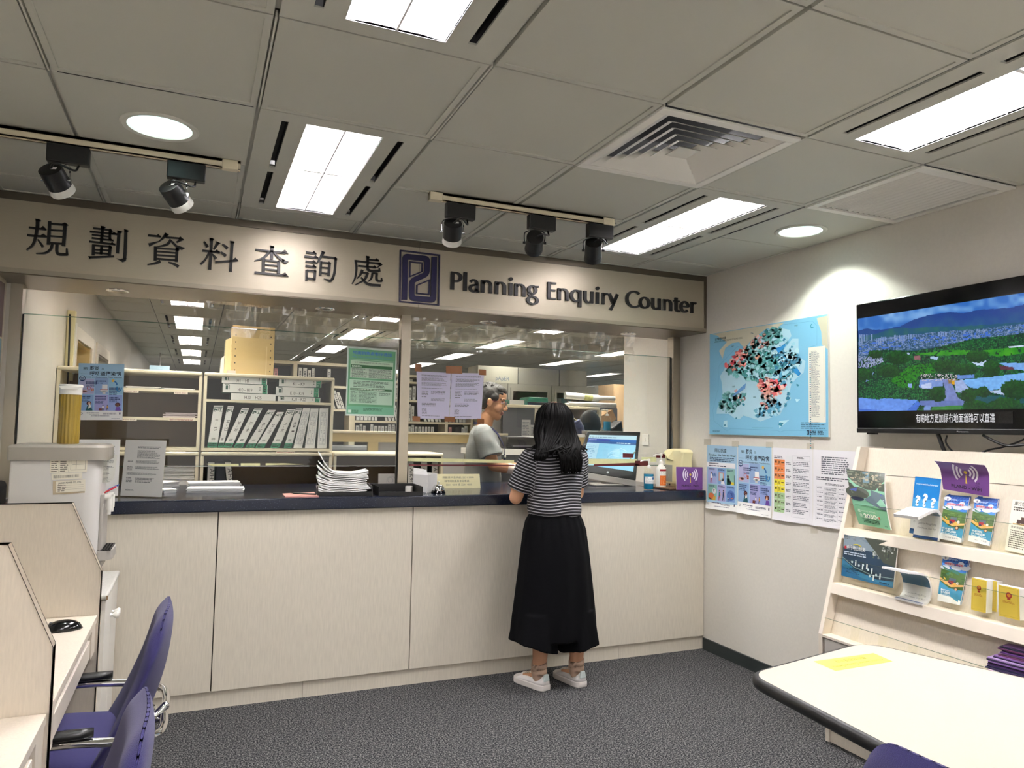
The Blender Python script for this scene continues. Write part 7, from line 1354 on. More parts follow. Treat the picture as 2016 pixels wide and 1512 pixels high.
for k, (y, c) in enumerate(((-.06, mat('tap_red', (190,36,48), .35)), (.05, mat('tap_blue', (40,90,170), .35)))):
    m = MB(); m.cyl((hx_-.02, y, .385), (hx_+.012, y, .385), .012); m.cyl((hx_+.006, y, .33), (hx_+.006, y, .385), .011); m.cyl((hx_+.006, y, .31), (hx_+.006, y, .335), .008); m.build('tap', WHITE, wd_, smooth=True); m = MB(); m.hexa([(hx_-.014, y-.012, .40), (hx_+.03, y-.012, .425), (hx_+.03, y+.012, .425), (hx_-.014, y+.012, .40), (hx_-.014, y-.012, .408), (hx_+.03, y-.012, .433), (hx_+.03, y+.012, .433), (hx_-.014, y+.012, .408)]); m.build('tap_lever', c, wd_, bevel=.002)
m = MB(); m.prism([(hx_-.02, -.12, .45), (hx_+.004, -.12, .45), (hx_+.012, -.12, .56), (hx_-.02, -.12, .56)], (0, .24, 0)); m.build('clear_hood', ACRYL, wd_)
m = MB(); m.loft([[(x, y, z) for x, y, z in rr(hx_-.03, hx_+.03, -.11, .11, .05, z)] for z in (.12, .16)]); m.build('drip_tray', GREYP, wd_, smooth=True)
m = MB()
for k in range(5): m.box(hx_-.026+.011*k, hx_-.022+.011*k, -.1, .1, .1602, .164)
for k in range(9): m.box(hx_-.028, hx_+.024, -.1+.024*k, -.096+.024*k, .1602, .163)
m.build('drip_grille', BLACK, wd_)
def side_label(px, fn, paper='eee8d8', dz=0):
    c = [at(*p, 'y', DY0-.0012-dz)-Vector(wd_.location) for p in px]; W, H = (c[1]-c[0]).length, (c[3]-c[0]).length; s = Sheet(W, H, paper, .0005, quad_map(*c, W, H)); fn(s, W, H); s.build('side_label', wd_)
rl = random.Random(4)
side_label([(98, 932), (171, 929), (173, 898), (99, 900)], lambda s, W, H: (s.greek(W*.03, H*.06, W*.22, H*.9, 7, '6a665c', rl, .4), s.greek(W*.27, H*.06, W*.48, H*.9, 7, '6a665c', rl, .4), s.frame(W*.55, H*.15, W*.95, H*.85, .0012, '7a766c'), s.line([(W*.6, H*.5), (W*.9, H*.5)], .0012, '7a766c'), s.line([(W*.7, H*.2), (W*.7, H*.8)], .0012, '7a766c'), s.line([(W*.24, H*.03), (W*.24, H*.97)], .0008, '8a867c'), s.line([(W*.5, H*.03), (W*.5, H*.97)], .0008, '8a867c')))
side_label([(102, 945), (162, 942), (162, 930), (101, 933)], lambda s, W, H: (s.rect(0, 0, W, H, 'eee8d8'), s.up(), [s.rect(W*(.06+.021*k), H*.25, W*(.06+.021*k)+W*rl.choice((.004, .006, .011)), H*.72, '4a4a48') for k in range(40)]))
side_label([(104, 974), (167, 970), (167, 944), (104, 947)], lambda s, W, H: None, 'c4b59a')
side_label([(110, 970), (168, 967), (168, 944), (110, 948)], lambda s, W, H: (s.text('JACKEN POWER CO., LTD.', W*.08, H*.76, H*.14, '5a564e', 'l', W*.78, .02), [s.line([(W*.06, H*.6-H*.18*k), (W*.94, H*.6-H*.18*k)], .0006, '8a867c') for k in range(3)], s.greek(W*.06, H*.06, W*.35, H*.72, 4, '6a665c', rl, .35)), 'ece6d6', .0018)
# ribbed amber container on the dispenser
p0, p1 = at(112, 870, 'y', -.36), at(156, 870, 'y', -.36); r_ = (p1.x-p0.x)/2; zb = ZC+.6125; ztop = at(137, 757, 'y', -.36).z; zcap = at(137, 776, 'y', -.36).z
AMB = mat('amber_plastic', (150,124,44), .3, trans=.0, spec=.6); t = thing('ribbed_container', 'tall ribbed amber container with a white lid on the dispenser', 'container', ((p0.x+p1.x)/2, -.36, zb)); m = MB(); n = 72
def ribr(i): a = (i/n*18) % 1; return r_*(1-.075*(.5-.5*math.cos(2*PI*a)))
ring = lambda z, k: [(ribr(i)*k*math.cos(2*PI*i/n), ribr(i)*k*math.sin(2*PI*i/n), z) for i in range(n)]
h1 = zcap-zb; m.loft([ring(0, .96), ring(.004, 1), ring(h1*.49, 1), ring(h1*.5, .985), ring(h1*.56, .985), ring(h1*.57, 1), ring(h1, 1.02)]); m.build('ribbed_body', AMB, t, smooth=True, angle=60); m = MB(); h2 = ztop-zb; m.lathe([(r_*1.04, h1-.002), (r_*1.05, h1+.004), (r_*1.03, h2-.012), (r_*1.1, h2-.01), (r_*1.1, h2-.003), (r_*1.02, h2)], 36); m.build('lid', WHITE, t, smooth=True); m = MB(); m.hexa([(-.03, -r_*1.12, h2-.022), (.03, -r_*1.12, h2-.022), (.03, -r_*1.0, h2-.022), (-.03, -r_*1.0, h2-.022), (-.04, -r_*1.12, h2-.01), (.04, -r_*1.12, h2-.01), (.04, -r_*1.0, h2-.01), (-.04, -r_*1.0, h2-.01)]); m.build('lid_tab', WHITE, t)
box_mb(-.045, -.0, -.16, .2, .0, .25).M if False else None
m = MB(); m.box(-4.05, -3.93, -.42, -.1, 0, 1.16); tag(m.build('waste_bin', BLACKM, bevel=.02), 'tall black bin between the dispenser and the left wall', 'bin')
# carrel desks
def carrel_panel(label, y, t_=.034, front=None):
    P = [(-4.055, 1.135), (-3.562, 1.135), (-3.457, .885), (-3.457, .0), (-4.055, .0)]; o = thing('desk_divider', label, 'divider', (0, y, 0), 0, 'desk dividers'); m = MB(); m.prism([(a, 0, z) for a, z in P], (0, t_, 0)); m.build('divider_panel', LAMI2, o); e = MB()
    Q = [(-4.055, 1.135), (-3.562, 1.135), (-3.457, .885), (-3.457, .0)]
    for (a, b), (c, d) in zip(Q[:-1], Q[1:]):
        dx, dz = c-a, d-b; L = math.hypot(dx, dz); nx, nz = -dz/L*.0022, dx/L*.0022
        e.prism([(a, -.0008, b), (c, -.0008, d), (c+(-nx if False else -nx), -.0008, d-nz if False else d+nz*0+(-nz)), (a-nx, -.0008, b-nz)], (0, t_+.0016, 0))
    e.build('edge_band', EDGE, o); g = MB()
    for (a, b), (c, d) in zip(Q[:-1], Q[1:]):
        for yy in (-.0014, t_+.0008): g.tube([(a, yy, b), (c, yy, d)], .0007, 6)
    g.build('edge_line', GAP, o); return o
carrel_panel('tall cream desk divider with a cut corner in front of the dispenser', -.965); carrel_panel('nearest cream desk divider at the left photo edge', -1.945)
for lb, y0, y1 in (('cream study desk with the black mouse between the two dividers', -1.909, -.967), ('cream study desk at the lower left corner of the photo', -2.9, -1.947)):
    t = thing('study_desk', lb, 'desk', (0, 0, 0)); box_mb(-4.055, -3.462, y0, y1, .705, .73).build('desk_top', LAMI2, t, bevel=.0015); L = y1-y0
    box_mb(-3.482, -3.466, y0, y0+.1, .60, .705).build('apron', LAMI2, t); box_mb(-3.482, -3.466, y1-.1, y1, .60, .705).build('apron', LAMI2, t); d = box_mb(-3.488, -3.47, y0+.104, y1-.104, .602, .668).build('drawer', EDGE, t, bevel=.002); box_mb(-3.5, -3.489, y0+.1, y1-.1, .668, .705).build('drawer_slot', GAP, t)
    box_mb(-4.0, -3.98, y0, y1, .0, .70).build('modesty_panel', LAMI2, t)
pm = at(120, 1238, 'z', .735); t = thing('computer_mouse', 'black computer mouse on the study desk', 'mouse', (pm.x, pm.y, .7305), .2); m = MB(); rings = []
for k in range(15):
    u = -1+2*k/14; w = .031*math.sqrt(max(0.02, 1-abs(u)**2.6)); h = .034*max(.05, (1-abs(u-.1)**2.4*.9))*(1 if abs(u) < .98 else .3); rings.append([(u*.064, w*1.1*math.cos(a), max(0, h*math.sin(a))) for a in [PI*i/12 for i in range(13)]])
m.loft(rings); m.build('mouse_shell', BLACKG, t, smooth='all'); m = MB(); m.cyl((-.03, -.003, .024), (-.03, .003, .024), .006); m.build('scroll_wheel', GREYD, t)
t = thing('desk_monitor', 'black desk monitor almost hidden behind the nearest divider', 'monitor', (-3.82, -1.45, .731)); box_mb(-.02, .02, -.26, .26, .08, .4).build('casing', BLACK, t, bevel=.004); box_mb(-.06, .06, -.1, .1, 0, .01).build('foot', BLACK, t); box_mb(-.02, -.0, -.03, .03, .01, .1).build('neck', BLACK, t)
# purple chairs
def chair(label, loc, rz):
    """upholstered shell chair with bent chrome arms; faces +x"""
    c = thing('visitor_chair', label, 'chair', loc, rz, 'purple visitor chairs'); m = MB(); nu, nv = 16, 18
    def back(u, v, off):
        a = (u-.5)*2; z = .40+.46*v; wid = .225*(1-.10*v**3)*(1-.22*max(0, v-.82)**1.2*4*abs(a)**2); x = -.205-.13*v-.035*math.sin(v*PI)+.085*abs(a)**2.2*(1-.75*v); zt = z-.07*max(0, (abs(a)-.5)/.5)**2*max(0, (v-.5)/.5)
        return (x+off, a*wid, zt)
    tp_ = lambda u, v: math.sqrt(max(.02, 1-max(0, (v-.86)/.14)**2))*math.sqrt(max(.02, 1-max(0, (.1-v)/.1)**2))*math.sqrt(max(.03, 1-abs((u-.5)*2)**7))
    th = lambda u, v: (.030+.022*math.sin(PI*min(1, max(0, v)))*math.cos((u-.5)*2.2))*tp_(u, v)
    F = [[back(i/nu, j/nv, th(i/nu, j/nv)) for i in range(nu+1)] for j in range(nv+1)]; B = [[back(i/nu, j/nv, -.016*tp_(i/nu, j/nv)) for i in range(nu+1)] for j in range(nv+1)]
    rings = [F[j]+B[j][::-1] for j in range(nv+1)]; m.loft(rings, False, False)
    for j in (0, nv):
        for i in range(nu): m.quad(F[j][i], F[j][i+1], B[j][i+1], B[j][i])
    m.build('backrest', PURPLE, c, smooth='all', sub=1)
    m = MB(); rings = []
    for k in range(13):
        u = k/12; x = -.22+.46*u; w = .235*(1-.06*abs(u-.5)*2)*(1 if u < .95 else .96); zc = .445+.012*math.sin(u*3)-(.03*max(0, u-.8)/.2); h = .045*(1 if .04 < u < .96 else .6)
        rings.append([(x, w*math.cos(a)*(1 if abs(math.cos(a)) < .9 else 1), zc+h*math.copysign(abs(math.sin(a))**.6, math.sin(a))) for a in [2*PI*i/24 for i in range(24)]])
    m.loft(rings); m.build('seat', PURPLE, c, smooth='all', sub=1)
    for s_ in (-1, 1):
        y = s_*.252; m = MB(); m.tube(spline([(.24, y, .015), (.235, y, .32), (.225, y, .50), (.17, y, .55), (0, y, .555), (-.13, y, .553), (-.25, y*.99, .54), (-.318, y*.82, .53), (-.335, y*.5, .525), (-.335, y*.15, .525)], 8), .0125, 12); m.build('arm_tube', CHROME, c, smooth='all')
        m = MB(); rings = []
        for k in range(9):
            u = k/8; w = .023*math.sqrt(max(.12, 1-(2*u-1)**6)); rings.append([(-.165+.26*u, y+w*math.cos(a), .578+.013*math.sin(a)) for a in [2*PI*i/14 for i in range(14)]])
        m.loft(rings); m.build('arm_pad', BLACK, c, smooth='all')
        m = MB(); m.tube(spline([(.24, y, .015), (.2, y, .012), (-.2, y, .012), (-.26, y, .014)], 5), .0125, 12); m.build('floor_runner', CHROME, c, smooth='all')
    m = MB(); m.tube(spline([(-.335, -.05, .525), (-.30, 0, .5), (-.335, .05, .525)], 6), .0125, 10); m.cyl((-.1, -.252, .39), (-.1, .252, .39), .012); m.cyl((.14, -.252, .39), (.14, .252, .39), .012); m.tube([(-.23, -.2, .42), (-.3, 0, .54)], .01, 8); m.tube([(-.23, .2, .42), (-.3, 0, .54)], .01, 8); m.build('frame_bars', CHROME, c, smooth='all')
    for s_ in (-1, 1): box_mb(-.105, -.095, s_*.2-.01, s_*.262, .385, .40).build('seat_bracket', BLACK, c)
    return c
c1 = chair('purple chair with chrome arms at the desk with the mouse', (-3.55, -1.44, 0), PI)
copy_thing(c1, (-3.56, -2.36, 0), PI+.05, 'purple chair whose back top shows at the bottom edge lower left')
copy_thing(c1, (-1.60, -3.12, 0), .06, 'purple chair tucked under the table at the lower right')
# trapezoid table
TP = [(-1.632, -2.305), (-1.035, -2.185), (-.60, -3.45), (-1.735, -3.5)]; TB = thing('table', 'cream trapezoid table with a thick black rounded edge', 'table', (-1.25, -2.8, 0)); o = Vector((-1.25, -2.8, 0))
def rpoly(P, r, z, grow=0, n=8):
    out = []; N = len(P); V = [Vector((a, b, 0)) for a, b in P]; cc = sum(V, Vector())/N
    for i in range(N):
        b = V[i]; a, c = V[i-1], V[(i+1) % N]; d1, d2 = (a-b).normalized(), (c-b).normalized(); ang = d1.angle(d2); L = r/math.tan(ang/2); p, q = b+d1*L, b+d2*L; bis = (d1+d2).normalized(); ctr = b+bis*(r/math.sin(ang/2))
        for k in range(n+1):
            t = k/n; v = (p-ctr)*(1-t)+(q-ctr)*t; v = v.normalized()*(r+grow); out.append((ctr.x+v.x-o.x, ctr.y+v.y-o.y, z))
    return out
m = MB(); m.loft([rpoly(TP, .085, z) for z in (.698, .7302)]); m.build('table_top', mat('table_laminate', (184,175,161), .42, noise=(240, .03)), TB)
m = MB(); R = [rpoly(TP, .085, z, g) for g, z in ((.0, .697), (.008, .6965), (.0155, .702), (.018, .713), (.0155, .724), (.007, .7298), (.0, .7301))]; m.loft(R, False, False); m.build('edge_band', BLACK, TB, smooth='all')
for y in (-2.55, -3.25):
    m = MB(); m.box(-.03, .03, y-o.y-.03, y-o.y+.03, .03, .69); m.build('leg_column', BLACK, TB); m = MB(); m.box(-.28, .28, y-o.y-.035, y-o.y+.035, 0, .03); m.box(-.28, .28, y-o.y-.03, y-o.y+.03, .67, .697); m.build('leg_foot', BLACK, TB, bevel=.006)
c = [at(*p, 'z', .7306) for p in ((1720, 1286), (1602, 1302), (1645, 1321), (1757, 1302))]; W, H = (c[1]-c[0]).length, (c[3]-c[0]).length; s = Sheet(W, H, 'f2ec5c', .0003, quad_map(*[p+Vector((0, 0, .0004)) for p in c], W, H)); s.text('櫃位服務優先座', W*.5, H*.2, H*.2, '4a4a24', 'c', W*.5); s.text('Priority Seat for Counter Service', W*.5, H*.62, H*.2, '4a4a24', 'c', W*.86); tag(s.build('seat_notice'), 'yellow priority seat notice laminated onto the table top', 'notice')
# ---------------------------------------------------------------- people
def fuse(mb, voxel, smooth=4, fn=None, disp=None):
    """one continuous surface from overlapping solids; fn(co) gives vertex ink, disp(co, n) moves it along the normal"""
    me = mb.mesh('t', []); o = bpy.data.objects.new('t', me); COL.objects.link(o); r = o.modifiers.new('r', 'REMESH'); r.mode = 'VOXEL'; r.voxel_size = voxel; s = o.modifiers.new('s', 'SMOOTH'); s.factor = .5; s.iterations = smooth
    bpy.context.view_layer.update(); dg = bpy.context.evaluated_depsgraph_get(); m2 = bpy.data.meshes.new_from_object(o.evaluated_get(dg)); bpy.data.objects.remove(o); bpy.data.meshes.remove(me)
    n = len(m2.vertices); co = np.empty(n*3); m2.vertices.foreach_get('co', co); co = co.reshape(-1, 3)
    if disp is not None:
        no = np.empty(n*3); m2.vertices.foreach_get('normal', no); no = no.reshape(-1, 3); co = co+no*disp(co, no)[:, None]; m2.vertices.foreach_set('co', co.ravel())
    if fn is not None:
        a = m2.color_attributes.new('ink', 'FLOAT_COLOR', 'POINT'); c = np.ones((n, 4)); c[:, :3] = fn(co); a.data.foreach_set('color', c.ravel())
    m2.polygons.foreach_set('use_smooth', [True]*len(m2.polygons)); m2.update(); return m2
def part_mesh(name, me, mtl, parent): me.name = name; me.materials.clear(); me.materials.append(mtl); o = bpy.data.objects.new(name, me); COL.objects.link(o); o.parent = parent; return o
def cap(m, pts, rs, n=14):
    m.tube(pts, rs, n)
    for p, r in ((pts[0], rs[0]), (pts[-1], rs[-1])): m.ell(p, (r, r, r), 12, 8)
    for p, r in zip(pts[1:-1], rs[1:-1]): m.ell(p, (r*.99, r*.99, r*.99), 12, 8)
def frame_of(f, tilt):
    f = Vector(f).normalized(); up = Vector((0, 0, 1)); r = f.cross(up).normalized(); c, s = math.cos(tilt), math.sin(tilt); f2 = f*c-up*s; u2 = up*c+f*s; return f2, r, u2
def head(m, C, f, tilt, k=1.0, female=False):
    F, R, U = frame_of(f, tilt); C = Vector(C); M3 = Matrix((F, R, U)).transposed(); P = lambda a, b, c: C+(F*a+R*b+U*c)*k
    def E(a, b, c, x, y, z): m.ell(P(a, b, c), (x*k, y*k, z*k), 20, 14, M3)
    E(-.012, 0, .035, .098, .077, .088); E(.022, 0, -.015, .072, .064, .088); E(.018, 0, -.068, .058, .056, .042); E(.058, 0, -.092, .03, .032, .026); E(.04, 0, .055, .055, .06, .05)
    m.tube([P(.086, 0, .022), P(.100, 0, -.008), P(.110, 0, -.026)], [.008*k, .011*k, .014*k], 10); E(.108, 0, -.029, .013, .013, .011)
    for s in (-1, 1):
        E(.098, s*.013, -.032, .011, .009, .009); E(.078, s*.032, .014, .011, .015, .011); m.tube([P(.084, s*.014, .034), P(.082, s*.038, .038), P(.068, s*.056, .032)], [.008*k]*3, 8); E(.052, s*.042, -.03, .032, .024, .032)
        E(-.006, s*.078, -.006, .02, .009, .03); E(-.012, s*.083, .008, .014, .008, .018)
    E(.089, 0, -.055, .011, .024, .007); E(.087, 0, -.066, .011, .021, .008)
    return F, R, U, P
def head_ink(C, F, R, U, k, skin, lip, hair):
    Cn = np.array(C); B = np.stack([np.array(F), np.array(R), np.array(U)])
    def f(co):
        q = (co-Cn) @ B.T/k; c = np.tile(np.array(srgb(skin)), (len(co), 1)); a, b, u = q[:, 0], np.abs(q[:, 1]), q[:, 2]; near = (np.linalg.norm(q, axis=1) < .16)
        def paint(m, col): c[m & near] = srgb(col)
        paint((a > .08) & (b < .026) & (u < -.049) & (u > -.073), lip); paint((a > .06) & (b > .012) & (b < .056) & (u > .031) & (u < .041), hair)
        paint((a > .068) & (b > .02) & (b < .045) & (u > .008) & (u < .020), 'e8e2dc'); paint((a > .068) & (b > .027) & (b < .037) & (u > .007) & (u < .021), '1c1410'); paint((a > .066) & (b > .018) & (b < .047) & (u >= .019) & (u < .0235), '241a16')
        return c
    return f
def hand(m, wrist, d, nrm, k=1.0, curl=.5, left=True):
    """palm, four unequal fingers and a thumb; d = pointing direction, nrm = back of the hand"""
    d, nrm = Vector(d).normalized(), Vector(nrm).normalized(); s = d.cross(nrm).normalized()*(1 if left else -1); w = Vector(wrist); M3 = Matrix((d, s, nrm)).transposed()
    m.ell(w+d*.045*k, (.052*k, .038*k, .017*k), 16, 10, M3); m.ell(w+d*.062*k, (.032*k, .041*k, .014*k), 16, 10, M3)
    for i, (o, L) in enumerate(((-.03, .062), (-.01, .075), (.011, .07), (.03, .055))):
        p = w+d*.085*k+s*o*k; a = 0; pts = [p]; 
        for j, fr in enumerate((.45, .32, .23)): a += curl*(.45+.3*j); pts.append(pts[-1]+(d*math.cos(a)-nrm*math.sin(a))*L*fr*k)
        m.tube(pts, [.0092*k, .0085*k, .008*k, .0062*k], 10); m.ell(pts[-1], (.0068*k,)*3, 8, 6)
    p = w+d*.03*k-s*.036*k; pts = [p, p+(d*.6-s*.6-nrm*.25).normalized()*.034*k, p+(d*.6-s*.6-nrm*.25).normalized()*.034*k+(d*.85-s*.2-nrm*.3).normalized()*.03*k]; m.tube(pts, [.013*k, .0105*k, .0078*k], 10); m.ell(pts[-1], (.008*k,)*3, 8, 6)
# ---- woman at the counter, seen from behind
WM = thing('person', 'person with long black hair in a striped top and black culottes standing at the counter', 'person', (0, 0, 0))
m = MB(); hipL, hipR = (-1.335, -.265, .86), (-1.175, -.265, .86); kneeL, kneeR = (-1.335, -.262, .47), (-1.15, -.268, .47); ankL, ankR = (-1.350, -.285, .095), (-1.126, -.305, .095)
cap(m, [hipL, kneeL, (-1.337, -.285, .34), ankL], [.082, .054, .055, .037]); cap(m, [hipR, kneeR, (-1.122, -.30, .34), ankR], [.082, .054, .054, .036])
cap(m, [(ankL[0], ankL[1], .062), (-1.38, -.18, .04)], [.034, .022]); cap(m, [(ankR[0], ankR[1], .062), (-1.146, -.2, .04)], [.033, .022])
R3 = None
m.ell((-1.255, -.262, .88), (.155, .105, .11), 20, 12); m.ell((-1.255, -.255, 1.02), (.128, .09, .13), 20, 12); m.ell((-1.257, -.25, 1.17), (.15, .098, .14), 20, 12); m.ell((-1.258, -.25, 1.275), (.14, .075, .055), 20, 12)
cap(m, [(-1.26, -.25, 1.27), (-1.262, -.235, 1.40)], [.055, .048])
shL, shR = (-1.408, -.25, 1.275), (-1.11, -.25, 1.28); elL, elR = (-1.474, -.20, 1.045), (-1.062, -.17, 1.06); wrL, wrR = (-1.36, .035, 1.098), (-1.16, .045, 1.098)
cap(m, [shL, ((shL[0]+elL[0])/2-.004, (shL[1]+elL[1])/2, (shL[2]+elL[2])/2), elL], [.047, .044, .039]); cap(m, [elL, ((elL[0]*2+wrL[0])/3, (elL[1]*2+wrL[1])/3, (elL[2]*2+wrL[2])/3), wrL], [.039, .037, .024])
cap(m, [shR, elR], [.047, .038]); cap(m, [elR, ((elR[0]*2+wrR[0])/3, (elR[1]*2+wrR[1])/3, (elR[2]*2+wrR[2])/3), wrR], [.038, .036, .024])
hand(m, wrL, (.6, .75, -.12), (-.1, .15, 1), .92, .35, True); hand(m, wrR, (-.45, .85, -.12), (.1, .15, 1), .92, .35, False)
Cw = (-1.262, -.235, 1.478); F, R, U, PW = head(m, Cw, (.12, 1, 0), .12, .95, True)
part_mesh('body', fuse(m, .0045, 5, head_ink(Cw, F, R, U, .95, 'd9a583', 'b8706a', '1a1416')), SKINM, WM)
# striped top
m = MB(); rings = []
for z, cx, cy, rx, ry in ((.945, -1.262, -.262, .135, .112), (.96, -1.262, -.263, .151, .126), (.985, -1.262, -.263, .154, .128), (1.04, -1.260, -.26, .154, .122), (1.12, -1.258, -.258, .163, .122), (1.20, -1.258, -.257, .174, .122), (1.255, -1.258, -.256, .170, .115), (1.30, -1.26, -.254, .138, .092), (1.325, -1.26, -.252, .10, .075), (1.34, -1.26, -.25, .075, .06)):
    rings.append([(cx+rx*math.copysign(abs(math.cos(a))**.85, math.cos(a)), cy+ry*math.copysign(abs(math.sin(a))**.85, math.sin(a)), z) for a in [2*PI*i/40 for i in range(40)]])
m.loft(rings)
slL, slR = Vector(shL)+(Vector(elL)-Vector(shL))*.80, Vector(shR)+(Vector(elR)-Vector(shR))*.74
for sh, sl, rr_ in ((Vector(shL), slL, (.062, .066, .069)), (Vector(shR), slR, (.062, .064, .066))): m.tube([sh+(sh-sl)*.08, sh, (sh+sl)/2, sl], [.045, *rr_], 24); m.ell(sh, (.062, .062, .06), 16, 10)
def shirt_ink(co):
    z = co[:, 2]+.05*(co[:, 0]+1.26)*0+.006*np.sin(co[:, 0]*22)+.02*np.abs(co[:, 0]+1.26)*0; s = z.copy()
    for sh, sl in ((np.array(shL), np.array(slL)), (np.array(shR), np.array(slR))):
        ax = (sl-sh)/np.linalg.norm(sl-sh); q = co-sh; t = q @ ax; d = np.linalg.norm(q-t[:, None]*ax, axis=1); side = (co[:, 0]+1.258)*np.sign(sh[0]+1.258) > .150+.02*(1.3-co[:, 2]); m_ = side & (t > -.03); s[m_] = (1.32-t[m_]*1.0)
    return np.stack([s+1, s*0, s*0], 1)
def folds(amp, fx_, fz, seed):
    def f(co, no): return amp*(vnoise(co[:, 0]*1000+co[:, 1]*700+5000, co[:, 2]*1000*fz+3000, fx_, seed)-.5)*2
    return f
part_mesh('striped_top', fuse(m, .006, 6, shirt_ink, folds(.006, 60, 1.0, 3)), STRIPE, WM)
# culottes
m = MB(); rings = []; N = 64
def ell_ring(cx, cy, rx, ry, z, tilt=0, fold=0, nf=9, ph=0): return [(cx+(rx+fold*math.sin(nf*a+ph))*math.cos(a), cy+(ry+fold*math.sin(nf*a+ph))*math.sin(a), z+tilt*rx*math.cos(a)) for a in [2*PI*i/N for i in range(N)]]
for z, cx, rx, ry, fo in ((.985, -1.26, .125, .098, 0), (.955, -1.26, .152, .118, .002), (.92, -1.26, .172, .126, .0045), (.87, -1.257, .188, .135, .004), (.75, -1.255, .205, .145, .003), (.62, -1.253, .222, .152, .003), (.5, -1.252, .237, .155, .004), (.38, -1.252, .252, .156, .005), (.265, -1.253, .262, .157, .006)): rings.append(ell_ring(cx, -.265, rx, ry, z, 0, fo, 22 if z > .85 else 11))
m.loft(rings)
for cx0, cx1, rx1, tl, zz, ph in ((-1.372, -1.387, .130, -.32, .232, 0), (-1.132, -1.120, .128, .18, .217, 1.5)):
    rg = []
    for k in range(9): v = k/8; z = .42+(zz-.42)*v; rg.append(ell_ring(cx0+(cx1-cx0)*v, -.265-.012*v, .116+(rx1-.116)*v, .14+.008*v, z, tl*v**2, .002+.007*v, 7, ph))
    m.loft(rg)
CULO = mat('culotte_black', (3,3,6), .9, spec=.15)
part_mesh('culottes', fuse(m, .006, 3), CULO, WM)
# socks and sneakers
SOCK = mat('sock_beige', (186,158,138), .85); SHOE = mat('shoe_white', (226,222,222), .5); SOLE = mat('sole_white', (218,212,208), .6); TAB = mat('shoe_tab', (206,216,216), .6)
for (ax, ay, az), toe in ((ankL, (-.30, .95)), (ankR, (-.16, .98))):
    m = MB(); pts = [(ax+.003*math.sin(k*1.9), ay+.005*math.cos(k*2.3)+.002*k*0, .055+.0095*k) for k in range(10)]; m.tube(pts, [.043+.0035*math.sin(k*2.6) for k in range(9)]+[.0415], 20); m.build('sock', SOCK, WM, smooth='all')
    d = Vector((toe[0], toe[1], 0)).normalized(); s = Vector((d.y, -d.x, 0)); o = Vector((ax, ay, 0))-d*.062
    wid = lambda u: (.030+.012*math.sin(min(1, u/.25)*PI/2)+.008*math.sin(max(0, min(1, (u-.35)/.5))*PI/2))*(1 if u < .8 else math.sqrt(max(.03, 1-((u-.8)/.2)**2)))*(1 if u > .06 else .75+.25*u/.06)
    def ringf(u, z, k): return [o+d*(.245*u)+s*0+Vector((0, 0, z))]
    def outline_(k, z, gx=0): L = [o+d*(.245*u+(-gx if u < .1 else gx if u > .9 else 0))+s*(wid(u)+k)+Vector((0, 0, z)) for u in [i/20 for i in range(21)]]; Rr = [o+d*(.245*u+(-gx if u < .1 else gx if u > .9 else 0))-s*(wid(u)+k)+Vector((0, 0, z)) for u in [i/20 for i in range(20, -1, -1)]]; return L+Rr
    m = MB(); m.loft([outline_(.001, .0), outline_(.004, .003, .002), outline_(.004, .027, .002), outline_(.001, .031)]); m.build('shoe_sole', SOLE, WM, smooth=True)
    m = MB(); rg = []
    for i in range(22):
        u = .0+i/21; h = .078-.006*math.sin(u*3) if u < .36 else .072-(u-.36)*.075-.02*max(0, u-.8)/.2; w = wid(min(.99, max(.01, u)))*.97; h = h if u < .97 else h*.75; top = .55 if u > .4 else .62
        rg.append([o+d*(.244*u+.001)+s*(w*math.cos(a)*(1 if math.sin(a) < .3 else 1-(1-top)*(math.sin(a)-.3)/.7))+Vector((0, 0, .029+(h-.029)*max(0, math.sin(a))**.75)) for a in [PI*j/16 for j in range(17)]])
    m.loft(rg); m.build('shoe_upper', SHOE, WM, smooth='all'); m = MB()
    for a in (-1, 1): pass
    m.prism([o-d*.003+s*.022+Vector((0, 0, .05)), o-d*.003-s*.022+Vector((0, 0, .05)), o-d*.001-s*.015+Vector((0, 0, .088)), o-d*.001+s*.015+Vector((0, 0, .088))], d*.012); m.build('heel_tab', TAB, WM, bevel=.004)
    m = MB()
    for k in range(5): c = o+d*(.11+.018*k)+Vector((0, 0, .076-.0055*k)); m.tube([c-s*.022, c+Vector((0, 0, .004)), c+s*.022], .0028, 6)
    m.build('laces', WHITE, WM, smooth=True)
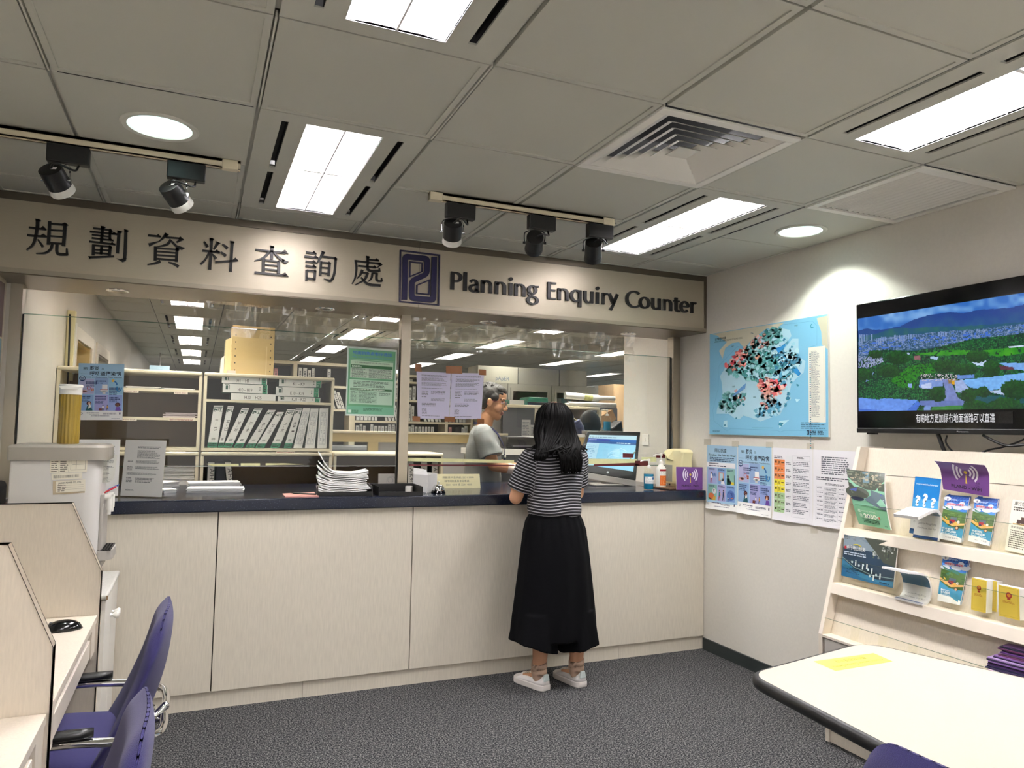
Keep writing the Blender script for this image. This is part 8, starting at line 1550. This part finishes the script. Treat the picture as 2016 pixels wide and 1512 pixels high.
# long hair
HAIRW = mat('hair_black', (3,2,2), .55, spec=.1)
m = MB(); c = Vector(Cw); rgn = random.Random(2); rows = []
for z, rx, ry, cx, cy, a0, a1 in ((1.587, .022, .022, -1.262, -.245, -PI, PI*.999), (1.578, .058, .062, -1.262, -.243, -PI, PI*.999), (1.558, .086, .092, -1.262, -.245, -PI, PI*.999), (1.53, .101, .106, -1.262, -.248, -PI*1.08, PI*.08)):
    pass
m.ell((-1.262, -.247, 1.49), (.104, .108, .100), 32, 20)
for k in range(230):                                                 # strands from the crown over the back of the head
    a = math.radians(rgn.uniform(158, 382)); ca, sa = math.cos(a), math.sin(a); left = rgn.random() < .42 if ca < .3 else False
    if ca < -.15: left = rgn.random() < .8
    xe = rgn.uniform(-1.46, -1.375) if left else rgn.uniform(-1.29, -1.165); ze = (1.258+.05*rgn.random()) if left else (1.188+.06*rgn.random()); 
    if rgn.random() < .18: xe, ze = rgn.uniform(-1.44, -1.17), rgn.uniform(1.27, 1.33)
    t0 = rgn.uniform(.0, .25); P = []
    for q in (0, .35, .7, 1.0): th_ = t0+(PI/2-t0)*q; P.append(Vector((-1.262+.1015*math.sin(th_)*ca, -.247+.1075*math.sin(th_)*sa, 1.492+.0985*math.cos(th_))))
    spread = 1.06+.16*rgn.random(); x1 = -1.262+.105*ca*spread; yb = -.247+.108*sa
    P.append(Vector((x1*.85+xe*.15, yb*.8+(-.372)*.2 if sa < 0 else yb*.6-.33*.4, 1.42))); P.append(Vector((x1*.5+xe*.5, -.372-.012*rgn.random() if sa < .15 else -.345, 1.345))); P.append(Vector((xe+(x1-xe)*.12, -.392-.012*rgn.random(), 1.28+.2*max(0, ze-1.2)))) if ze < 1.27 else None; P.append(Vector((xe, -.394-.012*rgn.random(), ze)))
    S = spline(P, 5); n_ = len(S); w0 = rgn.uniform(.006, .011); m.tube(S, [w0*(.4+.6*min(1, i/4))*(1 if i < n_-4 else (.35+.65*(n_-1-i)/4)) for i in range(n_)], 6)
for k in range(26):                                                  # fine side locks over the shoulders
    sgn = -1 if k % 2 else 1; x0 = -1.262+sgn*.1; xe = -1.262+sgn*rgn.uniform(.12, .17)-(.02 if sgn < 0 else 0); S = spline([(x0, -.24-.03*rgn.random(), 1.5), (x0+sgn*.006, -.26, 1.42), (-1.262+sgn*.125, -.3, 1.36), (xe, -.345, 1.315+.02*rgn.random())], 6); m.tube(S, [.008*(1 if i < len(S)-5 else .3+.14*(len(S)-1-i)) for i in range(len(S))], 6)
m.build('long_hair', HAIRW, WM, smooth='all')
# ---- man behind the glass
MN = thing('person', 'person in a grey t-shirt, glasses and lanyard working behind the glass', 'person', (0, 0, 0))
fm = Vector((.93, -.37, 0)).normalized(); rm = Vector((fm.y, -fm.x, 0)); B0 = Vector((-1.155, 1.17, 0)); PT = lambda a, b, z: B0+fm*a+rm*b+Vector((0, 0, z))
m = MB(); M3 = Matrix((fm, rm, Vector((0, 0, 1)))).transposed(); EL = lambda mb, a, b, z, x, y, h: mb.ell(PT(a, b, z), (x, y, h), 22, 14, M3)
EL(m, 0, 0, .95, .11, .165, .12); EL(m, .005, 0, 1.12, .115, .155, .15); EL(m, .01, 0, 1.28, .11, .17, .14); EL(m, -.005, 0, 1.395, .085, .165, .06)
cap(m, [PT(-.005, 0, 1.40), PT(.025, 0, 1.515)], [.064, .056])
shr, shl = PT(.0, .175, 1.40), PT(.0, -.175, 1.395); elr, ell_ = PT(.085, .225, 1.165), PT(.10, -.215, 1.16); wrr, wrl = PT(.30, .17, 1.125), PT(.33, -.12, 1.125)
cap(m, [shr, (shr+elr)/2, elr], [.056, .050, .043]); cap(m, [elr, (elr*2+wrr)/3, wrr], [.043, .041, .029]); cap(m, [shl, ell_], [.056, .043]); cap(m, [ell_, (ell_*2+wrl)/3, wrl], [.043, .041, .029])
hand(m, wrr, fm-rm*.25-Vector((0, 0, .22)), Vector((0, 0, 1))+fm*.2, 1.0, .4, False); hand(m, wrl, fm+rm*.2-Vector((0, 0, .2)), Vector((0, 0, 1))+fm*.2, 1.0, .4, True)
for s_ in (-1, 1): cap(m, [PT(0, s_*.09, .92), PT(.02, s_*.1, .5), PT(-.01, s_*.1, .08)], [.09, .058, .042]); cap(m, [PT(-.01, s_*.1, .06), PT(.13, s_*.11, .035)], [.04, .03])
Cm = PT(.062, 0, 1.632); KM = 1.07; F, R, U, PM = head(m, Cm, fm-rm*.0+rm*.10, .20, KM)
part_mesh('body', fuse(m, .0045, 5, head_ink(Cm, F, R, U, KM, 'b98866', '9c6058', '1c1814')), SKINM, MN)
m = MB(); rings = []
for z, a, rx, ry in ((.93, 0, .128, .178), (.98, .0, .135, .182), (1.1, .005, .136, .178), (1.22, .008, .134, .186), (1.32, .006, .126, .192), (1.39, -.002, .104, .178), (1.43, -.004, .082, .125), (1.452, -.002, .07, .085)):
    rings.append([PT(a+rx*math.cos(t_), ry*math.sin(t_), z) for t_ in [2*PI*i/40 for i in range(40)]])
m.loft(rings)
for sh, el in ((shr, elr), (shl, ell_)): sl = sh+(el-sh)*.74; m.tube([sh+(sh-sl)*.12, sh, (sh+sl)/2, sl], [.045, .071, .079, .086], 24); m.ell(sh, (.069, .069, .065), 16, 10)
TEE = mat('grey_tshirt', (130,132,131), .9, noise=(300, .05)); part_mesh('grey_tshirt', fuse(m, .006, 6, None, folds(.008, 75, 1.0, 5)), TEE, MN)
m = MB(); m.loft([[PT(.128*math.cos(t_), .176*math.sin(t_), z) for t_ in [2*PI*i/32 for i in range(32)]] for z in (.82, .955)])
for s_ in (-1, 1): m.tube([PT(0, s_*.09, .86), PT(.02, s_*.1, .5), PT(-.01, s_*.1, .05)], [.098, .078, .064], 24)
part_mesh('trousers', fuse(m, .008, 3), mat('trousers_navy', (40,46,58), .8), MN)
for s_ in (-1, 1):
    m = MB(); m.ell(PT(.05, s_*.105, .035), (.14, .05, .035), 18, 10, M3); m.build('shoe', BLACK, MN, smooth='all')
# short hair: cap over the skull with a cut hairline, rough tufts on top
m = MB(); P_ = lambda a, b, c: Cm+(F*a+R*b+U*c)*KM; H3 = Matrix((F, R, U)).transposed()
def he(a, b, c, x, y, z): m.ell(P_(a, b, c), (x*KM, y*KM, z*KM), 24, 16, H3)
he(-.024, 0, .058, .098, .085, .082); he(-.052, 0, .012, .066, .079, .075); he(.022, 0, .098, .062, .064, .036); he(.056, 0, .092, .034, .048, .022)
for s_ in (-1, 1): he(.012, s_*.066, .04, .036, .02, .034)
rh = random.Random(6)
for k in range(60):
    a = rh.uniform(-.08, .07); b = rh.uniform(-.06, .06); zt_ = .058+.08*math.sqrt(max(.05, 1-(a+.024)**2/.0098-b*b/.0075)); p = P_(a, b, zt_*1.0); q = p+(F*rh.uniform(-.004, .022)+R*rh.uniform(-.012, .012)+U*rh.uniform(.002, .012))*KM; m.tube([p-U*.01, p, q], [.009, .009, .003], 6)
part_mesh('short_hair', fuse(m, .004, 2, None, folds(.002, 14, .5, 8)), mat('hair_short', (38,36,34), .6, noise=(200, .3)), MN)
# glasses
gl = MB(); GB = mat('glasses_frame', (52,40,44), .3); G = lambda a, b, c: P_(a, b, c)
for s_ in (-1, 1): gl.tube([G(.101, s_*.034+.024*math.cos(t_), .008+.019*math.sin(t_)*(1 if math.sin(t_) > 0 else 1.05)) for t_ in [2*PI*i/20 for i in range(20)]], .0019*KM, 6, closed=True)
gl.tube([G(.102, -.011, .012), G(.108, 0, .016), G(.102, .011, .012)], .0016, 6); g_o = gl.build('glasses', GB, MN, smooth='all')
gl = MB()
for s_ in (-1, 1): gl.tube(spline([G(.099, s_*.058, .014), G(.085, s_*.07, .014), G(.02, s_*.079, .012), G(-.012, s_*.083, .008), G(-.026, s_*.083, -.02)], 5), .0019*KM, 6)
gl.build('temple_arms', mat('glasses_red', (128,40,42), .3), g_o, smooth='all')
# lanyard
LN = mat('lanyard_navy', (44,46,78), .7); ln = MB()
for s_, off in ((1, 0), (-1, 0)):
    S = spline([PT(-.07, s_*.05, 1.475), PT(.0, s_*.096, 1.462), PT(.092, s_*.078, 1.412), PT(.15, s_*.045, 1.32), PT(.166, s_*.012, 1.235)], 8)
    for i in range(len(S)-1):
        d = (S[i+1]-S[i]).normalized(); o_ = (S[i]-PT(0, 0, S[i].z)).normalized(); w_ = d.cross(o_).normalized()*.0075; ln.hexa([S[i]-w_, S[i+1]-w_, S[i+1]-w_+o_*.003, S[i]-w_+o_*.003, S[i]+w_, S[i+1]+w_, S[i+1]+w_+o_*.003, S[i]+w_+o_*.003])
ln.tube([PT(.166, .0, 1.24), PT(.166, .002, 1.10)], .006, 8); lo_ = ln.build('lanyard', LN, MN); c_ = MB(); c_.ell(PT(.17, .0, 1.225), (.008, .012, .012), 12, 8, M3); c_.build('clip', WHITE, lo_, smooth='all')
m = MB(); a_ = elr+(wrr-elr)*.45; b_ = elr+(wrr-elr)*.72; m.tube([a_, b_], [.0405, .036], 20); m.build('bandage', mat('bandage', (222,204,190), .8), MN, smooth=True)
# keyboard in front of the man
t = thing('keyboard', 'black keyboard on the counter under the man hands', 'keyboard', (-.80, .80, ZT), -.38); box_mb(-.16, .16, -.055, .055, 0, .018).build('keyboard_base', BLACK, t, bevel=.003); m = MB()
for i in range(14):
    for j in range(5): m.box(-.152+.0218*i, -.134+.0218*i, -.05+.02*j, -.033+.02*j, .018, .022)
m.build('keys', GREYD, t)
# thin crinkled plastic sheets hung from the soffit over the glass
def film(label, x0, x1, seed):
    nu, nv = 110, 26
    def f(u, v):
        x = x1+(x0-x1)*u; z = 2.111-.19*v; k = np.array([x*100+seed*37.0]), np.array([z*100+seed*11.0]); w = float(vnoise(k[0], k[1]*.35, 9, seed)[0]*.6+vnoise(k[0], k[1]*.6, 3.6, seed+1)[0]*.4); return (x, .335+.10*(w-.5)*(1-.3*v)+.004*math.sin(x*60), z)
    m = MB(); m.grid(f, nu, nv); tag(m.build('plastic_sheet', FILM, None, smooth='all'), label, 'plastic sheet', 'clear plastic sheets over the glass')
film('crinkled clear plastic sheet above the left glass pane', -3.2, -2.05, 3); film('crinkled clear plastic sheet above the right glass pane', -1.975, -.35, 5)
